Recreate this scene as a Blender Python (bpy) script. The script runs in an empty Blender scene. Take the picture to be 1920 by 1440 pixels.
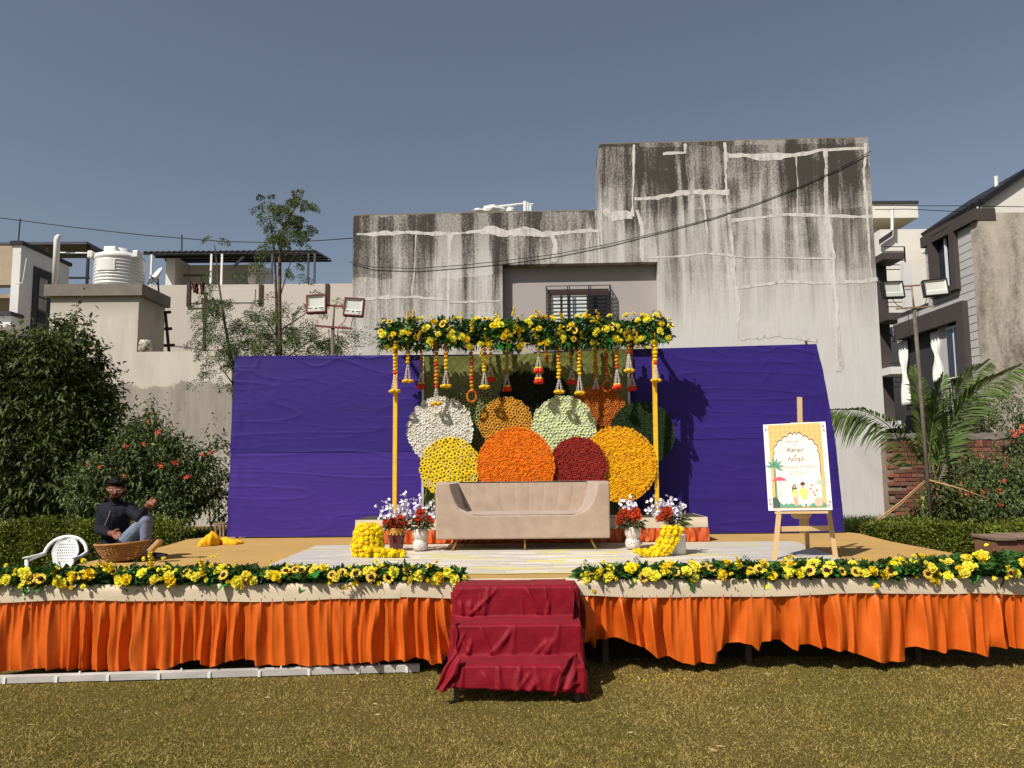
import bpy, bmesh, math, random
import numpy as np
from mathutils import Vector, Matrix, Euler

R = math.radians
scene = bpy.context.scene
COL = scene.collection
random.seed(7)

# ------------------------------------------------------------------ camera
F_PX, PITCH, ROLL, CAM_H = 1440.0, R(6.0), R(0.5), 1.70
cam = bpy.data.cameras.new("camera")
cam.sensor_width = 36.0
cam.lens = 36.0 * F_PX / 1920.0
cam.clip_start = 0.1
cam.clip_end = 3000.0
camo = bpy.data.objects.new("camera", cam)
COL.objects.link(camo)
camo.matrix_world = (Matrix.Translation((0, 0, CAM_H)) @ Matrix.Rotation(R(90) + PITCH, 4, 'X')
                     @ Matrix.Rotation(-ROLL, 4, 'Z'))
scene.camera = camo

# ------------------------------------------------------------------ sky and sun
SUN_DIR = Vector((0.62, 0.68, -1.02)).normalized()      # the way the light travels
elev = math.asin(-SUN_DIR.z)
azim = math.atan2(-SUN_DIR.x, -SUN_DIR.y)               # towards the sun, from +Y, clockwise
world = bpy.data.worlds.new("World")
scene.world = world
world.use_nodes = True
wn, wl = world.node_tree.nodes, world.node_tree.links
wn.clear()
sky = wn.new("ShaderNodeTexSky")
sky.sky_type = 'NISHITA'
sky.sun_disc = False
sky.sun_elevation = elev
sky.sun_rotation = azim
sky.air_density = 1.0
sky.dust_density = 1.3
sky.ozone_density = 1.0
hs = wn.new("ShaderNodeHueSaturation")
hs.inputs["Saturation"].default_value = 0.74
hs.inputs["Value"].default_value = 1.02
bg = wn.new("ShaderNodeBackground")
bg.inputs["Strength"].default_value = 0.06
wo = wn.new("ShaderNodeOutputWorld")
wl.new(sky.outputs[0], hs.inputs["Color"])
wl.new(hs.outputs[0], bg.inputs["Color"])
wl.new(bg.outputs[0], wo.inputs["Surface"])

sun = bpy.data.lights.new("sun", 'SUN')
sun.energy = 4.6
sun.angle = R(0.5)
sun.color = (1.0, 0.95, 0.88)
suno = bpy.data.objects.new("sun", sun)
COL.objects.link(suno)
suno.rotation_euler = SUN_DIR.to_track_quat('-Z', 'Y').to_euler()
suno.location = (-20, -20, 30)

vs = scene.view_settings
vs.view_transform = 'Standard'
vs.look = 'None'
vs.exposure = 0.40
vs.gamma = 1.0
vs.use_curve_mapping = False
scene.cycles.use_denoising = True
scene.cycles.max_bounces = 6
scene.cycles.transparent_max_bounces = 8


# ------------------------------------------------------------------ helpers
def U(px, py, Y):
    """World point at depth Y that the photograph shows at pixel px, py."""
    x, y = (px - 960.0) / F_PX, (720.0 - py) / F_PX
    c, s = math.cos(ROLL), math.sin(ROLL)
    x, y = x * c + y * s, -x * s + y * c
    d = (x, math.cos(PITCH) - math.sin(PITCH) * y, math.sin(PITCH) + math.cos(PITCH) * y)
    k = Y / d[1]
    return Vector((d[0] * k, Y, CAM_H + d[2] * k))


def UZ(px, py, z):
    """World point at height z seen at pixel px, py."""
    a = U(px, py, 1.0)
    k = (z - CAM_H) / (a.z - CAM_H)
    return Vector((a.x * k, k, z))


def C(r, g, b, k=1.0):
    def f(u):
        u /= 255.0
        return (u / 12.92 if u <= 0.04045 else ((u + 0.055) / 1.055) ** 2.4) * k
    return (f(r), f(g), f(b), 1.0)


class NT:
    """Small node-tree writer."""
    def __init__(self, name):
        self.m = bpy.data.materials.new(name)
        self.m.use_nodes = True
        self.n, self.l = self.m.node_tree.nodes, self.m.node_tree.links
        self.n.clear()
        self.out = self.n.new("ShaderNodeOutputMaterial")

    def put(self, sock, v):
        if v is None:
            return
        if hasattr(v, "is_linked") or isinstance(v, bpy.types.NodeSocket):
            self.l.new(v, sock)
        else:
            sock.default_value = v

    def coord(self, kind="Object", scale=(1, 1, 1), loc=(0, 0, 0), rot=(0, 0, 0)):
        t = self.n.new("ShaderNodeTexCoord")
        mp = self.n.new("ShaderNodeMapping")
        mp.inputs["Scale"].default_value = scale
        mp.inputs["Location"].default_value = loc
        mp.inputs["Rotation"].default_value = rot
        self.l.new(t.outputs[kind], mp.inputs[0])
        return mp.outputs[0]

    def noise(self, vec, scale=5, detail=4, rough=0.55, dist=0.0, col=False):
        t = self.n.new("ShaderNodeTexNoise")
        self.l.new(vec, t.inputs["Vector"])
        t.inputs["Scale"].default_value = scale
        t.inputs["Detail"].default_value = detail
        t.inputs["Roughness"].default_value = rough
        t.inputs["Distortion"].default_value = dist
        return t.outputs["Color" if col else "Fac"]

    def math(self, op, a, b=None, c=None, clamp=False):
        t = self.n.new("ShaderNodeMath")
        t.operation = op
        t.use_clamp = clamp
        self.put(t.inputs[0], a)
        self.put(t.inputs[1], b)
        if c is not None:
            self.put(t.inputs[2], c)
        return t.outputs[0]

    def ramp(self, fac, stops, interp='LINEAR'):
        t = self.n.new("ShaderNodeValToRGB")
        t.color_ramp.interpolation = interp
        e = t.color_ramp.elements
        while len(e) < len(stops):
            e.new(0.5)
        for q, (p, c) in zip(e, stops):
            q.position = p
            q.color = c if not isinstance(c, (int, float)) else (c, c, c, 1)
        self.l.new(fac, t.inputs[0])
        return t.outputs[0]

    def mix(self, fac, a, b, mode='MIX'):
        t = self.n.new("ShaderNodeMix")
        t.data_type = 'RGBA'
        t.blend_type = mode
        self.put(t.inputs[0], fac)
        self.put(t.inputs[6], a)
        self.put(t.inputs[7], b)
        return t.outputs[2]

    def maprange(self, v, a, b, c=0.0, d=1.0, smooth=False):
        t = self.n.new("ShaderNodeMapRange")
        if smooth:
            t.interpolation_type = 'SMOOTHSTEP'
        self.put(t.inputs[0], v)
        for i, q in enumerate((a, b, c, d)):
            t.inputs[i + 1].default_value = q
        return t.outputs[0]

    def sep(self, vec):
        t = self.n.new("ShaderNodeSeparateXYZ")
        self.l.new(vec, t.inputs[0])
        return t.outputs

    def comb(self, x, y, z):
        t = self.n.new("ShaderNodeCombineXYZ")
        for i, q in enumerate((x, y, z)):
            self.put(t.inputs[i], q)
        return t.outputs[0]

    def island(self):
        return self.n.new("ShaderNodeNewGeometry").outputs["Random Per Island"]

    def objrand(self):
        return self.n.new("ShaderNodeObjectInfo").outputs["Random"]

    def hsv(self, col, h=None, s=None, v=None):
        t = self.n.new("ShaderNodeHueSaturation")
        self.put(t.inputs["Color"], col)
        self.put(t.inputs["Hue"], h)
        self.put(t.inputs["Saturation"], s)
        self.put(t.inputs["Value"], v)
        return t.outputs[0]

    def bump(self, h, strength=0.3, dist=0.01):
        t = self.n.new("ShaderNodeBump")
        t.inputs["Strength"].default_value = strength
        t.inputs["Distance"].default_value = dist
        self.l.new(h, t.inputs["Height"])
        return t.outputs[0]

    def bsdf(self, col, rough=0.7, spec=0.3, metal=0.0, normal=None, sheen=0.0, coat=0.0, trans=0.0, translucent=None):
        p = self.n.new("ShaderNodeBsdfPrincipled")
        self.put(p.inputs["Base Color"], col)
        self.put(p.inputs["Roughness"], rough)
        self.put(p.inputs["Metallic"], metal)
        self.put(p.inputs["Specular IOR Level"], spec)
        self.put(p.inputs["Sheen Weight"], sheen)
        self.put(p.inputs["Coat Weight"], coat)
        self.put(p.inputs["Transmission Weight"], trans)
        if normal is not None:
            self.l.new(normal, p.inputs["Normal"])
        sh = p.outputs[0]
        if translucent:
            t = self.n.new("ShaderNodeBsdfTranslucent")
            self.put(t.inputs[0], col)
            a = self.n.new("ShaderNodeMixShader")
            a.inputs[0].default_value = translucent
            self.l.new(sh, a.inputs[1])
            self.l.new(t.outputs[0], a.inputs[2])
            sh = a.outputs[0]
        self.l.new(sh, self.out.inputs[0])
        return self.m


def mat(name, col, rough=0.7, var=0.12, scale=6.0, bump=0.0, bscale=40.0, spec=0.3, metal=0.0,
        island=0.0, objvar=0.0, stretch=(1, 1, 1), sheen=0.0, coat=0.0, col2=None, translucent=None, hue=0.0):
    t = NT(name)
    vec = t.coord("Object", stretch)
    n = t.noise(vec, scale, 5, 0.6)
    dark = tuple(c * (1 - var * 1.6) for c in col[:3]) + (1,)
    lite = tuple(min(1, c * (1 + var)) for c in col[:3]) + (1,)
    if col2:
        dark, lite = col, col2
    c = t.ramp(n, [(0.28, dark), (0.72, lite)])
    if island or objvar:
        r = t.island() if island else t.objrand()
        k = island or objvar
        c = t.hsv(c, h=t.maprange(r, 0, 1, 0.5 - hue, 0.5 + hue) if hue else None,
                  v=t.maprange(r, 0, 1, 1 - k, 1 + k))
    nb = t.bump(t.noise(vec, bscale, 4, 0.6), bump, 0.01) if bump else None
    return t.bsdf(c, rough, spec, metal, nb, sheen, coat, 0.0, translucent)


ORG = {}        # world origin of every parent


def origin(o):
    return ORG.get(o.name, Vector((0, 0, 0))) if o else Vector((0, 0, 0))


def tag(o, label=None, cat=None, group=None, kind=None):
    for k, v in (("label", label), ("category", cat), ("group", group), ("kind", kind)):
        if v:
            o[k] = v
    return o


def thing(name, label, cat, loc=(0, 0, 0), group=None):
    o = bpy.data.objects.new(name, None)
    o.empty_display_size = 0.1
    COL.objects.link(o)
    o.location = loc
    ORG[o.name] = Vector(loc)
    return tag(o, label, cat, group)


def link(name, me, parent=None, loc=None, rot=None, scale=None):
    o = bpy.data.objects.new(name, me)
    COL.objects.link(o)
    o.parent = parent
    if loc is not None:
        o.location = Vector(loc) - origin(parent)
        ORG[o.name] = Vector(loc)
    else:
        ORG[o.name] = origin(parent)
    if rot is not None:
        o.rotation_euler = rot
    if scale is not None:
        o.scale = (scale,) * 3 if isinstance(scale, (int, float)) else scale
    return o


class MB:
    """Collects faces, then links them as one mesh."""
    def __init__(self):
        self.v, self.f, self.mi = [], [], []

    def add(self, vs, fs, mi=0):
        b = len(self.v)
        self.v += [tuple(p) for p in vs]
        self.f += [tuple(b + i for i in f) for f in fs]
        self.mi += [mi] * len(fs)
        return self

    def quad(self, a, b, c, d, mi=0):
        return self.add([a, b, c, d], [(0, 1, 2, 3)], mi)

    def poly(self, pts, mi=0):
        return self.add(pts, [tuple(range(len(pts)))], mi)

    def box(self, x0, x1, y0, y1, z0, z1, mi=0, M=None):
        p = [Vector((x, y, z)) for z in (z0, z1) for y in (y0, y1) for x in (x0, x1)]
        if M is not None:
            p = [M @ q for q in p]
        return self.add(p, [(0, 2, 3, 1), (4, 5, 7, 6), (0, 1, 5, 4), (2, 6, 7, 3), (0, 4, 6, 2), (1, 3, 7, 5)], mi)

    def bar(self, p, q, w, h=None, mi=0, up=(0, 0, 1)):
        p, q = Vector(p), Vector(q)
        h = w if h is None else h
        d = (q - p)
        L = d.length
        d.normalize()
        s = d.cross(Vector(up))
        if s.length < 1e-4:
            s = d.cross(Vector((0, 1, 0)))
        s.normalize()
        t = s.cross(d)
        pts = []
        for k in (0, L):
            for a, b in ((-1, -1), (1, -1), (1, 1), (-1, 1)):
                pts.append(p + d * k + s * (a * w / 2) + t * (b * h / 2))
        return self.add(pts, [(0, 1, 2, 3), (7, 6, 5, 4), (0, 4, 5, 1), (1, 5, 6, 2), (2, 6, 7, 3), (3, 7, 4, 0)], mi)

    def tube(self, pts, rad, n=8, mi=0, cap=True):
        pts = [Vector(p) for p in pts]
        if not hasattr(rad, "__len__"):
            rad = [rad] * len(pts)
        vs, fs = [], []
        up = None
        for i, p in enumerate(pts):
            d = (pts[min(i + 1, len(pts) - 1)] - pts[max(i - 1, 0)]).normalized()
            if up is None:
                up = Vector((0, 0, 1)) if abs(d.z) < 0.9 else Vector((0, 1, 0))
            s = d.cross(up).normalized()
            up = s.cross(d).normalized()
            for k in range(n):
                a = 2 * math.pi * k / n
                vs.append(p + (s * math.cos(a) + up * math.sin(a)) * rad[i])
        for i in range(len(pts) - 1):
            for k in range(n):
                a, b = i * n + k, i * n + (k + 1) % n
                fs.append((a, b, b + n, a + n))
        if cap:
            fs.append(tuple(range(n))[::-1])
            fs.append(tuple(range((len(pts) - 1) * n, len(pts) * n)))
        return self.add(vs, fs, mi)

    def lathe(self, prof, n=24, c=(0, 0, 0), mi=0, cap=True, M=None):
        vs, fs = [], []
        for r, z in prof:
            for k in range(n):
                a = 2 * math.pi * k / n
                p = Vector((r * math.cos(a), r * math.sin(a), z))
                vs.append((M @ p if M is not None else p) + Vector(c))
        for i in range(len(prof) - 1):
            for k in range(n):
                a, b = i * n + k, i * n + (k + 1) % n
                fs.append((a, b, b + n, a + n))
        if cap:
            fs.append(tuple(range(n))[::-1])
            fs.append(tuple(range((len(prof) - 1) * n, len(prof) * n)))
        return self.add(vs, fs, mi)

    def ball(self, c, r, seg=8, rings=6, mi=0, jit=0.0, rng=random):
        c = Vector(c)
        rr = r if hasattr(r, "__len__") else (r, r, r)
        vs, fs = [c + Vector((0, 0, rr[2]))], []
        for i in range(1, rings):
            t = math.pi * i / rings
            for k in range(seg):
                a = 2 * math.pi * (k + 0.5 * (i % 2)) / seg
                j = 1 + jit * (rng.random() - 0.5)
                vs.append(c + Vector((rr[0] * math.sin(t) * math.cos(a) * j, rr[1] * math.sin(t) * math.sin(a) * j,
                                      rr[2] * math.cos(t) * j)))
        vs.append(c - Vector((0, 0, rr[2])))
        for k in range(seg):
            fs.append((0, 1 + k, 1 + (k + 1) % seg))
            fs.append((len(vs) - 1, len(vs) - 2 - k, len(vs) - 2 - (k + 1) % seg))
        for i in range(rings - 2):
            for k in range(seg):
                a, b = 1 + i * seg + k, 1 + i * seg + (k + 1) % seg
                fs.append((a, a + seg, b + seg, b))
        return self.add(vs, fs, mi)

    def grid(self, fn, nu, nv, mi=0):
        vs = [fn(i / nu, j / nv) for j in range(nv + 1) for i in range(nu + 1)]
        fs = []
        for j in range(nv):
            for i in range(nu):
                a = j * (nu + 1) + i
                fs.append((a, a + 1, a + nu + 2, a + nu + 1))
        return self.add(vs, fs, mi)

    def mesh(self, name, mats, smooth=False, org=(0, 0, 0)):
        me = bpy.data.meshes.new(name)
        o = Vector(org)
        me.from_pydata([tuple(Vector(p) - o) for p in self.v], [], self.f)
        for m in (mats if isinstance(mats, (list, tuple)) else [mats]):
            me.materials.append(m)
        me.polygons.foreach_set("material_index", self.mi)
        me.polygons.foreach_set("use_smooth", [smooth] * len(self.f))
        me.update()
        return me

    def build(self, name, mats, parent=None, smooth=False, bevel=0.0, solid=0.0):
        me = self.mesh(name, mats, smooth, origin(parent))
        o = link(name, me, parent)
        if solid:
            s = o.modifiers.new("s", 'SOLIDIFY')
            s.thickness = solid
        if bevel:
            b = o.modifiers.new("b", 'BEVEL')
            b.width = bevel
            b.segments = 2
            b.limit_method = 'ANGLE'
        return o


def np_mesh(name, V, F, mats, parent=None, smooth=False, mi=None):
    """Mesh from arrays: V (n,3) in world space, F (m,3) or (m,4)."""
    me = bpy.data.meshes.new(name)
    V = np.asarray(V, dtype=np.float32) - np.array(origin(parent), dtype=np.float32)
    F = np.asarray(F, dtype=np.int32)
    k = F.shape[1]
    me.vertices.add(len(V))
    me.vertices.foreach_set("co", V.ravel())
    me.loops.add(F.size)
    me.loops.foreach_set("vertex_index", F.ravel())
    me.polygons.add(len(F))
    me.polygons.foreach_set("loop_start", np.arange(0, F.size, k, dtype=np.int32))
    me.polygons.foreach_set("loop_total", np.full(len(F), k, dtype=np.int32))
    for m in (mats if isinstance(mats, (list, tuple)) else [mats]):
        me.materials.append(m)
    if mi is not None:
        me.polygons.foreach_set("material_index", np.asarray(mi, dtype=np.int32))
    me.update(calc_edges=True)
    me.validate()
    me.polygons.foreach_set("use_smooth", np.full(len(me.polygons), smooth))
    return link(name, me, parent)


def vnoise(x, y, seed=0):
    """Smooth value noise on arrays, -1..1."""
    x, y = np.asarray(x, float), np.asarray(y, float)
    xi, yi = np.floor(x).astype(np.int64), np.floor(y).astype(np.int64)
    fx, fy = x - xi, y - yi
    fx, fy = fx * fx * (3 - 2 * fx), fy * fy * (3 - 2 * fy)

    def h(a, b):
        n = (a * 374761393 + b * 668265263 + seed * 1442695041) & 0x7fffffff
        n = ((n ^ (n >> 13)) * 1274126177) & 0x7fffffff
        return ((n ^ (n >> 16)) & 0xffff) / 32767.5 - 1
    return ((h(xi, yi) * (1 - fx) + h(xi + 1, yi) * fx) * (1 - fy)
            + (h(xi, yi + 1) * (1 - fx) + h(xi + 1, yi + 1) * fx) * fy)


def unit(a):
    return a / np.maximum(np.linalg.norm(a, axis=-1, keepdims=True), 1e-9)


def leaf_arrays(P, D, L, W, rng, droop=0.25, fold=0.12):
    """One folded four-corner leaf per row: base P, direction D."""
    n = len(P)
    L = np.broadcast_to(np.asarray(L, float).reshape(-1, 1), (n, 1))
    W = np.broadcast_to(np.asarray(W, float).reshape(-1, 1), (n, 1))
    D = unit(D)
    r = unit(rng.normal(size=(n, 3)) + np.array([0, 0, 1.2]))
    S = unit(np.cross(D, r))
    N = np.cross(S, D)
    mid = P + D * L * 0.45
    tip = P + D * L - np.array([0, 0, 1.0]) * L * droop
    V = np.stack([P, mid + S * W / 2 + N * W * fold, tip, mid - S * W / 2 + N * W * fold], axis=1).reshape(-1, 3)
    b = np.arange(n)[:, None] * 4
    F = np.concatenate([b + np.array([[0, 1, 2]]), b + np.array([[0, 2, 3]])], axis=1).reshape(-1, 3)
    return V, F


def stack(parts):
    Vs, Fs, b = [], [], 0
    for V, F in parts:
        Vs.append(V)
        Fs.append(F + b)
        b += len(V)
    return np.concatenate(Vs), np.concatenate(Fs)

# ------------------------------------------------------------------ materials
m_cream = mat("cream_plaster", C(188, 180, 168), 0.9, 0.06, 0.8, 0.25, 30)
m_rear = mat("rear_plaster", C(184, 175, 164), 0.9, 0.05, 0.7, 0.2, 25)
m_white = mat("white_wall", C(205, 203, 200), 0.85, 0.05, 0.6, 0.15, 25)
m_white2 = mat("white_paint_aged", C(214, 208, 198), 0.85, 0.08, 0.8, 0.15, 25)
m_beige = mat("beige_plaster", C(165, 148, 125), 0.92, 0.1, 3, 0.3, 30)
m_dkbrown = mat("dark_brown_paint", C(70, 62, 60), 0.75, 0.1, 2, 0.1, 30)
m_black = mat("black_metal", C(28, 28, 32), 0.5, 0.1, 3)
m_darkgrey = mat("dark_grey_paint", C(52, 52, 55), 0.7, 0.1, 2)
m_steel = mat("blue_grey_steel", C(70, 74, 84), 0.5, 0.1, 4, metal=0.3)
m_glass = mat("window_glass", C(34, 44, 62), 0.08, 0.15, 1.0, spec=0.8)
m_wood_dk = mat("dark_wood", C(62, 44, 36), 0.75, 0.2, 6, 0.2, 30, stretch=(1, 1, 6))
m_pvc = mat("white_plastic", C(215, 213, 208), 0.35, 0.04, 2, spec=0.5)
m_siding = mat("grey_siding", C(176, 172, 170), 0.7, 0.05, 1.5, 0.1, 30)
m_cloth_white = mat("white_cloth", C(225, 222, 215), 0.9, 0.05, 5)
m_concrete = mat("concrete", C(120, 112, 102), 0.92, 0.15, 2, 0.3, 30)
m_wire = mat("black_cable", C(30, 28, 28), 0.6, 0.05)
m_rust = mat("rusty_pipe", C(112, 84, 66), 0.8, 0.3, 9, 0.3, 40, col2=C(150, 128, 105))
m_redpaint = mat("red_oxide_paint", C(112, 50, 44), 0.6, 0.15, 8)
m_greypole = mat("weathered_pole", C(96, 86, 76), 0.8, 0.25, 7, 0.3, 40)
m_reflector = mat("lamp_reflector", C(190, 192, 182), 0.25, 0.05, 3, spec=0.6)
m_blackline = mat("black_lettering", C(30, 30, 30), 0.7, 0.02)


def lawn_material():
    t = NT("lawn")
    v = t.coord("Object")
    big = t.noise(v, 0.55, 4, 0.6)
    fine = t.noise(v, 38, 6, 0.75)
    base = t.ramp(fine, [(0.25, C(50, 38, 18)), (0.5, C(98, 82, 42)), (0.78, C(136, 118, 68))])
    green = t.ramp(fine, [(0.25, C(44, 42, 16)), (0.5, C(86, 82, 36)), (0.78, C(124, 116, 60))])
    c = t.mix(t.maprange(big, 0.42, 0.68), base, green)
    return t.bsdf(c, 0.95, 0.1, normal=t.bump(fine, 0.8, 0.03))


def blade_material():
    t = NT("grass_blades")
    v = t.coord("Object")
    big = t.noise(v, 0.6, 4, 0.6)
    big2 = t.noise(v, 3.2, 3, 0.6)
    r = t.island()
    dry = t.ramp(r, [(0.0, C(100, 80, 36)), (0.5, C(150, 128, 66)), (1.0, C(204, 182, 114))])
    grn = t.ramp(r, [(0.0, C(74, 70, 26)), (0.6, C(126, 116, 52)), (1.0, C(176, 164, 92))])
    k = t.math('ADD', t.maprange(big, 0.38, 0.66, 0.0, 0.7), t.maprange(big2, 0.4, 0.7, -0.15, 0.45), clamp=True)
    return t.bsdf(t.mix(k, dry, grn), 0.8, 0.15, translucent=0.2)


def stained_wall():
    """Old cement render: pale, with dark rain streaks that run down from the roof edge."""
    t = NT("rain_streaked_render")
    v = t.coord("Object")
    sx, sy, sz = t.sep(v)
    warp = t.noise(t.coord("Object", (0.9, 1, 0.9)), 1.3, 3, 0.5)
    streak = t.noise(t.coord("Object", (2.1, 1, 0.13)), 1.3, 9, 0.66, 0.5)
    fine = t.noise(t.coord("Object", (16, 1, 0.8)), 1.5, 6, 0.7)
    speck = t.noise(v, 22, 6, 0.8)
    blotch = t.noise(t.coord("Object", (0.55, 1, 0.45)), 1.6, 4, 0.6, 0.6)
    # slabs of render laid on different days: each lift takes the dirt differently
    px = t.math('ADD', t.math('MULTIPLY', sx, 0.95), t.math('MULTIPLY', warp, 0.35))
    pz = t.math('ADD', t.math('MULTIPLY', sz, 0.72), t.math('MULTIPLY', warp, 0.25))
    wn_ = t.n.new("ShaderNodeTexWhiteNoise")
    wn_.noise_dimensions = '2D'
    t.l.new(t.comb(t.math('FLOOR', px), t.math('FLOOR', pz), 0.0), wn_.inputs[0])
    cell = wn_.outputs["Value"]
    # height of weathering, taller on the high part of the wall
    tall = t.maprange(sx, 4.9, 5.3, 0.0, 1.0)
    rise = t.math('SUBTRACT', sz, t.math('MULTIPLY', tall, 1.25))
    m = t.maprange(t.math('ADD', rise, t.math('MULTIPLY', warp, 0.8)), 2.6, 5.6, 0.0, 1.0, True)
    cap = t.math('MULTIPLY', t.maprange(t.math('ADD', rise, t.math('MULTIPLY', streak, 1.4)), 5.9, 7.0, 0.0, 0.6), t.maprange(speck, .3, .6, .5, 1.0))
    s = t.math('ADD', t.math('MULTIPLY', streak, 1.9), t.math('MULTIPLY', cell, 0.30))
    s = t.math('ADD', s, t.math('MULTIPLY', blotch, 0.85))
    s = t.math('ADD', s, t.math('MULTIPLY', fine, 0.45))
    s = t.math('ADD', s, t.math('MULTIPLY', speck, 0.7))
    s = t.maprange(s, 1.86, 2.5, 0.0, 1.0)
    s = t.math('MULTIPLY', t.math('ADD', s, cap), m, clamp=True)
    low = t.math('MULTIPLY', t.maprange(t.math('ADD', blotch, t.math('MULTIPLY', fine, 0.4)), 0.62, 0.95), 0.3)
    s = t.math('MAXIMUM', s, low)
    base = t.ramp(blotch, [(0.3, C(180, 176, 171)), (0.7, C(212, 208, 203))])
    c = t.mix(t.maprange(s, 0.0, .55), base, C(146, 140, 133))
    c = t.mix(t.maprange(s, .45, 1.0, 0, .9), c, C(50, 44, 39))
    return t.bsdf(c, 0.93, 0.15, normal=t.bump(speck, 0.25, 0.01))


def mottled_concrete():
    t = NT("mottled_concrete")
    a = t.noise(t.coord("Object", (1.4, 1, 0.6)), 1.2, 7, 0.66, 0.4)
    b = t.noise(t.coord("Object"), 14, 6, 0.75)
    s = t.math('ADD', a, t.math('MULTIPLY', b, 0.5))
    c = t.ramp(s, [(0.5, C(186, 176, 162)), (0.72, C(164, 154, 141)), (0.95, C(96, 88, 78))])
    return t.bsdf(c, 0.93, 0.15, normal=t.bump(b, 0.3, 0.01))


def two_coat_wall():
    """Cream wash that stops at a ragged line; bare grey render below it."""
    t = NT("half_washed_wall")
    v = t.coord("Object")
    sx, sy, sz = t.sep(v)
    w = t.noise(t.coord("Object", (1.3, 1, 1.3)), 2.0, 6, 0.62)
    st = t.noise(t.coord("Object", (2.5, 1, 0.35)), 1.3, 6, 0.65)
    edge = t.maprange(t.math('ADD', sz, t.math('MULTIPLY', w, 0.85)), 3.58, 3.64)
    low = t.ramp(st, [(0.3, C(132, 124, 114)), (0.7, C(163, 154, 142))])
    hi = t.ramp(st, [(0.25, C(172, 163, 150)), (0.6, C(194, 185, 172))])
    foot = t.maprange(t.math('ADD', sz, w), 2.0, 2.6)
    low = t.mix(foot, C(176, 168, 156), low)
    c = t.mix(edge, low, hi)
    grime = t.math('MULTIPLY', t.maprange(t.math('ADD', sz, t.math('MULTIPLY', st, 0.9)), 5.15, 5.75), 0.55)
    c = t.mix(grime, c, C(96, 90, 80))
    return t.bsdf(c, 0.93, 0.15, normal=t.bump(t.noise(v, 30, 4, 0.7), 0.25, 0.01))


m_stain = stained_wall()
m_mottle = mottled_concrete()
m_twocoat = two_coat_wall()
t = NT("crack_repair_plaster")
v = t.coord("Object")
k_ = t.math('ADD', t.math('MULTIPLY', t.noise(t.coord("Object", (5, 1, .5)), 2, 6, .7), .7), t.math('MULTIPLY', t.noise(v, 9, 6, .75), .5))
m_repair = t.bsdf(t.ramp(k_, [(.44, C(208, 203, 198)), (.6, C(192, 187, 180)), (.8, C(130, 123, 115))]), .92, .1, normal=t.bump(t.noise(v, 30, 4, .7), .25, .01))

# ------------------------------------------------------------------ ground
def ground_z(x, y):
    t = min(max((y - 8.6) / 3.4, 0), 1)
    return 0.45 * t * t * (3 - 2 * t)


xs = [-900, -300, -100, -50, -30, -20, -16] + [i * 1.0 for i in range(-13, 14)] + [16, 20, 30, 50, 100, 300, 900]
ys = [-300, -80, -20, -8, -2] + [i * 0.5 for i in range(0, 34)] + [20, 26, 40, 80, 200, 500, 1500]
gmb = MB()
gmb.grid(lambda u, v: (xs[round(u * (len(xs) - 1))], ys[round(v * (len(ys) - 1))],
                       ground_z(0, ys[round(v * (len(ys) - 1))])), len(xs) - 1, len(ys) - 1)
tag(gmb.build("lawn", lawn_material(), smooth=True), kind="structure")

rng = np.random.default_rng(3)
N = 380000
gy = 3.7 + (6.95 - 3.7) * rng.random(N) ** 1.15
gx = (rng.random(N) * 2 - 1) * (gy * 0.70 + 0.35)
P = np.stack([gx, gy, np.full(N, -0.003)], 1)
D = np.stack([rng.normal(0, 0.75, N), rng.normal(0, 0.75, N), np.full(N, 0.55) + 0.4 * rng.random(N)], 1)
D = unit(D)
clump = 0.85 + 0.28 * vnoise(gx * 6, gy * 6, 2) + 0.25 * vnoise(gx * 1.3, gy * 1.3, 5)
Lb = (0.020 + 0.024 * rng.random(N)) * np.clip(clump, 0.35, 1.5)
Wb = 0.0017 + 0.0018 * rng.random(N)
S = unit(np.cross(D, unit(rng.normal(size=(N, 3)))))
tip = P + D * Lb[:, None] + np.stack([rng.normal(0, .004, N), rng.normal(0, .004, N), -Lb * 0.25], 1)
V = np.stack([P - S * Wb[:, None], P + S * Wb[:, None], tip], 1).reshape(-1, 3)
m_blade = blade_material()
tag(np_mesh("lawn_grass", V, np.arange(3 * N).reshape(-1, 3), m_blade), "short dry olive grass blades of the lawn before the stage", "grass", kind="stuff")

# fallen petals on the lawn
m_petal = mat("fallen_petals", C(225, 195, 20), 0.8, 0.2, 20, island=0.3)
cen = UZ(1255, 1275, 0)
n = 130
pp = np.stack([cen.x + rng.normal(0, 0.26, n), cen.y + rng.normal(0, 0.12, n), np.full(n, 0.022)], 1)
Vp, Fp = leaf_arrays(pp, rng.normal(size=(n, 3)) * np.array([1, 1, 0.15]), 0.008 + 0.007 * rng.random(n), 0.007, rng, 0.0)
n2 = 260
yy2 = 3.9 + 2.6 * rng.random(n2)
pp2 = np.stack([(rng.random(n2) * 2 - 1) * yy2 * .68, yy2, np.full(n2, .024)], 1)
Vq, Fq = leaf_arrays(pp2, rng.normal(size=(n2, 3)) * np.array([1, 1, .12]), .02 + .05 * rng.random(n2), .003 + .010 * rng.random(n2) ** 3, rng, 0.0)
tag(np_mesh("lawn_litter", Vq, Fq, mat("dry_straw", C(170, 150, 110), .9, .2, 20, island=.3)), "dry straw and leaf scraps scattered over the lawn", "litter", kind="stuff")
tag(np_mesh("fallen_petals", Vp, Fp, m_petal), "tiny yellow petals fallen on the lawn before the stage", "petals", kind="stuff")

# ------------------------------------------------------------------ large stained building
B0, BT = 16.0, math.tan(R(2.2))


def Bp(px, py, off=0.0):
    a = U(px, py, 1.0)
    return a * 1.0 if False else Vector((a.x, 1.0, a.z - CAM_H)) * ((B0 + off) / (1.0 + a.x * BT)) + Vector((0, 0, CAM_H))


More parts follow.
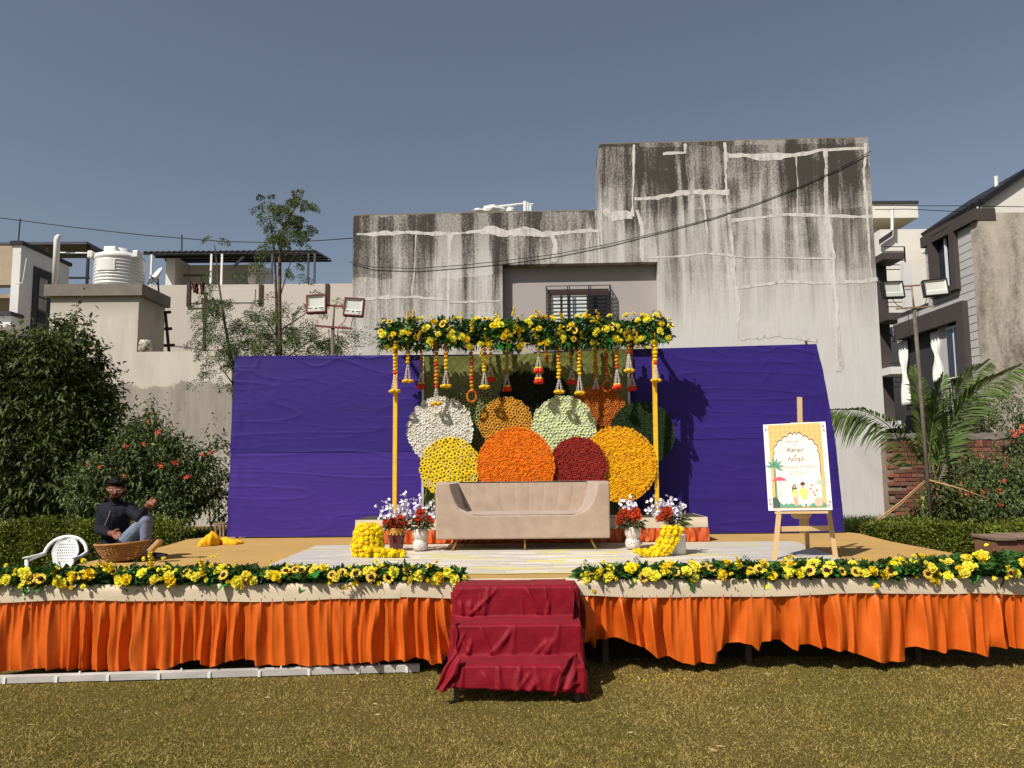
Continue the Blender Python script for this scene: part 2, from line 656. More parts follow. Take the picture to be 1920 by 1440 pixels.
bl, br = Bp(661, 500), Bp(1648, 600)
Bo = Vector((bl.x, bl.y, 0.3))
ux = Vector((1, -BT, 0)).normalized()           # along the wall
uy = Vector((BT, 1, 0)).normalized()            # into the building
BM = Matrix((ux.to_4d(), uy.to_4d(), (0, 0, 1, 0), (0, 0, 0, 1))).transposed()
BM = Matrix(((ux.x, uy.x, 0, Bo.x), (ux.y, uy.y, 0, Bo.y), (0, 0, 1, Bo.z), (0, 0, 0, 1)))
BI = BM.inverted()


def Bl(px, py):
    return BI @ Bp(px, py)


W_ = Bl(1648, 600).x
zlow = 0.5 * (Bl(662, 405).z + Bl(1115, 394).z)
ztall = 0.5 * (Bl(1128, 270).z + Bl(1630, 258).z)
ut = Bl(1124, 300).x
r0, r1, rz = Bl(942, 496).x, Bl(1233, 492).x, 0.5 * (Bl(942, 496).z + Bl(1233, 491).z)
rb = Bl(1000, 700).z
bld = thing("stained_building", "large windowless concrete building with dark rain streaks and a recessed grilled window", "building", Bo)
bld.rotation_euler = (0, 0, math.atan2(ux.y, ux.x))


def bpart(mb, name, m, parent=None, **k):
    """Part given in the building's own coordinates."""
    par = parent or bld
    me = mb.mesh(name, m, k.get("smooth", False))
    o = bpy.data.objects.new(name, me)
    COL.objects.link(o)
    o.parent = par
    if k.get("bevel"):
        b = o.modifiers.new("b", 'BEVEL')
        b.width = k["bevel"]
        b.limit_method = 'ANGLE'
    return o


w = MB()
w.box(0, r0, 0, 5, 0, zlow)
w.box(r0, ut, 0, 5, rz, zlow)
w.box(r0, r1, 0, 5, 0, rb)
w.box(ut, r1, 0, 1.1, rz, ztall)
w.box(r1, W_, 0, 1.1, 0, ztall)
bpart(w, "wall", m_stain)
m_recess = mat("grey_painted_recess", C(158, 150, 146), 0.85, 0.04, 0.8, 0.15, 40)
w = MB()
w.box(r0 + .002, r1 - .002, 0.24, 0.4, rb, rz - .002)
rec = bpart(w, "recess", m_recess)
# coping of grime along the roof edge: slightly proud ragged lip
for a, b, z in ((0.0, ut - .03, zlow), (ut, W_, ztall)):
    w = MB()
    w.box(a + .01, b - .01, 0.03, 0.25, z, z + .035)
    bpart(w, "coping", m_concrete)
# the repaired cracks: proud ragged bands of pale plaster
LS = lambda pts: [(640 + x / 3.43, 240 + y / 3.43) for x, y in pts]
RS = lambda pts: [(1080 + x / 3.13, 240 + y / 3.13) for x, y in pts]
bands = [(LS([(100, 690), (250, 675), (440, 665), (560, 680), (700, 685), (920, 660), (1080, 672), (1340, 675), (1500, 665), (1670, 665)]), .085),
         (LS([(700, 680), (692, 900), (690, 1100), (688, 1290)]), .075),
         (LS([(1350, 680), (1378, 730), (1385, 790), (1372, 862)]), .075),
         (LS([(110, 1100), (300, 1085), (500, 1090), (685, 1105)]), .06), (LS([(695, 1118), (860, 1116), (1026, 1108)]), .055),
         (LS([(1672, 520), (1670, 640), (1676, 760)]), .045),
         (RS([(340, 98), (336, 300), (330, 520)]), .06), (RS([(165, 478), (200, 530), (250, 520), (330, 515)]), .13),
         (RS([(362, 480), (388, 580), (390, 780)]), .08), (RS([(342, 412), (450, 412), (580, 392), (740, 372), (900, 375)]), .1),
         (RS([(870, 85), (885, 350), (905, 540), (915, 740), (935, 950), (962, 1240)]), .075),
         (RS([(890, 160), (1080, 170), (1280, 155), (1450, 130), (1690, 122)]), .08),
         (RS([(1462, 135), (1470, 480), (1495, 700), (1515, 930), (1545, 1430)]), .08),
         (RS([(1700, 90), (1690, 250), (1715, 650), (1740, 900)]), .045),
         (RS([(908, 545), (1120, 520), (1240, 510), (1470, 515), (1740, 520)]), .07),
         (RS([(395, 768), (640, 750), (760, 738), (910, 748)]), .055), (RS([(935, 942), (1200, 905), (1500, 910), (1770, 892)]), .075),
         (RS([(960, 1236), (1200, 1215), (1420, 1245)]), .12), (RS([(900, 755), (1150, 762), (1490, 765)]), .035),
         (LS([(480, 690), (470, 880), (455, 1085)]), .04), (RS([(1290, 165), (1300, 330), (1298, 505)]), .03),
         (RS([(745, 375), (770, 600), (765, 735)]), .03), (RS([(510, 150), (640, 145), (640, 92)]), .06)]
for bi, (pts, wd) in enumerate(bands):
    q = [Bl(*p) for p in pts]
    fine = []
    for a, b in zip(q[:-1], q[1:]):
        k = max(2, int((b - a).length / 0.035))
        fine += [a.lerp(b, i / k) for i in range(k)]
    fine.append(q[-1])
    vs, fs = [], []
    for i, p in enumerate(fine):
        d = (fine[min(i + 3, len(fine) - 1)] - fine[max(i - 3, 0)])
        d = Vector((d.x, 0, d.z)).normalized()
        nrm = Vector((-d.z, 0, d.x))
        s = i * 0.035
        j = float(vnoise(s * 3.1, bi * 7.7, 11)) * .5 + float(vnoise(s * 11, bi * 3.3, 12)) * .28
        k2 = float(vnoise(s * 2.6, bi * 9.1, 13)) * .5 + float(vnoise(s * 12, bi * 1.3, 14)) * .28
        wd_ = wd * (.8 + .9 * max(0, float(vnoise(s * 1.1, bi * 5.1, 17))))
        vs += [p + nrm * wd_ * (0.5 + 0.8 * j) + Vector((0, -.003, 0)), p - nrm * wd_ * (0.5 + 0.8 * k2) + Vector((0, -.003, 0))]
    for i in range(len(fine) - 1):
        fs.append((2 * i, 2 * i + 1, 2 * i + 3, 2 * i + 2))
    mb = MB()
    mb.add([Vector((v.x, -.003 - 0.0006 * bi % .004, v.z)) for v in vs], fs)
    bpart(mb, "plaster_band", m_repair)
# window in the recess with a projecting grille
a, b = Bl(1026, 540), Bl(1144, 612)
wx0, wx1, wz1 = a.x, b.x, a.z
wz0 = wz1 - 1.25
win = bpart(MB().box(wx0, wx1, 0.2, 0.238, wz0, wz1), "window", m_wood_dk)
m_shutter = mat("pale_blind", C(205, 210, 208), 0.5, 0.05, 3)
for f0, f1, mm in ((.07, .21, m_shutter), (.25, .34, m_shutter), (.38, .64, m_shutter), (.68, .97, m_black)):
    bpart(MB().box(wx0 + f0 * (wx1 - wx0), wx0 + f1 * (wx1 - wx0), 0.19, 0.2, wz0 + .08, wz1 - .13), "pane", mm, win)
g = MB()
gz0, gz1 = wz0, wz1 + .05
for i in range(17):
    z = gz0 + (gz1 - gz0) * i / 16
    g.bar((wx0 - .02, .05, z), (wx1 + .03, .05, z), .014)
    g.bar((wx1 + .03, .05, z), (wx1 + .03, .24, z), .012)
for f in (0, .33, .36, .66, .69, 1.0):
    g.bar((wx0 - .02 + f * (wx1 - wx0 + .05), .035, gz0), (wx0 - .02 + f * (wx1 - wx0 + .05), .035, gz1), .02)
for y in (.1, .17):
    g.bar((wx1 + .035, y, gz0), (wx1 + .035, y, gz1), .012)
for x in (wx0 - .02, wx1 + .03):
    g.bar((x, .05, gz1), (x, .24, gz1), .02)
bpart(g, "grille", m_black)
# bits on the roof
w = MB()
c0 = BI @ Bp(940, 385, 1.5)
rp = thing("roof_pipework", "white pipes and wrapped tank fittings lying on the low roof of the stained building", "pipes", BM @ Vector((c0.x, 1.5, zlow)))
for (x0, y0, x1, y1, r_) in ((928, 388, 985, 382, .03), (985, 378, 985, 398, .05), (990, 380, 990, 398, .03), (995, 384, 995, 398, .03), (985, 382, 1000, 383, .02)):
    w.tube([Bp(x0, y0, 1.5), Bp(x1, y1 + (6 if y1 > 390 else 0), 1.5)], r_, 8)
w.build("pipe", m_pvc, rp)
w = MB()
w.ball(Bp(925, 394, 1.5), (.3, .2, .12), 10, 6, jit=.3)
w.ball(Bp(900, 397, 1.5), (.2, .2, .07), 8, 5, jit=.4)
w.ball(Bp(957, 395, 1.5), (.12, .1, .08), 8, 5, jit=.4)
w.build("sacking", m_cloth_white, rp)

# ------------------------------------------------------------------ left neighbour with the roof tank
YA = 16.6
za = U(180, 534, YA).z
zp = U(330, 659, YA).z
xa0, xa1 = U(93, 600, YA).x, U(259, 600, YA).x
nb = thing("tank_house", "cream plastered house with a square roof block under the white water tank", "building", (xa0, YA, 0.3))
w = MB()
xl = U(-60, 700, YA).x
zwl = U(10, 652, YA).z
w.box(xl, xa0, YA, YA + 4, .3, zwl)
w.box(xa0, xa1, YA, YA + 1.27, .3, za - .26)
w.box(xa1, bl.x + .35, YA, YA + .25, .3, zp)
w.build("wall", m_twocoat, nb)
w = MB()
w.box(U(87, 545, YA).x, U(270, 545, YA).x, YA - .09, YA + 1.32, za - .26, za)
w.build("roof_slab", m_concrete, nb)
w = MB()
w.box(xa1, bl.x + .35, YA + .25, YA + 2.6, zp - .5, zp - .35)
w.build("terrace", m_concrete, nb)
# rear range behind the terrace
YR = 19.2
zr = U(480, 533, YR).z
rr = thing("rear_house", "cream house set back behind the terrace with a parapet and drain slots", "building", (U(300, 560, YR).x, YR, .3))
w = MB()
w.box(U(262, 600, YR).x, U(700, 600, YR).x, YR, YR + 6, .3, zr)
w.build("wall", m_rear, rr)
for px in (490, 614, 355):
    p = U(px, 535, YR)
    MB().box(p.x - .05, p.x + .05, YR - .03, YR + .01, zr - .55 if px != 614 else zr - .5, zr - .01).build("drain_slot", m_wood_dk, rr)
w = MB()
q0, q1 = U(360, 543, YR), U(478, 567, YR)
w.box(q0.x, q1.x, YR - .02, YR + .0, q1.z, q0.z)
w.build("render_patch", m_cream, rr)
# white roof room under the sheet canopy
YW = 21.0
q0, q1 = U(312, 480, YW), U(470, 535, YW)
ro = thing("roof_room", "small white room on the rear roof below a sheet canopy", "building", (q0.x, YW, zr))
w = MB()
w.box(q0.x, q0.x + .25, YW, YW + 2, zr, q0.z)
w.box(q0.x + .25, q1.x, YW + 1.0, YW + 2, zr, q0.z)
w.box(q1.x - .15, q1.x + .05, YW + .2, YW + 1.0, zr, q0.z - .15)
w.box(q0.x + .25, q1.x, YW, YW + .15, zr, zr + .25)
w.build("wall", m_white2, ro)
w = MB()
w.box(U(345, 515, YW).x, U(387, 515, YW).x, YW - .05, YW + .05, U(345, 518, YW).z, U(345, 515, YW).z)
w.build("shelf", m_dkbrown, ro)
cy = U(452, 500, YW + 1)
w = MB()
w.lathe([(.42, 0), (.42, .75), (.3, .88), (.1, .92)], 20, (cy.x, YW + 1.6, zr))
w.build("tank", m_pvc, ro, True)
cp = thing("sheet_canopy", "corrugated grey sheet canopy on thin steel posts above the rear roof", "canopy", (U(300, 530, 20.2).x, 20.2, zr))
t0, t1, t2 = U(268, 472, 20.2), U(510, 469, 20.2), U(592, 480, 20.2)
w = MB()
n_ = 60
for i in range(n_):
    xa_, xb_ = t0.x + (t2.x - t0.x) * i / n_, t0.x + (t2.x - t0.x) * (i + 1) / n_
    zz = t0.z + .03 * (i % 2)
    w.add([(xa_, 20.2, t0.z + .03 * (i % 2)), (xb_, 20.2, t0.z + .03 * ((i + 1) % 2)),
           (xb_, 22.0, t0.z + .24 + .03 * ((i + 1) % 2)), (xa_, 22.0, t0.z + .24 + .03 * (i % 2))], [(0, 1, 2, 3)])
w.build("sheet", m_steel, cp, solid=.02)
w = MB()
for y in (20.25, 20.9, 21.5, 21.95):
    w.bar((t0.x, y, t0.z - .05 + .13 * (y - 20.2)), (t2.x, y, t0.z - .05 + .13 * (y - 20.2)), .05)
w.build("beam", m_black, cp)
for px in (284, 396, 416, 510, 578, 590):
    p = U(px, 500, 20.25)
    MB().bar((p.x, 20.25, zr - .02), (p.x, 20.25, t0.z - .04), .05).build("post", m_pvc if px < 420 else m_steel, cp)
for a_, b_ in (((438, 500), (458, 480)), ((440, 508), (465, 533))):
    MB().bar(U(*a_, 20.3), U(*b_, 20.3), .06).build("brace", m_black, cp)
# hanging washing
wl_ = thing("hung_washing", "dark cloths hung out on the terrace frame behind the ladder", "laundry", U(370, 560, 18.9))
w = MB()
for (x0, y0, x1, y1) in ((359, 530, 372, 549), (374, 528, 384, 552), (366, 540, 372, 551)):
    a_, b_ = U(x0, y0, 18.9), U(x1, y1, 18.9)
    w.grid(lambda u, v, a_=a_, b_=b_: (a_.x + (b_.x - a_.x) * (u * (1 - .5 * v) + .3 * v), 18.9 + .05 * math.sin(u * 9), a_.z + (b_.z - a_.z) * v), 8, 4)
w.build("cloth", mat("dark_red_cloth", C(92, 50, 42), .9, .3, 10), wl_, True, solid=.01)
w = MB()
w.bar(U(355, 527, 18.9), U(355, 570, 18.9), .07)
w.bar(U(354, 531, 18.9), U(392, 530, 18.9), .04)
w.build("frame", m_wood_dk, wl_)
# ladder and post cross on the terrace
ld = thing("wooden_ladder", "dark wooden ladder leaning on the side of the tank block", "ladder", U(324, 658, YA + .9))
w = MB()
w.bar(U(310, 586, YA + 1.0), U(317, 660, YA + .8), .05)
w.build("rail", m_wood_dk, ld)
for y, xa_, xb_ in ((586, 308, 320), (617, 309, 322), (648, 308, 327)):
    MB().bar(U(xa_, y, YA + .93), U(xb_, y - 1, YA + .93), .06).build("rung", m_wood_dk, ld)
cr = thing("wooden_post", "dark wooden cross post standing on the terrace behind the feathery saplings", "post", U(383, 658, YA + .6))
w = MB()
w.bar(U(386, 548, YA + .6), U(382, 665, YA + .6), .06)
w.bar(U(353, 579, YA + .65), U(418, 578, YA + .65), .035)
w.build("timber", m_wood_dk, cr)
# pot on the parapet
pt = U(272, 657, YA + .12)
pot = MB()
pot.lathe([(.11, 0), (.15, .04), (.14, .2), (.115, .27), (.09, .27)], 20, (pt.x, YA + .12, zp))
t = NT("painted_pot")
v = t.coord("Object")
c_ = t.mix(t.maprange(t.noise(v, 14, 2), .52, .6), C(190, 178, 160), C(96, 120, 92))
c_ = t.mix(t.maprange(t.noise(t.coord("Object", (1, 1, 1), (3, 1, 7)), 17, 2), .6, .66), c_, C(150, 80, 60))
tag(pot.build("flower_pot", t.bsdf(c_, .6), None, True), "painted cream pot standing on the parapet below the tank block", "pot")
# the roof tank
tc = U(224.5, 500, YA + .65)
rad = (U(268, 500, YA + .65).x - U(181, 500, YA + .65).x) / 2
h = U(224, 476, YA + .65).z - za
prof = [(rad, 0)]
for i in range(9):
    z = h * (.04 + .085 * i)
    prof += [(rad, z), (rad * .955, z + h * .02), (rad * .955, z + h * .045), (rad, z + h * .065)]
prof += [(rad, h * .84), (rad * .97, h * .9), (rad * .7, h * .97), (rad * .36, h), (rad * .36, h * 1.1), (rad * .3, h * 1.12), (.01, h * 1.13)]
tk = thing("water_tank", "white ribbed plastic water tank on the roof block", "water tank", (tc.x, YA + .65, za))
w = MB()
w.lathe(prof, 40, (tc.x, YA + .65, za))
w.build("barrel", m_pvc, tk, True)
w = MB()
w.grid(lambda u, v: (tc.x + rad * 1.012 * math.sin(-.35 + .85 * u - .2), YA + .65 - rad * 1.012 * math.cos(-.35 + .85 * u - .2), za + h * (.42 + .3 * v)), 10, 2)
w.build("label_plate", m_pvc, tk, True)
for s_ in (-1, 1):
    w = MB()
    w.box(tc.x + s_ * rad * .96 - .06, tc.x + s_ * rad * .96 + .06, YA + .3, YA + .55, za + h * .8, za + h * .98)
    w.build("lug", m_pvc, tk, bevel=.02)
w = MB()
w.box(tc.x - rad * .42, tc.x + rad * .1, YA + .65 - rad * .6, YA + .65 - rad * .2, za + h * .95, za + h * 1.11)
w.build("lid", m_pvc, tk, bevel=.03)
vp = thing("vent_pipe", "white elbow vent pipe rising beside the roof tank", "pipe", U(104, 533, YA + .3))
w = MB()
w.tube([U(103, 540, YA + .3), U(107, 450, YA + .3), U(108, 446, YA + .3), U(110, 444.5, YA + .3), U(113, 445.5, YA + .3)], .065, 12)
w.build("pipe", m_pvc, vp, True)
w = MB()
w.tube([U(109, 538, YA + .4), U(109, 482, YA + .4), U(112, 476, YA + .4), U(130, 477, YA + .4), U(183, 478, YA + .6)], .02, 6)
w.build("hose", m_black, vp, True)
w = MB()
w.tube([U(112, 474, YA + .5), U(193, 475.5, YA + .6)], .022, 6)
w.build("feed_pipe", m_pvc, vp, True)
# satellite dish
dc = U(296, 522, YA + 1.15)
ds = thing("satellite_dish", "pale satellite dish on the roof corner beside the water tank", "satellite dish", (dc.x, YA + 1.15, za - .2))
w = MB()
ax = Vector((-.62, -.6, .5)).normalized()
MD = ax.to_track_quat('Z', 'Y').to_matrix().to_4x4()
w.lathe([(.005, 0), (.1, .012), (.18, .04), (.26, .085)], 24, dc, cap=False, M=MD)
w.build("dish", m_white2, ds, True, solid=.01)
w = MB()
w.tube([dc + ax * .02 + Vector((.05, 0, -.2)), dc + ax * .3 + Vector((.1, -.02, -.12))], .012, 6)
w.tube([dc, (dc.x + .05, YA + 1.2, za - .3)], .02, 6)
w.build("mount", m_black, ds)

# ------------------------------------------------------------------ far left house
XL = U(38, 500, 18.0).x
lf = thing("strip_window_house", "pale grey house with a tall dark strip window and sloping black coping", "building", (XL, 18.0, .3))
zt = U(38, 459, 18.0).z
w = MB()
w.box(XL - .2, XL, 18.0, 20.0, .3, zt)
w.build("side_wall", m_white, lf)
w = MB()
w.box(XL - .25, XL + .05, 17.95, 20.05, zt, zt + .09)
w.build("coping", m_black, lf)
w = MB()
zb0 = U(20, 534, 18.0).z
w.box(XL - 4, XL - .2, 18.0, 18.3, zb0, zt - .02)
w.build("front_wall", m_beige, lf)
w = MB()
w.box(XL - 4, XL - .45, 19.0, 19.2, .3, zb0)
w.build("balcony_back", m_beige, lf)
w = MB()
zlw = U(20, 592, 17.6).z
w.box(XL - 4, XL + .12, 17.6, 18.0, .3, zlw)
w.build("lower_wall", m_white, lf)
w = MB()
w.box(XL - 4, XL + .16, 17.5, 18.0, zlw, zlw + .09)
w.build("lower_coping", m_darkgrey, lf)
p0 = U(10, 618, 17.4)
w = MB()
w.box(XL - 4, U(27, 618, 17.2).x, 16.9, 17.6, p0.z - .03, p0.z + .04)
w.build("window_hood", m_white, lf)
w = MB()
p1, p2 = U(18, 622, 17.58), U(18, 652, 17.58)
w.box(XL - 3, p1.x, 17.55, 17.6, p2.z, p1.z)
o = w.build("window", m_darkgrey, lf)
MB().box(XL - 3, p1.x - .12, 17.53, 17.55, p2.z + .05, p1.z - .08).build("pane", m_glass, o)
ya_, yb_ = 18.0 * (960 - 38) / (960 - 63) * 1.0, 18.0 * (960 - 38) / (960 - 98)
zs1, zs0 = U(64, 499, ya_).z, U(64, 660, ya_).z
w = MB()
w.box(XL, XL + .03, ya_, yb_, zs0 - .6, zs1)
st = w.build("strip_window", m_darkgrey, lf)
for i in range(6):
    zz = zs1 - .22 - i * .52
    MB().box(XL + .03, XL + .045, ya_ + .2, yb_ - .22, zz - .48, zz).build("pane", m_glass, st)
fr = thing("roof_frame", "dark steel pergola frame with sheet roof on the far house", "canopy", U(120, 533, 20.0))
w = MB()
p = U(0, 462, 20.4)
q = U(170, 460, 20.4)
w.box(U(-40, 462, 20.4).x, q.x, 20.2, 21.6, q.z - .02, q.z + .05)
w.build("sheet", m_steel, fr)
for px in (88, 104, 166):
    a_ = U(px, 470, 20.4)
    MB().bar((a_.x, 20.4, q.z), (a_.x, 20.4, U(px, 545, 20.4).z), .06).build("post", m_black if px > 150 else m_rust, fr)
w = MB()
w.bar(U(128, 521, 20.4), U(168, 521, 20.4), .05)
w.build("rail", m_black, fr)
for (xa_, ya0, xb_, yb0, nm, lb) in ((38, 410, 34, 456, "aerial", "thin aerial rod standing on the beige corner of the far house"), (341, 440, 341, 471, "aerial", "thin aerial rod standing on the sheet canopy")):
    w = MB()
    D_ = 20.3
    w.tube([U(xa_, ya0, D_), U(xb_, yb0 + 6, D_)], .018, 5)
    tag(w.build(nm, m_wire), lb, "aerial")
w = MB()
w.tube([U(50, 484, 17.9), U(44, 520, 17.9), U(42, 531, 17.9), U(30, 531, 17.9)], .014, 6)
tag(w.build("aerial", m_pvc), "bent white aerial bracket on the pale strip window house", "aerial")


def cable(pts, Y, rad, label, Y2=None):
    n_ = len(pts)
    mb = MB()
    mb.tube([U(x, y, Y + ((Y2 or Y) - Y) * i / (n_ - 1)) for i, (x, y) in enumerate(pts)], rad, 5)
    return tag(mb.build("overhead_cable", m_wire, None, True), label, "cable")


cable([(-20, 406), (120, 424), (270, 441), (420, 453), (520, 455), (600, 451), (670, 446)], 17.5, .011, "thin overhead cable crossing the sky above the tank house")
cable([(655, 491), (700, 501), (780, 503.5), (870, 497), (940, 489.5), (1040, 477), (1140, 458), (1250, 432), (1340, 408), (1420, 381), (1500, 350), (1570, 318), (1634, 283)], 16.105, .008,
      "sagging dark cable strung across the face of the stained building", 15.675)
cable([(1640, 393), (1700, 392), (1780, 396), (1850, 398)], 19.0, .01, "lower thin cable between white roof slab and siding house")
cable([(1640, 385), (1720, 386), (1800, 386), (1930, 388)], 19.5, .01, "upper thin cable between white roof slab and siding house")

# ------------------------------------------------------------------ right-hand houses
YH = 17.0
XH = U(1840, 500, YH).x
hs_ = thing("siding_house", "grey boarded house with dark brown window frames and a mottled concrete front", "building", (XH, YH, .3))
zh = U(1836, 399, YH).z
w = MB()
w.box(XH, XH + 6, YH, YH + .3, .3, zh)
w.build("front_wall", m_mottle, hs_)
YE = 20.9
w = MB()
w.box(XH + .12, XH + .3, YH + .3, 19.3, .3, zh - .15)
w.box(XH + .12, XH + .3, 19.3, YE, .3, U(1700, 575, 20.0).z)
w.build("side_wall", m_darkgrey, hs_)
w = MB()
w.box(XH - .09, XH + .4, YH - .02, 19.3, zh - .17, zh + .1)
w.build("coping", m_dkbrown, hs_)


def yat(px):
    return XH * F_PX / (px - 960.0)


def hz(px, py):
    return U(px, py, yat(px) * 1.0).z


zbot = hz(1838, 760)
nb_ = 22
bh = (zh - .17 - zbot) / nb_
wy0, wy1 = yat(1812), yat(1772)         # upper window along the wall
wz_0, wz_1 = hz(1812, 532), hz(1812, 424)
by0, by1 = yat(1828), yat(1680)         # brown surround
bz1 = hz(1820, 566)
for i in range(nb_):
    z0, z1 = zbot + i * bh, zbot + (i + 1) * bh - .018
    end = 19.3 if z1 > U(1700, 575, 20.0).z else YE
    segs = [(YH + .31, end)]
    if z1 < bz1 + .1:
        segs = [(YH + .31, by0)]
    elif z0 < wz_1 and z1 > wz_0:
        segs = [(YH + .31, wy0 - .12), (wy1 + .12, end)]
    for s0, s1 in segs:
        if s1 > s0 + .05:
            MB().box(XH + .02, XH + .12, s0, s1, z0, z1).build("board", m_siding, hs_)
w = MB()
w.box(XH - .1, XH + .1, wy0 - .12, wy0 + .06, wz_0 - .15, wz_1 + .12)
w.box(XH - .1, XH + .1, wy1 - .06, wy1 + .12, wz_0 - .15, wz_1 + .12)
w.box(XH - .1, XH + .1, wy0 + .06, wy1 - .06, wz_1, wz_1 + .12)
w.box(XH - .1, XH + .1, wy0 + .06, wy1 - .06, wz_0 - .15, wz_0)
o = w.build("window_frame", m_dkbrown, hs_)
MB().box(XH + .08, XH + .1, wy0 + .06, wy1 - .06, wz_0, wz_1).build("pane", m_glass, o)
w = MB()
w.box(XH + .02, XH + .06, (wy0 + wy1) / 2 - .03, (wy0 + wy1) / 2 + .03, wz_0, wz_1)
w.build("mullion", m_pvc, o)
w = MB()
w.box(XH - .12, XH + .1, by0, by0 + .28, .9, bz1)
w.box(XH - .12, XH + .1, by0 + .28, YE, bz1 - .42, bz1)
sr = w.build("balcony_surround", m_dkbrown, hs_)
# lower window
y0_, y1_ = yat(1812), yat(1783)
zz0, zz1 = hz(1812, 705), hz(1805, 608)
w = MB()
w.box(XH + .02, XH + .1, y0_, y1_, zz0, zz1)
o = w.build("lower_window", m_pvc, hs_)
for k_ in (0, 1):
    c_ = y0_ + (y1_ - y0_) * k_ / 2
    MB().box(XH + .005, XH + .02, c_ + .05, c_ + (y1_ - y0_) / 2 - .03, zz0 + .05, zz1 - .06).build("pane", m_glass, o)
w = MB()
w.box(XH + .06, XH + .12, y1_, y1_ + .45, .9, bz1 - .42)
w.build("balcony_wall", m_siding, hs_)
# balcony recess with dark back and tied curtains
w = MB()
w.box(XH + 1.0, XH + 1.1, y1_ + .45, YE, .9, bz1 - .42)
w.build("balcony_back", mat("balcony_shade", C(120, 108, 96), .8, .1, 2), hs_)
for pxa, ya0, yb0 in ((1760, 622, 715), (1697, 640, 760)):
    yy = yat(pxa)
    za_, zb_ = hz(pxa, ya0), hz(pxa, yb0)

    def cur(u, v, yy=yy, za_=za_, zb_=zb_):
        wd = .30 - .2 * math.exp(-((v - .5) / .16) ** 2)
        return (XH + .05 + .03 * math.sin(u * 22), yy + (u - .5) * wd * 1.6, za_ + (zb_ - za_) * v)
    MB().grid(cur, 24, 16).build("curtain", m_cloth_white, hs_, True, solid=.01)
w = MB()
w.box(XH - .05, XH + .3, YH + 2.0, YE, .9, hz(1740, 775))
w.build("balcony_parapet", m_darkgrey, hs_)
# roof braces
w = MB()
w.bar(U(1808, 410, 17.6), U(1822, 381, 17.6), .04)
w.bar(U(1824, 400, 17.4), U(1836, 373, 17.4), .04)
w.bar(U(1836, 373, 17.4), U(1837, 399, 17.4), .03)
w.bar(U(1822, 381, 17.6), U(1822, 404, 17.6), .03)
w.build("brace", m_black, hs_)
# white gabled house beyond
gb = thing("gabled_house", "white house with a black sloping roof edge beyond the mottled concrete front", "building", U(1880, 400, 20.5))
w = MB()
pa, pb, pc, pd = U(1835, 386, 20.5), U(1940, 314, 20.5), U(1940, 420, 20.5), U(1835, 420, 20.5)
for dy in (0, 3.0):
    pass
q4 = [pa, pb, pc, pd]
w.add([(p.x, 20.5, p.z) for p in q4] + [(p.x, 23.5, p.z) for p in q4],
      [(0, 1, 2, 3), (7, 6, 5, 4), (0, 4, 5, 1), (1, 5, 6, 2), (2, 6, 7, 3), (3, 7, 4, 0)])
w.build("wall", m_white2, gb)
w = MB()
w.bar(Vector((pa.x, 21.9, pa.z + .06)), Vector((pb.x, 21.9, pb.z + .06)), 3.1, .14)
w.build("roof_edge", m_black, gb)
w = MB()
w.tube([U(1869, 368, 21.5), U(1868, 338, 21.5), U(1868, 331, 21.5)], [.05, .05, .065], 8)
w.build("vent", m_pvc, gb)
# white slab house
wh = thing("slab_roof_house", "white house with an overhanging flat roof slab behind the stained building", "building", U(1680, 440, 27))
p0, p1 = U(1600, 383, 27), U(1722, 408, 27)
w = MB()
w.box(p0.x, p1.x, 27, 31, p1.z, p0.z)
w.build("roof_slab", m_white2, wh)
w = MB()
w.box(p0.x - .01, p1.x + .02, 26.95, 31, p0.z, p0.z + .1)
w.build("coping", m_darkgrey, wh)
w = MB()
w.box(p0.x, p1.x - .9, 28.2, 31, .3, p1.z)
w.build("upper_wall", m_white, wh)
p2, p3 = U(1668, 430, 24), U(1790, 430, 24)
w = MB()
w.box(U(1650, 430, 24).x, p3.x, 24, 26.5, .3, p2.z)
w.build("lower_wall", m_white2, wh)
w = MB()
w.add([U(1648, 449, 23.9), U(1672, 433, 23.9), U(1672, 443, 23.9), U(1648, 459, 23.9)], [(0, 1, 2, 3)])
w.build("hood", m_darkgrey, wh, solid=.05)
w = MB()
p = U(1747, 482, 23.9)
w.add([U(1740, 491, 23.95), U(1755, 480, 23.95), U(1755, 491, 23.95)], [(0, 1, 2)])
w.build("vent_hood", m_darkgrey, wh, solid=.05)
w = MB()
w.tube([U(1673, 432, 23.8), U(1673, 392, 23.8)], .05, 8)
w.tube([U(1666, 395, 23.8), U(1681, 386, 23.8)], .015, 6)
w.build("roof_post", m_pvc, wh)
# narrow dark balcony stack
bs = thing("balcony_tower", "narrow dark brown balcony stack with railings beside the stained building", "building", U(1665, 700, 21.5))
w = MB()
pa, pb = U(1640, 478, 21.5), U(1670, 475, 21.5)
w.box(pa.x, pb.x, 21.8, 24, .3, pa.z)
w.build("core", m_dkbrown, bs)
for yy in (478, 590, 690, 790):
    q = U(1670, yy, 21.3)
    w = MB()
    w.box(pa.x, pb.x + .12, 21.0, 21.8, q.z - .2, q.z)
    w.build("balcony_slab", m_dkbrown if yy < 600 else m_white, bs)
for yy in (505, 575, 640, 725):
    w = MB()
    for k_ in range(6):
        z_ = U(1670, yy, 21.0).z + .13 * k_
        w.bar((pa.x, 21.02, z_), (pb.x + .15, 21.02, z_), .02)
    w.bar((pb.x + .15, 21.02, U(1670, yy, 21.0).z), (pb.x + .15, 21.02, z_), .03)
    w.build("railing", m_black, bs)
w = MB()
w.box(pb.x - .02, pb.x + .2, 20.8, 21.0, .3, U(1670, 492, 20.8).z)
w.build("pilaster", m_white, bs)
w = MB()
a_, b_ = U(1663, 615, 20.9), U(1670, 632, 20.9)
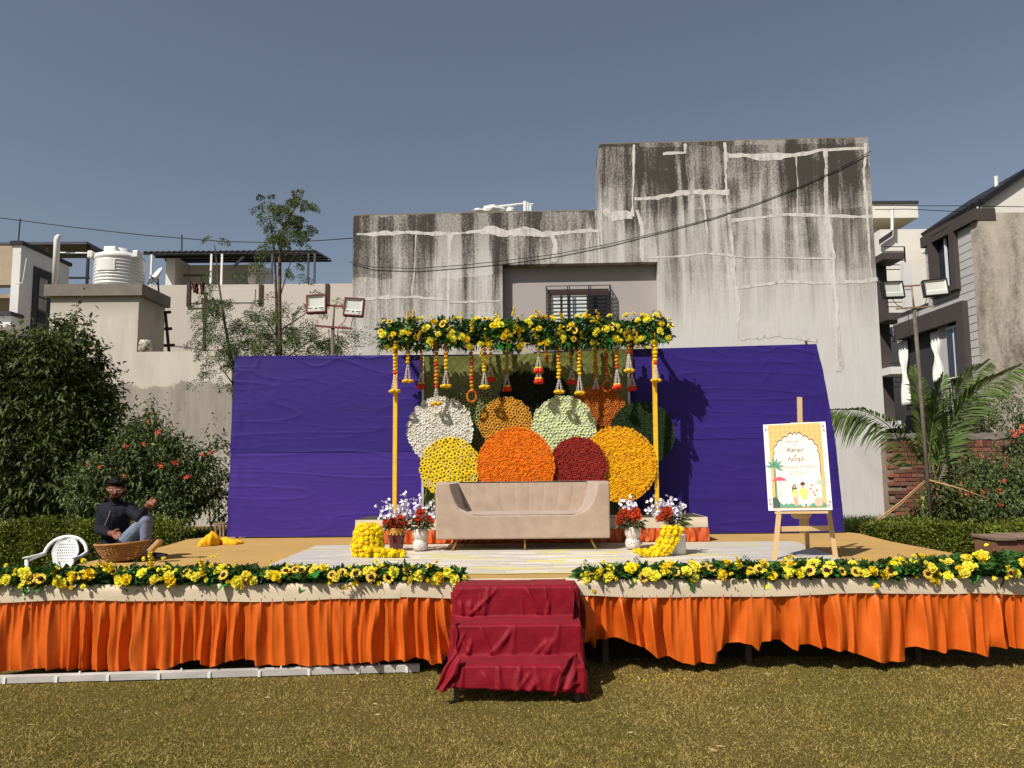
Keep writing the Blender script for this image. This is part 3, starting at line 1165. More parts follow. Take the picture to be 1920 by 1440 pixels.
w.grid(lambda u, v: (a_.x + (b_.x - a_.x) * u, 20.75 + .03 * math.sin(9 * u), a_.z + (b_.z - a_.z) * v), 5, 3)
w.build("towel", mat("navy_towel", C(40, 44, 66), .9), bs, True, solid=.01)

# ------------------------------------------------------------------ brick wall
YB = 15.3
bx0, bx1 = U(1664, 900, YB).x, U(1990, 900, YB).x
zb1 = U(1800, 812, YB).z
zb0_ = .45
m_mortar = mat("old_mortar", C(132, 116, 100), .95, .2, 5, .4, 30)
t = NT("old_brick")
v = t.coord("Object")
r_ = t.objrand()
c_ = t.ramp(r_, [(0, C(84, 58, 48)), (.35, C(118, 74, 60)), (.7, C(150, 92, 74)), (1, C(108, 88, 78))])
c_ = t.mix(t.maprange(t.noise(v, 9, 5, .7), .45, .75, 0, .6), c_, C(74, 62, 54))
m_brick = t.bsdf(c_, .95, .1, normal=t.bump(t.noise(v, 30, 5, .7), .4, .01))
bw = thing("brick_wall", "old red brick garden wall with a cement cap behind the palm", "wall", (bx0, YB, zb0_))
MB().box(bx0, bx1, YB + .012, YB + .2, zb0_ - .2, zb1 - .1).build("mortar", m_mortar, bw)
cap = MB()
cap.grid(lambda u, v: (bx0 + (bx1 - bx0) * u, YB - .03 + .26 * v, zb1 - .0 + .02 * float(vnoise(u * 40, v * 3, 4))), 60, 3)
cap.grid(lambda u, v: (bx0 + (bx1 - bx0) * u, YB - .03 + .012 * float(vnoise(u * 50, v * 3, 6)), zb1 + .02 * float(vnoise(u * 40, 0, 4)) - v * (.12 + .05 * float(vnoise(u * 22, 1, 9)))), 60, 3)
cap.build("cement_cap", m_concrete, bw, True)
rows = int((zb1 - .14 - zb0_) / .083)
bm_ = []
for k_ in range(3):
    mb = MB()
    j = lambda: random.uniform(-.004, .004)
    mb.box(-.113 + j(), .113 + j(), -.02 + j(), .04, -.034 + j(), .034 + j())
    me = mb.mesh("brick", m_brick)
    bm_.append(me)
mb = MB()
mb.box(-.034, .034, -.02, .04, -.065, .065)
soldier = mb.mesh("brick", m_brick)
cnt = 0
ztop_ = zb1 - .21
xx = bx0 + .06
while xx < bx1 - .05:
    link("brick", soldier, bw, (xx, YB, ztop_), (0, random.uniform(-.03, .03), 0))
    xx += .083
for r_i in range(rows):
    z = ztop_ - .115 - r_i * .083
    if z < zb0_ + .05:
        break
    x = bx0 + .12 + (.12 if r_i % 2 else 0)
    while x < bx1 - .1 and cnt < 245:
        if random.random() > .04:
            link("brick", random.choice(bm_), bw, (x, YB + random.uniform(-.004, .008), z), (0, random.uniform(-.012, .012), 0))
            cnt += 1
        x += .243
# cement smear patch on the wall
w = MB()
pc_ = [(1716, 838), (1740, 826), (1795, 820), (1800, 848), (1790, 880), (1778, 905), (1790, 935), (1772, 950), (1752, 940), (1758, 900), (1740, 868)]
w.poly([U(x, y, YB - .028) for x, y in pc_])
w.build("cement_smear", m_mortar, bw)

# ------------------------------------------------------------------ stage
SZ, SY0, SY1, SX0, SX1 = 0.73, 6.49, 11.0, -4.45, 4.62
m_carpet = mat("beige_carpet", C(172, 138, 84), .95, .06, 2.2, .35, 260, spec=.1)
m_ply = mat("bare_plywood", C(120, 92, 62), .85, .2, 5, .2, 40, stretch=(.3, 1, 1))
m_trim = mat("cream_fascia_cloth", C(200, 184, 158), .8, .06, 3, .12, 60, stretch=(.4, 1, 2))
m_iron = mat("rusty_iron", C(86, 70, 60), .75, .2, 8, .2, 40)


def satin(name, c0, c1, rough=.34):
    t = NT(name)
    n = t.noise(t.coord("Object"), 3, 4, .6)
    c = t.ramp(n, [(.3, c0), (.7, c1)])
    weave = t.math('ADD', t.noise(t.coord("Object", (30, 30, 160)), 8, 2, .5), t.math('MULTIPLY', t.noise(t.coord("Object", (9, 9, 1.6)), 2.5, 4, .6), 5.0))
    m = t.bsdf(c, rough, 1.0, 0, t.bump(weave, .22, .006))
    for nd in m.node_tree.nodes:
        if nd.type == 'BSDF_PRINCIPLED':
            nd.inputs["Specular Tint"].default_value = (1.0, .62, .32, 1)
    return m


m_orange = satin("orange_satin", C(190, 82, 22), C(206, 96, 30), .27)
m_orange2 = satin("orange_satin_pale", C(190, 84, 44), C(204, 96, 52), .4)

stg = thing("stage", "low wooden stage with beige carpet, cream fascia and orange pleated skirt", "stage", (0, SY0, 0))
w = MB()
edge = []
# carpet outline with a soft bulge at the rear corners
pts = [(SX0, SY0), (SX1, SY0), (SX1 + .03, 8), (SX1 - .02, 9.5), (SX1 + .08, 10.6), (SX1 - .1, SY1), (SX0 + .25, SY1), (SX0 + .02, 10.6), (SX0 + .12, 9.6), (SX0 + .02, 8.6), (SX0, 7.6)]
nP = len(pts)
w.add([(x, y, SZ) for x, y in pts] + [(x, y, SZ - .012) for x, y in pts], [tuple(range(nP))] + [(i, i + nP, (i + 1) % nP + nP, (i + 1) % nP) for i in range(nP)])
w.build("carpet", m_carpet, stg)
w = MB()
w.box(SX0 + .03, SX1 - .03, SY0 + .02, SY1 - .02, SZ - .10, SZ - .014)
w.build("deck", m_ply, stg)
for x in (-4.35, -3.1, -1.85, -.75, .78, 1.72, 2.0, 3.28, 3.45, 4.45):
    for y in (SY0 + .30, 8.6, 10.8):
        MB().box(x - .025, x + .025, y - .025, y + .025, -.02, SZ - .10).build("leg", m_iron, stg)
w = MB()
for y in (SY0 + .09, 8.6, 10.8):
    w.box(SX0 + .06, SX1 - .06, y - .02, y + .02, SZ - .15, SZ - .102)
w.build("frame", m_iron, stg)


def fascia(x0, x1, ylo, phase, lift=0.0):
    """Cream cloth strip folded over the stage edge."""
    n = int((x1 - x0) / .03)
    mb = MB()
    prof = [(.20, .006), (.06, .012), (0, .010), (-.014, -.004), (-.018, -.04), (-.019, -.08), (-.018, -1)]

    def f(u, v):
        x = x0 + (x1 - x0) * u
        dy, dz = prof[round(v * 6)]
        low = .125 + .010 * math.sin(x * 2.3 + phase) + .005 * math.sin(x * 5.7 + 2 * phase)
        dz = -low if dz == -1 else dz
        wob = .004 * float(vnoise(x * 3.1, v * 4 + phase, 3)) + .003 * float(vnoise(x * 9, v * 6, 8))
        return (x, SY0 + dy * (1 if dy > 0 else 1) - abs(wob) - .004, SZ + .004 + dz + wob * .6 + lift)
    mb.grid(f, n, 6)
    return mb.build("fascia", m_trim, stg, True)


xl_ = U(862, 1100, SY0).x
xr_ = U(1070, 1090, SY0).x
fascia(SX0, U(752, 1100, SY0).x, 0, .3)
fascia(U(748, 1100, SY0).x, xl_ + .05, 0, 1.7, .006)
fascia(xl_ + .06, xr_ - .05, 0, 2.2)
fascia(xr_ - .04, SX1, 0, 4.0, .002)


def skirt(name, x0, x1, hem, seed, ztop, Yb, m, amp=.055, lam=.16, ground=True, parent=stg, n=None):
    """Pleated satin skirt: tight pleats at the top that open into deep folds; hem = [(x, z)] outline."""
    n = n or int((x1 - x0) / .006)
    nv = 34
    X = np.linspace(x0, x1, n + 1)
    hx, hzz = zip(*hem)
    HZ = np.interp(X, hx, hzz)
    rg = np.random.default_rng(seed)
    # irregular pleat phase
    step = lam * (.55 + .9 * np.interp(X, np.linspace(x0, x1, int((x1 - x0) / .3) + 2), rg.random(int((x1 - x0) / .3) + 2)))
    ph = np.cumsum(np.gradient(X) / step) * 2 * np.pi
    ph2 = np.cumsum(np.gradient(X) / (step * 1.9)) * 2 * np.pi + 1.0
    top_ph = np.cumsum(np.gradient(X) / (.075 + .03 * vnoise(X * 3, X * 0, seed + 2))) * 2 * np.pi
    # folds pull down towards the low points of the hem
    low = (max(hzz) - HZ) / max(max(hzz) - min(hzz), 1e-4)
    V = []
    for j in range(nv + 1):
        t = j / nv
        warp = .085 * t ** 1.3 * vnoise(X * 1.7, X * 0 + t * .7, seed + 5) + .05 * t * vnoise(X * 4.1, X * 0 + t * 1.5, seed + 6)
        k = np.interp(X + warp, X, ph)
        k2 = np.interp(X + warp * 1.6, X, ph2)
        kt = np.interp(X + warp * .4, X, top_ph)
        s1 = .55 * (1 - 2 * np.abs(np.sin(k / 2 + .35 * np.sin(k))) ** 1.3) + .45 * np.sin(k + .5)
        s1 = s1 * (.6 + .4 * vnoise(X * 2.7, X * 0 + 1.6 * t, seed + 11)) + .25 * np.sin(kt * .5 + 2.2 * vnoise(X * 1.5, X * 0 + t, seed + 12)) * np.exp(-1.5 * t)
        s2 = np.sin(k2)
        st_ = 1 - 2 * np.abs(np.sin(kt / 2)) ** .7
        grow = (1 - np.exp(-3.0 * t))
        a = amp * (.75 + .5 * vnoise(X * 1.2, X * 0 + 3, seed + 9))
        d = .016 * st_ * np.exp(-3.5 * t) + a * grow * (.62 * s1 + .40 * s2) + .004 * vnoise(X * 25, X * 0 + t * 3, seed + 3) * t
        d = d + .03 * t * low * np.sign(low)
        d = np.maximum(d, -.10 * grow - .012)
        z = ztop + (HZ - ztop) * t
        ylow = Yb - .016 - d + .018 * t
        V.append(np.stack([X + warp * .35, ylow, z], 1))
    V = np.concatenate(V)
    I = np.arange((n + 1) * (nv + 1)).reshape(nv + 1, n + 1)
    F = np.stack([I[:-1, :-1], I[1:, :-1], I[1:, 1:], I[:-1, 1:]], -1).reshape(-1, 4)
    return np_mesh(name, V, F, m, parent, True)


HL = [(-40, 1262), (0, 1261), (60, 1256), (120, 1256), (160, 1257), (200, 1259), (265, 1259), (310, 1257), (345, 1242), (370, 1241), (386, 1255), (400, 1250), (437, 1239), (462, 1240), (475, 1241), (478, 1249), (525, 1250), (545, 1246), (575, 1251), (650, 1247), (700, 1244), (745, 1242), (782, 1236), (817, 1247), (835, 1244), (850, 1228), (866, 1225)]
HR = [(1060, 1206), (1078, 1204), (1104, 1207), (1117, 1223), (1120, 1206), (1148, 1200), (1181, 1202), (1214, 1218), (1237, 1234), (1261, 1235), (1287, 1246), (1339, 1245), (1342, 1225), (1359, 1211), (1387, 1207), (1408, 1210), (1424, 1223), (1431, 1206), (1453, 1202), (1472, 1205), (1495, 1221), (1502, 1222), (1505, 1210), (1523, 1209), (1558, 1221), (1587, 1221), (1626, 1235), (1658, 1244), (1700, 1243), (1702, 1219), (1724, 1215), (1754, 1219), (1778, 1228), (1783, 1222), (1817, 1221), (1861, 1235), (1866, 1216), (1891, 1215), (1960, 1224), (2000, 1222)]
tohem = lambda H, Y: [(U(x, y, Y).x, max(.006, U(x, y, Y).z)) for x, y in H]
zt_s = SZ - .105
skirt("skirt", U(-40, 1200, SY0).x, xl_ + .10, tohem(HL, SY0 - .05), 21, zt_s, SY0, m_orange, .10, .085)
skirt("skirt", xr_ - .12, SX1, tohem(HR, SY0 - .05), 34, zt_s, SY0, m_orange, .13, .14)

# printed mat on the stage
t = NT("striped_mat")
v = t.coord("Object")
sx, sy, sz = t.sep(v)
wob = t.noise(t.coord("Object", (.8, 2.2, 1)), 2.2, 3, .5)
yy = t.math('ADD', sy, t.math('MULTIPLY', wob, .10))
band = t.math('FLOOR', t.math('MULTIPLY', yy, 17))
wnz = t.n.new("ShaderNodeTexWhiteNoise")
wnz.noise_dimensions = '2D'
seg = t.math('FLOOR', t.math('ADD', t.math('MULTIPLY', sx, 2.6), t.math('MULTIPLY', t.math('SINE', t.math('MULTIPLY', band, 12.9)), 7.0)))
t.l.new(t.comb(band, seg, 0.0), wnz.inputs[0])
c_ = t.ramp(wnz.outputs["Value"], [(0, C(184, 176, 162)), (.3, C(198, 192, 182)), (.52, C(206, 196, 92)), (.7, C(172, 166, 158)), (.86, C(212, 206, 198))], 'CONSTANT')
cloud = t.noise(v, 1.4, 3)
c_ = t.mix(t.maprange(cloud, .35, .75, .15, .5), c_, C(180, 170, 152))
side = t.maprange(t.math('ABSOLUTE', t.math('SUBTRACT', sx, 0.3)), 1.6, 2.1, 0, .45)
c_ = t.mix(side, c_, C(160, 158, 162))
m_matp = t.bsdf(c_, .55, .35, normal=t.bump(t.noise(v, 9, 3), .15, .02))
w = MB()


def matf(u, v):
    x = -2.42 + 5.75 * u
    y = 6.98 + 2.62 * v
    edge = .03 * float(vnoise(x * 3, v * 3, 2))
    fold = .012 * max(0, float(vnoise(x * 1.3 + 4, y * 6, 5))) * (1 if .04 < v < .96 else 0)
    return (x + .25 * (v - .5) * u, y + edge * .6, SZ + .005 + fold)


w.grid(matf, 90, 50)
tag(w.build("printed_mat", m_matp, None, True), "long white and yellow striped printed mat spread beneath the sofa", "mat")

# ------------------------------------------------------------------ rear riser
PY0, PY1, PZ = 9.72, 10.52, SZ + .285
px0, px1 = U(668, 1000, PY0).x, U(1325, 990, PY0).x
rs = thing("riser", "low rear riser with white cloth edge and pale orange pleated skirt", "platform", (0, PY0, SZ))
w = MB()
w.box(px0 + .01, px1 - .01, PY0 + .01, PY1, SZ, PZ)
w.build("box", m_ply, rs)
w = MB()
w.box(px0, px1, PY0, PY1 + .02, PZ, PZ + .012)
w.build("top", mat("dusty_black_top", C(70, 64, 56), .7, .2, 3, .2, 20, stretch=(1, 5, 1)), rs)


def rtrim(u, v):
    x = px0 - .012 + (px1 - px0 + .024) * u
    return (x, PY0 - .012 + (-.006 if v > .2 else .0) - .003 * float(vnoise(x * 5, v * 3, 4)), PZ + .016 - .13 * v + .006 * math.sin(x * 3) * v)


MB().grid(rtrim, 100, 5).build("fascia", m_trim, rs, True)
w = MB()
for s_ in (px0 - .012, px1 + .012):
    w.grid(lambda u, v: (s_, PY0 - .012 + (PY1 - PY0) * u, PZ + .016 - .13 * v), 6, 2)
w.build("fascia", m_trim, rs, True)
skirt("skirt", px0 - .02, px1 + .02, [(px0 - 1, SZ + .008), (px1 + 1, SZ + .008)], 55, PZ - .112, PY0 - .03, m_orange2, .07, .10, parent=rs)

# ------------------------------------------------------------------ steps
m_red = NT("crimson_crepe")
v = m_red.coord("Object")
n1 = m_red.noise(m_red.coord("Object", (4, 4, 60)), 2.2, 5, .65, .6)
n2 = m_red.noise(v, 4, 3)
c_ = m_red.ramp(n2, [(.3, C(108, 2, 20)), (.7, C(128, 4, 26))])
c_ = m_red.mix(m_red.maprange(n1, .62, .8, 0, .28), c_, C(150, 34, 54))
m_red = m_red.bsdf(c_, .6, .2, normal=m_red.bump(n1, .3, .008), sheen=.05)
stp = thing("steps", "three stage steps covered with crumpled crimson cloth on iron legs", "steps", (0.02, 5.75, 0))
sx0, sx1 = -.455, .49
Ysteps = [(6.50, SZ + .012), (6.24, SZ + .012), (6.22, .50), (5.99, .495), (5.97, .262), (5.72, .258)]
w = MB()
for (ya1, ya0, z) in ((6.47, 6.26, SZ - .045), (6.23, 6.01, .455), (5.98, 5.74, .22)):
    w.box(sx0 + .02, sx1 - .02, ya0, ya1, z, z + .03)
w.build("tread", m_ply, stp)
for x in (sx0 + .035, sx1 - .035):
    for y, z in ((5.765, .225), (6.44, .68)):
        MB().box(x - .02, x + .02, y - .02, y + .02, -.01, z - .005).build("leg", m_iron, stp)
# cloth: profile runs down the steps; sides fall over
prof = [(6.56, SZ + .012), (6.40, SZ + .014), (6.245, SZ + .013), (6.228, SZ + .0), (6.222, .66), (6.217, .58), (6.212, .52), (6.195, .503), (6.10, .499), (6.0, .497), (5.976, .488),
        (5.97, .42), (5.966, .35), (5.962, .29), (5.948, .266), (5.85, .262), (5.75, .26), (5.722, .25), (5.712, .19), (5.704, .13), (5.70, .085)]
dense = []
for (a_, b_) in zip(prof[:-1], prof[1:]):
    k_ = max(1, int(math.hypot(a_[0] - b_[0], a_[1] - b_[1]) / .012))
    dense += [(a_[0] + (b_[0] - a_[0]) * i / k_, a_[1] + (b_[1] - a_[1]) * i / k_) for i in range(k_)]
dense.append(prof[-1])
nD = len(dense)
S_ = np.array(dense)
nx = 120
rows = []
dY = np.gradient(S_[:, 0])
dZ = np.gradient(S_[:, 1])
nn = unit(np.stack([dZ, -dY], 1))       # outward normal in the y z plane
vert = np.clip(np.abs(nn[:, 0]), 0, 1)
arc = np.arange(nD) * .012
u_ = np.linspace(0, 1, nx + 1)
Vc = np.zeros((nD, nx + 1, 3))
rq = random.Random(77)
CREASE = []
for tr_ in range(3):
    for i in range(15):
        c0 = sx0 + (sx1 - sx0) * rq.random()
        CREASE.append((tr_, c0, c0 + rq.gauss(0, .13), rq.uniform(.006, .019), rq.uniform(.007, .022), rq.choice((0, 0, .2, .45))))
for j in range(nD):
    x = sx0 - .012 + (sx1 - sx0 + .024) * u_
    zrel = arc[j]
    # gathered creases: fan lines that start at the corners of each riser
    ph = x * 7 + 3.2 * (zrel % .24) * np.sin(x * 5.0 + 2 * math.floor(zrel / .24)) * 4
    r1 = np.abs(np.sin(ph + 2.2 * vnoise(x * 4, x * 0 + zrel * 3, 3)))
    r2 = np.abs(np.sin(x * 21 + zrel * 14 * vnoise(x * 2, x * 0 + math.floor(zrel / .24), 7) + 3 * vnoise(x * 5, x * 0 + zrel * 6, 9)))
    yv, zv = S_[j]
    tier = 0 if zv > .51 else (1 if zv > .275 else 2)
    q = np.clip(((SZ, .49, .26)[tier] - zv) / .22, 0, 1)
    cre = .003 * vnoise(x * 16, x * 0 + zrel * 16, 4)
    for (tr_, c0, c1, am, sg, q0) in CREASE:
        if tr_ == tier:
            dd = (x - (c0 + (c1 - c0) * q)) / (sg * (.6 + .8 * q))
            cre = cre + am * np.exp(-dd * dd) * np.clip((q - q0) * 5 + .2, 0, 1) * np.clip((1.02 - q) * 7, .15, 1)
    amt = .15 + .85 * vert[j]
    d = cre * amt
    Vc[j, :, 0] = x
    Vc[j, :, 1] = S_[j, 0] - np.abs(nn[j, 0]) * d
    Vc[j, :, 2] = S_[j, 1] + np.abs(nn[j, 1]) * d * .5
# bottom hem runs uneven, lower towards the right
tail = np.linspace(0, 1, nD) ** 14
Vc[:, :, 2] += tail[:, None] * (.035 - .05 * u_ + .006 * vnoise(u_ * 12, u_ * 0, 3))[None, :]
# left hem: cloth bunches in a flap; right hem likewise
I = np.arange(nD * (nx + 1)).reshape(nD, nx + 1)
F = np.stack([I[:-1, :-1], I[:-1, 1:], I[1:, 1:], I[1:, :-1]], -1).reshape(-1, 4)
parts = [(Vc.reshape(-1, 3), F)]
# side falls
for side in (0, 1):
    e = Vc[:, 0 if side == 0 else nx, :]
    ns = 14
    Vs = np.zeros((nD, ns + 1, 3))
    for k_ in range(ns + 1):
        q = k_ / ns
        drop = (.16 + .05 * vnoise(arc * 6, arc * 0, side + 3)) * q
        flare = .008 * np.sin(q * 3) + .014 * q * (1 + vnoise(arc * 9, arc * 0 + q * 2, side + 8)) + .014 * np.abs(np.sin(arc * 16 + q * 3)) * q
        Vs[:, k_, 0] = e[:, 0] + (-1 if side == 0 else 1) * flare
        Vs[:, k_, 1] = e[:, 1] + q * .05 * (1 - vert) + q * .035 * vert
        Vs[:, k_, 2] = np.maximum(e[:, 2] - drop * (1 - .75 * vert), .02)
    I = np.arange(nD * (ns + 1)).reshape(nD, ns + 1)
    F2 = np.stack([I[:-1, :-1], I[:-1, 1:], I[1:, 1:], I[1:, :-1]], -1).reshape(-1, 4)
    parts.append((Vs.reshape(-1, 3), F2))
V, F = stack(parts)
o = np_mesh("cloth", V, F, m_red, stp, True)
s_ = o.modifiers.new("s", 'SOLIDIFY')
s_.thickness = .003


def flap(pts, folds, depth, name="cloth_flap"):
    """Hanging corner of cloth: outline (top-left, top-right, bottom-right, bottom-left) in pixels at depth."""
    a_, b_, c2, d_ = [U(x, y, Y) for x, y, Y in pts]
    mb = MB()

    def f(u, v):
        p = (a_ * (1 - u) + b_ * u) * (1 - v) + (d_ * (1 - u) + c2 * u) * v
        return p + Vector((0.008 * math.sin(v * 9 + u * 4), -depth * (.5 + .5 * math.sin(u * folds * 2 * math.pi + v * 2)) * (.3 + v), .006 * math.sin(u * 17) * v))
    mb.grid(f, 28, 18)
    return mb.build(name, m_red, stp, True, solid=.003)


flap([(853, 1215, 5.74), (866, 1238, 5.70), (838, 1296, 5.66), (815, 1291, 5.72)], 1.5, .03)
flap([(1062, 1236, 5.70), (1084, 1222, 5.80), (1086, 1282, 5.70), (1036, 1303, 5.62)], 1.5, .03)
flap([(1074, 1092, 6.24), (1078, 1092, 6.42), (1080, 1226, 6.20), (1076, 1226, 5.98)], 2, .015)
flap([(848, 1152, 5.99), (856, 1160, 5.97), (858, 1222, 5.95), (851, 1222, 6.02)], 1.2, .012)

# ------------------------------------------------------------------ aluminium batten on the lawn
m_alu = mat("scuffed_aluminium", C(196, 190, 184), .45, .15, 8, .15, 40, spec=.4, metal=.25, stretch=(.3, 1, 1))
a_, b_ = UZ(-30, 1275, .035), UZ(787, 1252, .035)
la = thing("light_batten", "long white aluminium light batten lying on the lawn before the skirt", "batten", (a_.x, a_.y, 0))
w = MB()
w.bar(a_, b_, .055, .05)
d = (b_ - a_).normalized()
sd = d.cross(Vector((0, 0, 1)))
w.bar(a_ + Vector((0, 0, .027)) - sd * .017, b_ + Vector((0, 0, .027)) - sd * .017, .006, .008)
w.bar(a_ + Vector((0, 0, .027)) + sd * .017, b_ + Vector((0, 0, .027)) + sd * .017, .006, .008)
w.build("channel", m_alu, la)
for i in range(9):
    p = a_.lerp(b_, .05 + .115 * i)
    MB().box(p.x - .012, p.x + .012, p.y - .036, p.y - .022, .008, .055).build("clip", m_pvc, la)
    if i % 2:
        MB().box(p.x + .16, p.x + .172, p.y + .0, p.y + .012, .06, .085).build("tab", m_pvc, la)
MB().box(b_.x - .05, b_.x - .035, b_.y - .02, b_.y, -.005, .02).build("foot", m_alu, la)

# ------------------------------------------------------------------ purple backdrops
YK = 10.66
m_purp = mat("purple_cloth", C(42, 23, 108), .62, .1, 1.2, .12, 3.0, spec=.25, sheen=.1, stretch=(.35, 1, 3.2))
m_purp2 = mat("purple_cloth_single", C(56, 33, 122), .6, .08, 1.0, .12, 3.0, spec=.25, sheen=.1, stretch=(.35, 1, 3.2))


def backdrop(name, label, tl, tr, br_, bl_, seam, seed, bulge=0.0, mlow=None):
    T = thing(name, label, "backdrop", (tl[0], YK, SZ))
    P4 = [U(x, y, YK) for x, y in (tl, tr, br_, bl_)]

    def grid(v0, v1, off, nm, m):
        nu, nv = 150, int(190 * (v1 - v0)) + 4
        uu, vv = np.meshgrid(np.linspace(0, 1, nu + 1), np.linspace(v0, v1, nv + 1))
        A = [np.array(p) for p in P4]
        p = ((A[0][None, None] * (1 - uu[..., None]) + A[1][None, None] * uu[..., None]) * (1 - vv[..., None])
             + (A[3][None, None] * (1 - uu[..., None]) + A[2][None, None] * uu[..., None]) * vv[..., None])
        if bulge:
            p[..., 0] += bulge * np.sin(np.pi * vv) * uu
        X, Z = p[..., 0], p[..., 2]
        h1 = 1 - np.abs(vnoise(X * .7 + .3 * Z, Z * 5.5 + .12 * X, seed))
        h2 = 1 - np.abs(vnoise(X * 1.6, Z * 14 + .5 * X, seed + 1))
        dg = 1 - np.abs(vnoise(X * 2.0 - Z * 3.0, Z * 5 + X * 1.8, seed + 2))
        top = np.exp(-vv * 7)
        d = .005 * h1 ** 14 + .003 * h2 ** 12 * (.4 + .6 * (vnoise(X * .9, Z * .9, seed + 4) > -.2)) + .010 * top * dg ** 8
        d += .014 * vnoise(X * .6, Z * .8, seed + 6)
        d += .01 * vnoise(X * 14, Z * 3, seed + 7) * np.exp(-np.minimum(uu, 1 - uu) * 22)
        p[..., 1] -= d + off
        p[..., 0] += .008 * vnoise(Z * 5, X, seed + 8) * (np.exp(-uu * 60) + np.exp(-(1 - uu) * 60))
        I = np.arange((nu + 1) * (nv + 1)).reshape(nv + 1, nu + 1)
        F = np.stack([I[:-1, :-1], I[1:, :-1], I[1:, 1:], I[:-1, 1:]], -1).reshape(-1, 4)
        np_mesh(nm, p.reshape(-1, 3), F, m, T, True)
    grid(0, seam, .005, "upper_cloth", m_purp)
    grid(seam - .012, 1, 0.0, "lower_cloth", mlow or m_purp2)
    for k_ in (.03, .5, .97):
        a_ = P4[0].lerp(P4[1], k_)
        b_ = P4[3].lerp(P4[2], k_)
        MB().tube([(a_.x, YK + .07, a_.z + (.06 if k_ > .9 else -.02)), (b_.x, YK + .07, SZ - .01)], .02, 8).build("post", m_iron, T)
    MB().tube([(P4[0].x + .03, YK + .05, P4[0].z - .02), (P4[1].x - .03, YK + .05, P4[1].z - .02)], .018, 8).build("rail", m_iron, T)
    return T


backdrop("cloth_backdrop", "purple cloth backdrop stretched beside the feathery tree and floodlight pole", (440, 668), (960, 664), (960, 1003), (425, 1007), .54, 3)
backdrop("cloth_backdrop", "purple cloth backdrop with slanting edge behind the easel and welcome board", (1000, 660), (1531, 645), (1583, 997), (1000, 1003), .50, 17, .06, m_purp)  # lower cloth takes the darker purple: partial shade put into its colour
# small brown stool legs at the backdrop's edge
sm = thing("iron_stand", "small rusty iron stand between hedge and purple backdrop", "stand", U(412, 1010, 10.2))
for px in (404, 413, 419):
    MB().bar(U(px, 981, 10.3), U(px, 1022, 10.3), .02).build("leg", m_rust, sm)
MB().bar(U(402, 982, 10.3), U(421, 981, 10.3), .025).build("top", m_rust, sm)

# ------------------------------------------------------------------ olive damask panel
t = NT("olive_damask")
v = t.coord("Object")
sx, sy, sz = t.sep(v)
a_ = t.math('ABSOLUTE', t.math('SINE', t.math('MULTIPLY', t.math('ADD', sx, sz), 13)))
b_ = t.math('ABSOLUTE', t.math('SINE', t.math('MULTIPLY', t.math('SUBTRACT', sx, sz), 13)))
lat = t.math('MINIMUM', a_, b_)
ln = t.maprange(lat, .03, .16, 1, 0)
bud = t.maprange(t.math('MULTIPLY', a_, b_), .75, .95, 0, .7)
fac = t.math('MULTIPLY', t.math('ADD', ln, bud), t.maprange(t.noise(v, 30, 3), .3, .7, .3, .8), clamp=True)
c_ = t.mix(fac, C(92, 98, 44), C(128, 134, 72))
m_damask = t.bsdf(c_, .45, .35, normal=t.bump(fac, .08, .004), sheen=.3)
YG = 10.58
gp = thing("damask_panel", "olive green damask cloth panel hung behind the flower discs", "backdrop", U(985, 960, YG))
g4 = [U(x, y, YG) for x, y in ((796, 669), (1174, 655), (1180, 985), (790, 985))]


def gcl(u, v):
    p = (g4[0] * (1 - u) + g4[1] * u) * (1 - v) + (g4[3] * (1 - u) + g4[2] * u) * v
    x, z = p.x, p.z
    sag = .07 * math.sin(math.pi * u) * math.exp(-v * 8) * (1 if u < .5 else .7)
    dg = (1 - abs(float(vnoise((x * 1.0 + z * 1.5) * 2.0, (x - z) * .5, 5)))) ** 5
    fan = (1 - abs(math.sin(4.5 * math.atan2(z - 3.35, x - .35) * 2))) ** 4
    rr_ = math.hypot(x - .35, z - 3.35)
    return p + Vector((0, -.03 * dg - .035 * fan * math.exp(-rr_ * 1.3) - .01 * float(vnoise(x * 3, z * 3, 9)) - .03 * math.exp(-v * 9), -sag * .25))


w = MB()
w.grid(gcl, 110, 90)
w.build("cloth", m_damask, gp, True)
for i, k_ in ((0, -.018), (1, .018)):
    MB().box(g4[i].x + k_ - .016, g4[i].x + k_ + .016, YG - .03, YG + .03, SZ + .3, g4[i].z).build("frame_post", m_alu, gp)

# ------------------------------------------------------------------ flower meshes
m_yel = mat("yellow_petals", C(238, 208, 28), .7, .14, 16, objvar=.12, hue=.012, translucent=.2)
m_yel2 = mat("lemon_petals", C(242, 230, 72), .7, .14, 16, objvar=.1, hue=.012, translucent=.2)
m_amb = mat("amber_petals", C(238, 200, 70), .7, .16, 16, objvar=.12, hue=.012, translucent=.2)
m_core = mat("dark_flower_heart", C(52, 26, 14), .9, .3, 60)
m_leafg = mat("garland_leaves", C(64, 98, 40), .55, .3, 7, island=.55, hue=.03, translucent=.25)
m_leafb = mat("broad_green_leaf", C(46, 122, 42), .45, .2, 6, objvar=.35, translucent=.2)
m_stemg = mat("green_stem", C(52, 72, 34), .7, .2, 8)


def petal(mb, c, d, n, L, W, mi=0, cup=.25):
    d, n = Vector(d).normalized(), Vector(n).normalized()
    s = d.cross(n).normalized()
    mb.add([c, c + d * L * .55 + s * W / 2 + n * L * cup * .5, c + d * L + n * L * cup, c + d * L * .55 - s * W / 2 + n * L * cup * .5], [(0, 1, 2, 3)], mi)


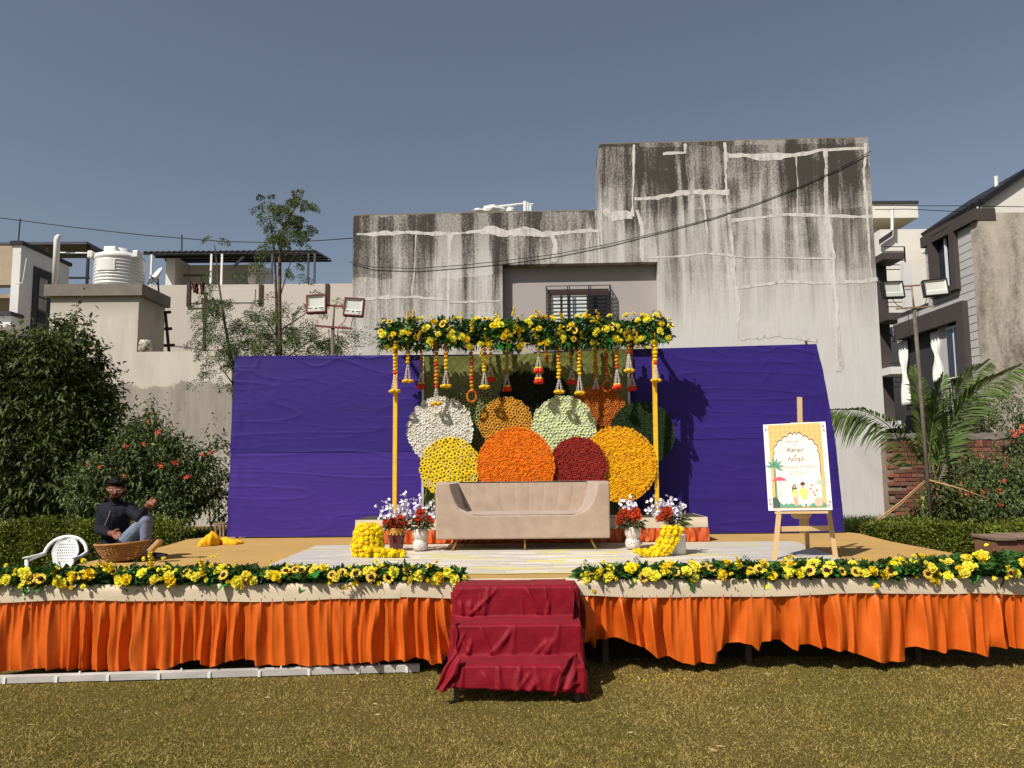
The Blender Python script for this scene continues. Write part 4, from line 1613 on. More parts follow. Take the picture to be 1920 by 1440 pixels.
def carnation(name, m, seed):
    """Ruffled double bloom facing +Z, about 1 unit across."""
    rg = random.Random(seed)
    mb = MB()
    mb.ball((0, 0, .08), (.34, .34, .26), 9, 6, 0, .25, rg)
    for ring, (n, el, L) in enumerate(((9, 8, .5), (9, 32, .46), (7, 55, .40), (4, 76, .34))):
        for k in range(n):
            a = 2 * math.pi * (k + .5 * ring + rg.uniform(-.2, .2)) / n
            e = R(el + rg.uniform(-9, 9))
            d = Vector((math.cos(a) * math.cos(e), math.sin(a) * math.cos(e), math.sin(e)))
            nrm = Vector((-math.cos(a) * math.sin(e), -math.sin(a) * math.sin(e), math.cos(e)))
            s = d.cross(nrm)
            L2 = L * rg.uniform(.88, 1.12)
            W = .30
            c = d * .05
            z = [rg.uniform(-.06, .06) for _ in range(3)]
            mb.add([c - s * .05, c + s * .05, c + d * L2 + s * W / 2 + nrm * z[0], c + d * L2 * 1.06 + nrm * (z[1] + .05), c + d * L2 - s * W / 2 + nrm * z[2]], [(0, 1, 2, 3), (0, 3, 4)])
    return mb.mesh(name, m)


def sunflower(name, mp, mc, seed, n=12, heart=.24, L=.52, cup=.06):
    rg = random.Random(seed)
    mb = MB()
    for lay in (0, 1):
        for k in range(n):
            a = 2 * math.pi * (k + .5 * lay + rg.uniform(-.15, .15)) / n
            d = Vector((math.cos(a), math.sin(a), 0))
            petal(mb, d * .1 + Vector((0, 0, .02 + .03 * lay)), d, (0, 0, 1), (L - .1) * rg.uniform(.9, 1.05), .22, 0, cup + .12 * lay)
    mb.ball((0, 0, .06), (heart, heart, .09), 10, 5, 1, .2, rg)
    return mb.mesh(name, [mp, mc])


def blossom_spike(name, m, seed):
    """Spray of small florets up a stem (+Z), 1 unit tall."""
    rg = random.Random(seed)
    mb = MB()
    mb.tube([(0, 0, 0), (.03, 0, .5), (0, .02, 1)], .015, 4, 1)
    for k in range(9):
        z = .18 + .8 * k / 9
        for s in range(2):
            a = rg.uniform(0, 6.28)
            c = Vector((math.cos(a) * .09 * (1.15 - z), math.sin(a) * .09 * (1.15 - z), z))
            for q in range(4):
                b = a + q * 1.57
                petal(mb, c, (math.cos(b), math.sin(b), .3), (-math.sin(a), math.cos(a), .8), .14 * (1.25 - .6 * z), .12, 0, .2)
    return mb.mesh(name, [m, m_stemg])


carn_y = [carnation("flower", m_yel2, s) for s in (1, 2, 3)]
carn_a = [carnation("flower", m_yel, s) for s in (4, 5)]
sun_y = [sunflower("flower", m_amb, m_core, s) for s in (6, 7)]
spk = [blossom_spike("flower", m_yel, s) for s in (8, 9)]


def leafmesh(kind, seed):
    """Broad notched leaf lying along +Y from the origin, 1 unit long."""
    rg = random.Random(seed)
    mb = MB()
    n = 9
    for side in (-1, 1):
        prev = None
        for k in range(n + 1):
            t = k / n
            wd = math.sin(math.pi * min(1, t * .93 + .05)) ** .8 * (.36 if kind == 0 else .24)
            e = wd * (1 - (.35 if kind == 0 else .15) * (k % 2))
            mid = Vector((0, t, .10 * math.sin(t * 3) - .12 * t * t))
            ed = Vector((side * e, t + .05 * (k % 2), mid.z + .08 * e + .02 * rg.uniform(-1, 1)))
            if prev:
                mb.add([prev[0], mid, ed, prev[1]], [(0, 1, 2, 3)] if side > 0 else [(3, 2, 1, 0)])
            prev = (mid, ed)
    return mb.mesh("leaf", m_leafb)


bigleaf = [leafmesh(0, 1), leafmesh(0, 2), leafmesh(1, 3), leafmesh(1, 4)]


def face_rot(d, roll=0.0):
    """Rotation that turns local +Z to direction d."""
    q = Vector(d).normalized().to_track_quat('Z', 'Y')
    return (q.to_matrix() @ Matrix.Rotation(roll, 3, 'Z')).to_euler()


def garland(name, label, path, half, seed, nfl, nleaf, front=(0, -1, .35), fs=.085, trail=10, box=False, droop=True):
    """Long flower arrangement along path [(x, y, z, scale)]."""
    rg = random.Random(seed)
    rgn = np.random.default_rng(seed)
    T = thing(name, label, "flower garland", path[0][:3])
    pa = np.array(path)
    cum = np.concatenate([[0], np.cumsum(np.linalg.norm(np.diff(pa[:, :3], axis=0), axis=1))])

    def at(s):
        return np.array([np.interp(s, cum, pa[:, i]) for i in range(4)])
    L = cum[-1]
    # foliage
    n = nleaf
    s = rgn.random(n) * L
    C4 = np.stack([np.interp(s, cum, pa[:, i]) for i in range(4)], 1)
    ang = rgn.random(n) * 2 * np.pi
    rad = np.sqrt(rgn.random(n)) * np.clip(.84 + .32 * vnoise(s * 5.1, ang * 1.3, seed) + .12 * vnoise(s * 17, ang * 2, seed + 1), .35, 1.3)
    off = np.stack([rgn.normal(0, .02, n), np.cos(ang) * rad * half[0], np.sin(ang) * rad * half[1]], 1)
    P = C4[:, :3] + off * C4[:, 3:4]
    Dd = off * .6 + np.stack([rgn.normal(0, .10, n), rgn.normal(0, .05, n) - .04, rgn.normal(.015, .06, n)], 1)
    if droop:
        P[:, 2] = np.maximum(P[:, 2], SZ + .012)
        keep = rgn.random(n) < .9
        Dd[:, 2] = np.where(keep & (Dd[:, 2] < 0), np.abs(Dd[:, 2]) * .6, Dd[:, 2])
    V1, F1 = leaf_arrays(P, Dd, .05 + .06 * rgn.random(n), .028 + .03 * rgn.random(n), rgn, .2)
    parts = [(V1, F1)]
    # fine ferny sprigs poking out
    for k in range(int(L * (14 if droop else 22))):
        ss = rg.random() * L
        c = at(ss)
        a = rg.uniform(-.5, 3.6) if droop else rg.uniform(0, 6.28)
        d = np.array([rg.gauss(0, .5), math.cos(a) * .5 - .3, math.sin(a)])
        d /= np.linalg.norm(d)
        p0 = c[:3] + d * half[1] * .6 * c[3]
        m = 11
        tt = np.linspace(.1, 1, m)
        ln = rg.uniform(.08, .17) if droop else rg.uniform(.12, .26)
        pp = p0 + d * tt[:, None] * ln - np.array([0, 0, 1]) * (tt[:, None] ** 2) * ln * .35
        sdv = np.cross(d, [0, 1, .2])
        sdv /= np.linalg.norm(sdv)
        dd = d * .5 + sdv * np.where(np.arange(m) % 2, 1, -1)[:, None]
        parts.append(leaf_arrays(pp, dd, .035 * (1.2 - .6 * tt), .016, rgn, .1))
    V, F = stack(parts)
    fo = np_mesh("foliage", V, F, m_leafg, T)
    fo["kind"] = "stuff"
    # broad leaves
    for k in range(int(L * 7)):
        c = at(rg.random() * L)
        a = rg.uniform(-1.4, 1.6)
        p = c[:3] + np.array([0, -half[0] * .55, math.sin(a) * half[1] * .7]) * c[3]
        e = Euler((rg.uniform(-1.3, .6) if rg.random() < .55 else rg.uniform(-1.75, -1.1), rg.uniform(-.5, .5), rg.uniform(2.2, 4.1)))
        link("leaf", rg.choice(bigleaf), T, p, e, rg.uniform(.10, .16))
    # blooms
    for k in range(nfl):
        ss = (k + rg.random()) / nfl * L
        c = at(ss)
        a = rg.uniform(-.5, 1.7) if droop else rg.uniform(-1.1, 1.7)
        kind = rg.random()
        nd = Vector((rg.gauss(0, .28), -math.cos(a * .7), math.sin(a * .8) + (.15 if not droop else .3)))
        p = Vector(c[:3]) + Vector((0, -math.cos(a) * half[0] * 1.1, math.sin(a) * half[1] * (.95 if droop else 1.05))) * float(c[3])
        if kind < .62:
            me, sc = rg.choice(carn_y + carn_a[:1]), fs * rg.uniform(.75, 1.15)
        elif kind < (.93 if droop else .82):
            me, sc = rg.choice(sun_y), fs * rg.uniform(.9, 1.15)
        else:
            me, sc = rg.choice(spk), fs * rg.uniform(1.5, 2.2)
            nd = Vector((rg.gauss(0, .6), -.3, rg.choice((1, 1, -.8)) + rg.gauss(0, .3)))
        link("flower", me, T, p, face_rot(nd, rg.uniform(0, 6)), sc)
        if rg.random() < (.8 if droop else .5):           # small companion buds
            for q in range(rg.choice((1, 2, 3))):
                pq = p + Vector((rg.gauss(0, .07), rg.gauss(-.01, .02), rg.gauss(0, .05)))
                link("flower", rg.choice(carn_y + carn_a), T, pq, face_rot(nd + Vector((rg.gauss(0, .3), 0, rg.gauss(0, .3))), rg.uniform(0, 6)), fs * rg.uniform(.32, .5))
    return T


yl = SY0 + .10
gl = [(U(x, y, yl).x, yl, U(x, y, yl).z, s) for x, y, s in ((-30, 1078, 1.15), (60, 1074, 1.1), (200, 1073, 1.05), (350, 1074, 1), (500, 1072, 1), (650, 1071, .95), (800, 1069, .95), (862, 1068, .6))]
gl = [(x, y, max(SZ * 0 + SZ + .058 * s, SZ + .058 * s), s) for x, y, z, s in gl]
garland("flower_garland", "low garland of yellow flowers along the stage edge before the basket", gl, (.14, .066), 11, 66, 5600, fs=.088)
gr = [(U(x, y, yl).x, yl, U(x, y, yl).z, s) for x, y, s in ((1085, 1066, .55), (1140, 1064, .9), (1300, 1064, .95), (1450, 1062, 1), (1600, 1060, 1), (1740, 1055, 1.1), (1850, 1050, 1.45), (1960, 1048, 1.6))]
gr = [(x, y, max(SZ * 0 + SZ + .058 * s, SZ + .058 * s), s) for x, y, z, s in gr]
garland("flower_garland", "low garland of yellow flowers along the stage edge before the easel", gr, (.14, .066), 12, 66, 5600, fs=.088)

# ------------------------------------------------------------------ canopy frame
YC = 10.12
m_ypole = mat("yellow_wrapped_pole", C(226, 178, 40), .6, .1, 9)
zc = U(985, 630, YC).z
cx0, cx1 = U(741, 800, YC).x, U(1231, 800, YC).x
cf = thing("canopy_frame", "yellow wrapped canopy frame with two slim poles behind the sofa", "frame", (cx0, YC, PZ))
for px_t, px_b in ((742, 740), (1226, 1232)):
    a_, b_ = U(px_t, 640, YC), U(px_b, 968, YC)
    MB().bar((a_.x, YC, zc), (b_.x, YC, PZ + .012), .052, .052).build("pole", m_ypole, cf)
MB().bar((cx0 - .2, YC + .03, zc + .02), (cx1 + .18, YC + .03, zc + .02), .05).build("beam", m_ypole, cf)
MB().bar((cx0 - .1, YK - .13, zc + .02), (cx1 + .1, YK - .13, zc + .02), .05).build("beam", m_iron, cf)
for x in (cx0 - .05, cx1 + .05):
    MB().bar((x, YC + .06, zc + .02), (x, YK - .16, zc + .02), .04).build("side_beam", m_iron, cf)
cpth = [(U(715, 632, YC).x, YC - .02, zc + .03, .8), (U(740, 628, YC).x, YC - .02, zc + .03, 1), (.1, YC - .02, zc + .03, 1), (U(1225, 620, YC).x, YC - .02, zc + .05, 1), (U(1255, 622, YC).x, YC - .02, zc + .05, .75)]
garland("flower_garland", "thick hanging garland of yellow flowers and sunflowers covering the canopy beam", cpth, (.10, .20), 13, 112, 5600, fs=.088, droop=False)

# ------------------------------------------------------------------ hanging strings
m_mor = mat("orange_marigold", C(190, 124, 28), .85, .2, 40, island=.2)
m_myl = mat("yellow_marigold", C(224, 176, 24), .85, .2, 40, island=.15)
m_mrd = mat("red_marigold", C(206, 52, 26), .85, .2, 40, island=.15)
m_bead = mat("white_bead_cord", C(220, 206, 198), .6, .1, 20)
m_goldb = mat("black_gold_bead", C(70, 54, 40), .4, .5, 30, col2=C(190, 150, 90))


def pom(mb, c, r, rg, mi=0, flat=.78):
    mb.ball(c, (r, r, r * flat), 10, 7, mi, .28, rg)


def hstring(px, y_top, segs, Y, label, group, seed, loop=False):
    """segs: list of (kind, y_to); kinds o y r = marigold beads, k = dark gold beads, t = tassel, Y R = pompom ring."""
    rg = random.Random(seed)
    top = U(px, y_top, Y)
    top.z = zc - .02
    T = thing("hanging_string", label, "flower string", top, group)
    x = U(px, y_top, Y).x
    z = U(px, y_top, Y).z
    bead, tas = MB(), []
    bead.tube([(x, Y, zc + .02), (x, Y, z)], .006, 5, 0)
    last = 0
    rb_ = .030 if Y < 10.2 else .029
    for kind, y_to in segs:
        z1 = U(px, y_to, Y).z
        if kind in "oyr":
            mi = "oyr".index(kind)
            n = max(1, round((z - z1) / .048))
            for k in range(n):
                zz = z - (k + .5) * (z - z1) / n
                pom(bead, (x + rg.gauss(0, .003), Y + rg.gauss(0, .003), zz), rb_ * rg.uniform(.93, 1.08), rg, mi)
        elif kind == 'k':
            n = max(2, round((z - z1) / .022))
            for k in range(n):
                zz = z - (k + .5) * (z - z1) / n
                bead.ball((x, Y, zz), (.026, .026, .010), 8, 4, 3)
        elif kind == 't':
            wht = MB()
            tas.append(wht)
            for k in range(6):
                a = 2 * math.pi * k / 6
                p0 = Vector((x + .008 * math.cos(a), Y + .008 * math.sin(a), z))
                p1 = Vector((x + .045 * math.cos(a), Y + .045 * math.sin(a), z1))
                m = max(4, int((p0 - p1).length / .02))
                for q in range(m + 1):
                    wht.ball(p0.lerp(p1, q / m), .0075, 5, 4, 0)
        elif kind in "YR":
            ring = MB()
            for k in range(6 if kind == "Y" else 5):
                a = 2 * math.pi * k / (6 if kind == "Y" else 5) + .3
                if kind == "Y":
                    pom(ring, (x + .05 * math.cos(a), Y + .05 * math.sin(a), z1 + .004 * math.sin(3 * a)), .030, rg, 0)
                else:
                    pom(ring, (x + .036 * math.cos(a), Y + .036 * math.sin(a), z1 + rg.uniform(-.012, .008)), .033, rg, 1, 1.0)
                    pom(ring, (x + .03 * math.cos(a), Y + .03 * math.sin(a), z1 + .032), .024, rg, 0, .8)
            ring.build("pompom_ring", [m_myl, m_mrd], T, True)
        z = z1
    if loop:
        c = Vector((x, Y - .02, z - .06))
        for k in range(16):
            a = 2 * math.pi * k / 16
            pom(bead, (c.x + .06 * math.cos(a), c.y, c.z + .075 * math.sin(a)), .017, rg, rg.choice((0, 2)))
    bead.build("marigold_string", [m_mor, m_myl, m_mrd, m_goldb], T, True)
    for wht in tas:
        wht.build("tassel", m_bead, T, True)
    return T


YF, YBk = YC - .03, 10.42
sy = lambda z: 560 + z / 3.2
sp = lambda x: 690 + x / 3.2
GA = "marigold strings with white tassels and yellow pompoms"
LA = "orange and yellow marigold string ending in white bead tassel with yellow pompoms"
GB = "shaded strings with dark beads and red pompoms"
LB = "shaded orange marigold string ending in dark gold beads and red pompoms"
S_list = [
    (163, [('o', 330), ('y', 435), ('r', 455), ('t', 548), ('Y', 555)], YF - .06, "marigold string with red bloom and white tassel on the pole above the oxblood vase", GA),
    (240, [('o', 350), ('y', 392), ('t', 485), ('Y', 495)], YF, "short thick marigold string with white tassel hung against purple cloth beside the yellow pole", GA),
    (320, [('o', 412), ('k', 448), ('t', 510), ('R', 525)], YBk, "shaded marigold string with dark beads and red pompoms at the damask panel's frame post", GB),
    (410, [('o', 385), ('r', 405), ('o', 515), ('r', 535), ('t', 622), ('Y', 630)], YF, "long orange marigold string with two red blooms, white tassel hanging over the white disc", None),
    (468, [('o', 360), ('y', 430), ('t', 515), ('Y', 525)], YF, "marigold string with white tassel over the damask panel, nearest above the white disc's rim", GA),
    (622, [('o', 380), ('r', 400), ('o', 470), ('r', 490), ('o', 560)], YF + .1, "long orange and red marigold string ending in a small loop", None),
    (698, [('o', 340), ('y', 440), ('t', 520), ('Y', 530)], YF, "marigold string with white tassel and yellow pompoms over the sage green disc's edge", GA),
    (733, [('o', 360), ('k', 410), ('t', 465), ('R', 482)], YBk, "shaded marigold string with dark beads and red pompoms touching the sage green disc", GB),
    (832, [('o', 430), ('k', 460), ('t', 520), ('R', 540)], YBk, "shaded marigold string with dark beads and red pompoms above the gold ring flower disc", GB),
    (1022, [('o', 310), ('k', 345), ('t', 418), ('R', 432), ('t', 480), ('R', 494)], YF, "short string of dark beads with two tiers of red pompoms", None),
    (1073, [('o', 350), ('r', 370), ('o', 392)], YBk, "short plain orange marigold string with one red bloom and no tassel", None),
    (1143, [('o', 380), ('y', 482), ('t', 548), ('Y', 560)], YF, "marigold string with white tassel and yellow pompoms hanging over the blackish disc", GA),
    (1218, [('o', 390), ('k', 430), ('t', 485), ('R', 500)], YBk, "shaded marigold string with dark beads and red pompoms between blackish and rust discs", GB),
    (1266, [('o', 350), ('y', 462), ('t', 555), ('Y', 567)], YF, "marigold string with white tassel and yellow pompoms hanging over the mint disc's rim", GA),
    (1362, [('o', 480), ('t', 540)], YBk, "long shaded orange marigold string ending in thin cords", None),
    (1428, [('o', 340), ('r', 360), ('o', 420), ('r', 440), ('o', 500)], YBk, "thin orange and red marigold string with drooping loop over the rust disc", None),
    (1490, [('o', 402), ('r', 422), ('t', 520), ('R', 531)], YF, "orange marigold string with full white tassel and bright red pompoms", None),
    (1563, [('o', 310), ('r', 330), ('t', 420), ('Y', 432)], YF, "short string with one red bloom, white tassel and yellow pompoms", None),
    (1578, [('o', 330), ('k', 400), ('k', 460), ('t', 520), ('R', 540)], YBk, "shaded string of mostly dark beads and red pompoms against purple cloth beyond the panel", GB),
    (1722, [('y', 378), ('r', 392), ('t', 482), ('Y', 491)], YF - .07, "bright yellow marigold string with red bloom and white tassel against the pole", None),
]
for i, (zx, segs, Y, lb, gp_) in enumerate(S_list):
    hstring(sp(zx), sy(250), [(k, sy(z)) for k, z in segs], Y, lb, gp_, 100 + i, zx in (622, 1428))

# ------------------------------------------------------------------ flower discs
def disc(label, px, py, rpx, Y, flower_meshes, fsize, seed, back, stuff=False, jitter=.12, tilt=6, hero=None):
    rg = random.Random(seed)
    c = U(px, py, Y)
    rad = rpx * Y / F_PX
    T = thing("flower_disc", label, "flower disc", c)
    T.rotation_euler = (R(-tilt), 0, R(rg.uniform(-4, 4)))
    mb = MB()
    mb.lathe([(.01, 0), (rad * .97, 0), (rad * .97, .025), (.01, .025)], 40, M=Matrix.Rotation(R(90), 4, 'X'), c=(0, .03, 0))
    o = bpy.data.objects.new("backing", mb.mesh("backing", back))
    COL.objects.link(o)
    o.parent = T
    # stand
    mb = MB()
    mb.tube([(0, .045, 0), (0, .06, -(c.z - PZ - .012))], .012, 6)
    mb.bar((-.12, .06, -(c.z - PZ - .02)), (.12, .06, -(c.z - PZ - .02)), .02)
    o = bpy.data.objects.new("stand", mb.mesh("stand", m_iron))
    COL.objects.link(o)
    o.parent = T
    # hexagonal rows of blooms, rim kept full
    pts = []
    d = fsize
    if not stuff:
        d = max(d, math.sqrt(math.pi * rad * rad / 212))
    n = int(2 * math.pi * (rad - d * .4) / d)
    for q in range(n):
        a = 2 * math.pi * q / n
        pts.append(((rad - d * .4) * math.cos(a) + rg.gauss(0, jitter * d * 1.2), (rad - d * .4) * math.sin(a) + rg.gauss(0, jitter * d * 1.2)))
    hx_, rot_ = d * .93, rg.uniform(0, 1)
    m_ = int(rad / hx_) + 2
    inner = []
    for j in range(-m_ - 2, m_ + 3):
        for i in range(-m_ - 2, m_ + 3):
            x, z = (i + .5 * (j % 2)) * hx_, j * hx_ * .88
            x, z = x * math.cos(rot_) - z * math.sin(rot_), x * math.sin(rot_) + z * math.cos(rot_)
            x, z = x + rg.gauss(0, jitter * d), z + rg.gauss(0, jitter * d)
            if math.hypot(x, z) < rad - d * 1.0:
                inner.append((x, z))
    pts = inner[::-1] + pts
    if not stuff:
        for (x, z) in pts[::-1][:300]:
            o = bpy.data.objects.new("flower", rg.choice(flower_meshes))
            COL.objects.link(o)
            o.parent = T
            o.location = (x, rg.uniform(-.006, .004), z)
            o.rotation_euler = face_rot((rg.gauss(0, .13), -1, rg.gauss(0, .13)), rg.uniform(0, 6))
            o.scale = (d * rg.uniform(1.0, 1.15),) * 3
    else:
        Vs, Fs, Ms, b = [], [], [], 0
        src = []
        for me in flower_meshes:
            co = np.empty(len(me.vertices) * 3)
            me.vertices.foreach_get("co", co)
            src.append((co.reshape(-1, 3), [tuple(p.vertices) for p in me.polygons], [p.material_index for p in me.polygons]))
        for (x, z) in pts:
            co, fs_, ms_ = rg.choice(src)
            M3 = np.array(face_rot((rg.gauss(0, .22), -1, rg.gauss(0, .22)), rg.uniform(0, 6)).to_matrix())
            q = co @ M3.T * d * rg.uniform(.95, 1.25) + np.array([x, rg.uniform(-.006, .004), z])
            Vs.append(q)
            Fs += [tuple(i + b for i in f) for f in fs_]
            Ms += ms_
            b += len(q)
        me = bpy.data.meshes.new("flowers")
        me.from_pydata(np.concatenate(Vs).tolist(), [], Fs)
        for m in flower_meshes[0].materials:
            me.materials.append(m)
        me.polygons.foreach_set("material_index", Ms)
        o = bpy.data.objects.new("flowers", me)
        COL.objects.link(o)
        o.parent = T
        o["kind"] = "stuff"
    return T


def pm(name, col, **k):
    return mat(name, col, .8, .14, 14, translucent=.1, **k)


m_wp = pm("white_daisy", C(222, 218, 204), objvar=.06)
m_dpy = pm("daisy_yellow", C(238, 206, 30), objvar=.08)
m_gold = pm("gold_ring_petals", C(206, 148, 44), objvar=.1)
m_mint = pm("mint_white_petals", C(206, 214, 178), objvar=.06)
m_limeh = mat("lime_heart", C(166, 178, 40), .8, .2, 40)
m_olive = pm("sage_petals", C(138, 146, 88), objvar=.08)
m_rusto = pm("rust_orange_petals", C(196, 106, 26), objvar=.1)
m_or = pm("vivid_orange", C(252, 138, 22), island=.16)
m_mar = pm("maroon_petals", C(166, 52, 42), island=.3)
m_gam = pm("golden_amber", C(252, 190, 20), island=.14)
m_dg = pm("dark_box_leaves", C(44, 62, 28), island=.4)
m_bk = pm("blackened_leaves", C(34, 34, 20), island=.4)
m_backdk = mat("disc_backing", C(60, 44, 34), .9, .1)
m_backlt = mat("disc_backing_pale", C(170, 160, 140), .9, .1)
m_backgr = mat("disc_backing_green", C(36, 50, 26), .9, .1)
m_backor = mat("disc_backing_orange", C(170, 84, 20), .9, .1)


def rosette(name, m, seed, n=5):
    rg = random.Random(seed)
    mb = MB()
    for ring, (el, L) in enumerate(((12, .55), (48, .42))):
        for k in range(n):
            a = 2 * math.pi * (k + .5 * ring) / n + rg.uniform(-.2, .2)
            e = R(el + rg.uniform(-8, 8))
            d = Vector((math.cos(a) * math.cos(e), math.sin(a) * math.cos(e), math.sin(e)))
            petal(mb, d * .03, d, (-math.cos(a) * math.sin(e), -math.sin(a) * math.sin(e), math.cos(e)), L, .42, 0, .1)
    return mb.mesh(name, m)


def ringflower(name, mp, mc, seed):
    """Open cup with a dark eye: stub tube of petals."""
    rg = random.Random(seed)
    mb = MB()
    n = 10
    mb.lathe([(.24, .02), (.44, .20), (.56, .12)], n, cap=False)
    mb.lathe([(.005, .04), (.25, .03)], n, mi=1, cap=False)
    mb.v = [(x * rg.uniform(.94, 1.06), y * rg.uniform(.94, 1.06), z) for x, y, z in mb.v]
    return mb.mesh(name, [mp, mc])


ros = lambda m: [rosette("flower", m, s) for s in (1, 2, 3)]
disc("big round disc of white daisies with tiny dark hearts", 825, 805, 62, 10.22, [sunflower("flower", m_wp, m_core, s, 8, .09, .56, .2) for s in (1, 2)], .054, 1, m_backlt, tilt=5)
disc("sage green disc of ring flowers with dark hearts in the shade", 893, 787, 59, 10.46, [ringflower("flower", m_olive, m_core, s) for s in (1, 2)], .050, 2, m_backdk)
disc("gold disc of open ring flowers with brown hearts", 948, 794, 50, 10.32, [ringflower("flower", m_gold, m_core, s) for s in (3, 4)], .046, 3, m_backdk)
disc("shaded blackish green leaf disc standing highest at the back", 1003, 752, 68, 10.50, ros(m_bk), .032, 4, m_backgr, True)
disc("pale mint disc of white flowers with lime hearts", 1057, 802, 60, 10.30, [ringflower("flower", m_mint, m_limeh, s) for s in (5, 6)], .046, 5, m_backlt)
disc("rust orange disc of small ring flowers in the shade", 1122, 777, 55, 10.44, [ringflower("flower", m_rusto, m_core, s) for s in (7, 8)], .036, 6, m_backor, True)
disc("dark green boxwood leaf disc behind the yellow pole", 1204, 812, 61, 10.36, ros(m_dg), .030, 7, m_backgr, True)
disc("lemon yellow daisy disc with black hearts", 843, 876, 56, 10.10, [sunflower("flower", m_dpy, m_core, s, 9, .20, .60, .05) for s in (3, 4)], .058, 8, m_backlt, tilt=5)
disc("vivid orange marigold disc, densest of all, behind the sofa back", 967, 873, 73, 9.94, ros(m_or), .029, 9, m_backor, True)
disc("maroon flower disc between the orange and golden discs", 1084, 872, 54, 10.00, ros(m_mar), .031, 10, mat("disc_backing_maroon", C(80, 24, 20), .9), True)
disc("large golden amber marigold disc beside the dark green disc", 1160, 870, 71, 10.07, ros(m_gam), .032, 11, m_backor, True)

# ------------------------------------------------------------------ sofa
m_sofa = NT("taupe_velvet")
v = m_sofa.coord("Object")
n1 = m_sofa.noise(v, 2.4, 4, .6)
n2 = m_sofa.noise(v, 9, 3, .6)
c_ = m_sofa.ramp(m_sofa.math('ADD', m_sofa.math('MULTIPLY', n1, .6), m_sofa.math('MULTIPLY', n2, .4)), [(.35, C(146, 126, 109)), (.65, C(166, 145, 126))])
m_sofa = m_sofa.bsdf(c_, .8, .2, normal=m_sofa.bump(m_sofa.noise(v, 6, 3), .12, .03), sheen=.35)
m_gold = mat("gold_metal", C(190, 150, 80), .3, .1, 5, metal=.9)
scx = U(981, 1010, 8.78).x
SB, SS, STOP = SZ + .135, SZ + .40, SZ + .765
so = thing("sofa", "taupe velvet three seat sofa with sloping arms and gold legs", "sofa", (scx, 9.1, SZ))
yf, yb = 8.80, 9.55
hb, ht = .985, 1.07       # half width at base and at the top of the flare


def sp_(x, y, z):
    return Vector((scx + x, y, z))


def hw(z):
    return hb + (ht - hb) * (z - SB) / (STOP - SB)


# shell: one upholstered box, arms as tall as the back, hollowed by a tapering seat well
RK = .05                        # rake of the front
def fy(z):
    return yf + RK * (z - SB) / (STOP - SB)


notch = [(.862, STOP), (.845, SS + .27), (.80, SS + .15), (.74, SS + .07), (.66, SS + .02), (.56, SS)]
lnot = [(-x + .03 if i < 3 else -x + .02, z) for i, (x, z) in enumerate(notch)]
ring_f = [(-hb, SB), (hb, SB), (hb + .01, STOP)] + notch + lnot[::-1] + [(-hb - .01, STOP)]
yin = yb - .20
mb = MB()
F_ = [sp_(x, fy(z), z) for x, z in ring_f]
mb.add(F_, [tuple(range(len(F_)))])
inner = notch + lnot[::-1]
rear = [(x * (.93 if z > SS + .1 else .97), z) for x, z in inner]
a_ = [sp_(x, fy(z), z) for x, z in inner]
b_ = [sp_(x, yin + .09 * (z - SS) / (STOP - SS), z) for x, z in rear]
n_ = len(a_)
mb.add(a_ + b_, [(i + 1, i, i + n_, i + 1 + n_) for i in range(n_ - 1)])
# arm tops, back top, sides, rear and underside
tl, trr = sp_(-hb - .01, fy(STOP), STOP), sp_(hb + .01, fy(STOP), STOP)
bl2, br2 = sp_(-ht + .01, yb + .03, STOP), sp_(ht - .01, yb + .03, STOP)
mb.add([trr, br2, b_[0], a_[0]], [(0, 1, 2, 3)])
mb.add([tl, a_[-1], b_[-1], bl2], [(0, 1, 2, 3)])
mb.add([b_[0], br2, bl2, b_[-1]], [(0, 1, 2, 3)])
q = [sp_(-hb, yf, SB), sp_(hb, yf, SB), sp_(hb, yb, SB), sp_(-hb, yb, SB)]
mb.add([q[1], q[2], br2, trr], [(0, 1, 2, 3)])
mb.add([q[0], tl, bl2, q[3]], [(0, 1, 2, 3)])
mb.add([q[2], q[3], bl2, br2], [(0, 1, 2, 3)])
mb.add(q, [(3, 2, 1, 0)])
o = mb.build("shell", m_sofa, so)
wd_ = o.modifiers.new("w", 'WELD')
wd_.merge_threshold = .0005
bv = o.modifiers.new("b", 'BEVEL')
bv.width = .018
bv.segments = 3
bv.limit_method = 'ANGLE'
bv.angle_limit = R(28)
# seat cushion, crowned
w = MB()


def seatf(u, v):
    x = .0 + (u - .5) * 2 * (.70 - .02 * v)
    y = yf + .045 + (yin - yf) * v
    z = SS + .004 + .022 * (1 - (2 * u - 1) ** 8) * (1 - (2 * v - 1) ** 6) + .03 * abs(2 * u - 1) ** 9
    return sp_(x, y, z)


w.grid(seatf, 40, 14)
w.build("seat", m_sofa, so, True)
# back with shallow vertical channels
w = MB()


def backf(u, v):
    x = (u - .5) * 2 * (.66 + .135 * min(1, v * 1.6) ** .6)
    seam = abs(math.sin(u * math.pi * 9))
    y = yin - .02 + .09 * v - .006 * seam ** .25
    z = SS + .0 + (STOP - SS - .012) * v
    return sp_(x, y, z)


w.grid(backf, 126, 16)
w.build("back_panel", m_sofa, so, True)
for (x, y, dx) in ((-.74, yf + .08, -.07), (.02, yf + .08, 0), (.76, yf + .08, .07), (-.66, yb - .1, -.04), (.03, yb - .1, 0), (.66, yb - .1, .04)):
    MB().tube([sp_(x, y, SB + .01), sp_(x + dx, y - (.02 if y < 9 else -.03), SZ + .005)], [.015, .010], 10).build("leg", m_gold, so, True)

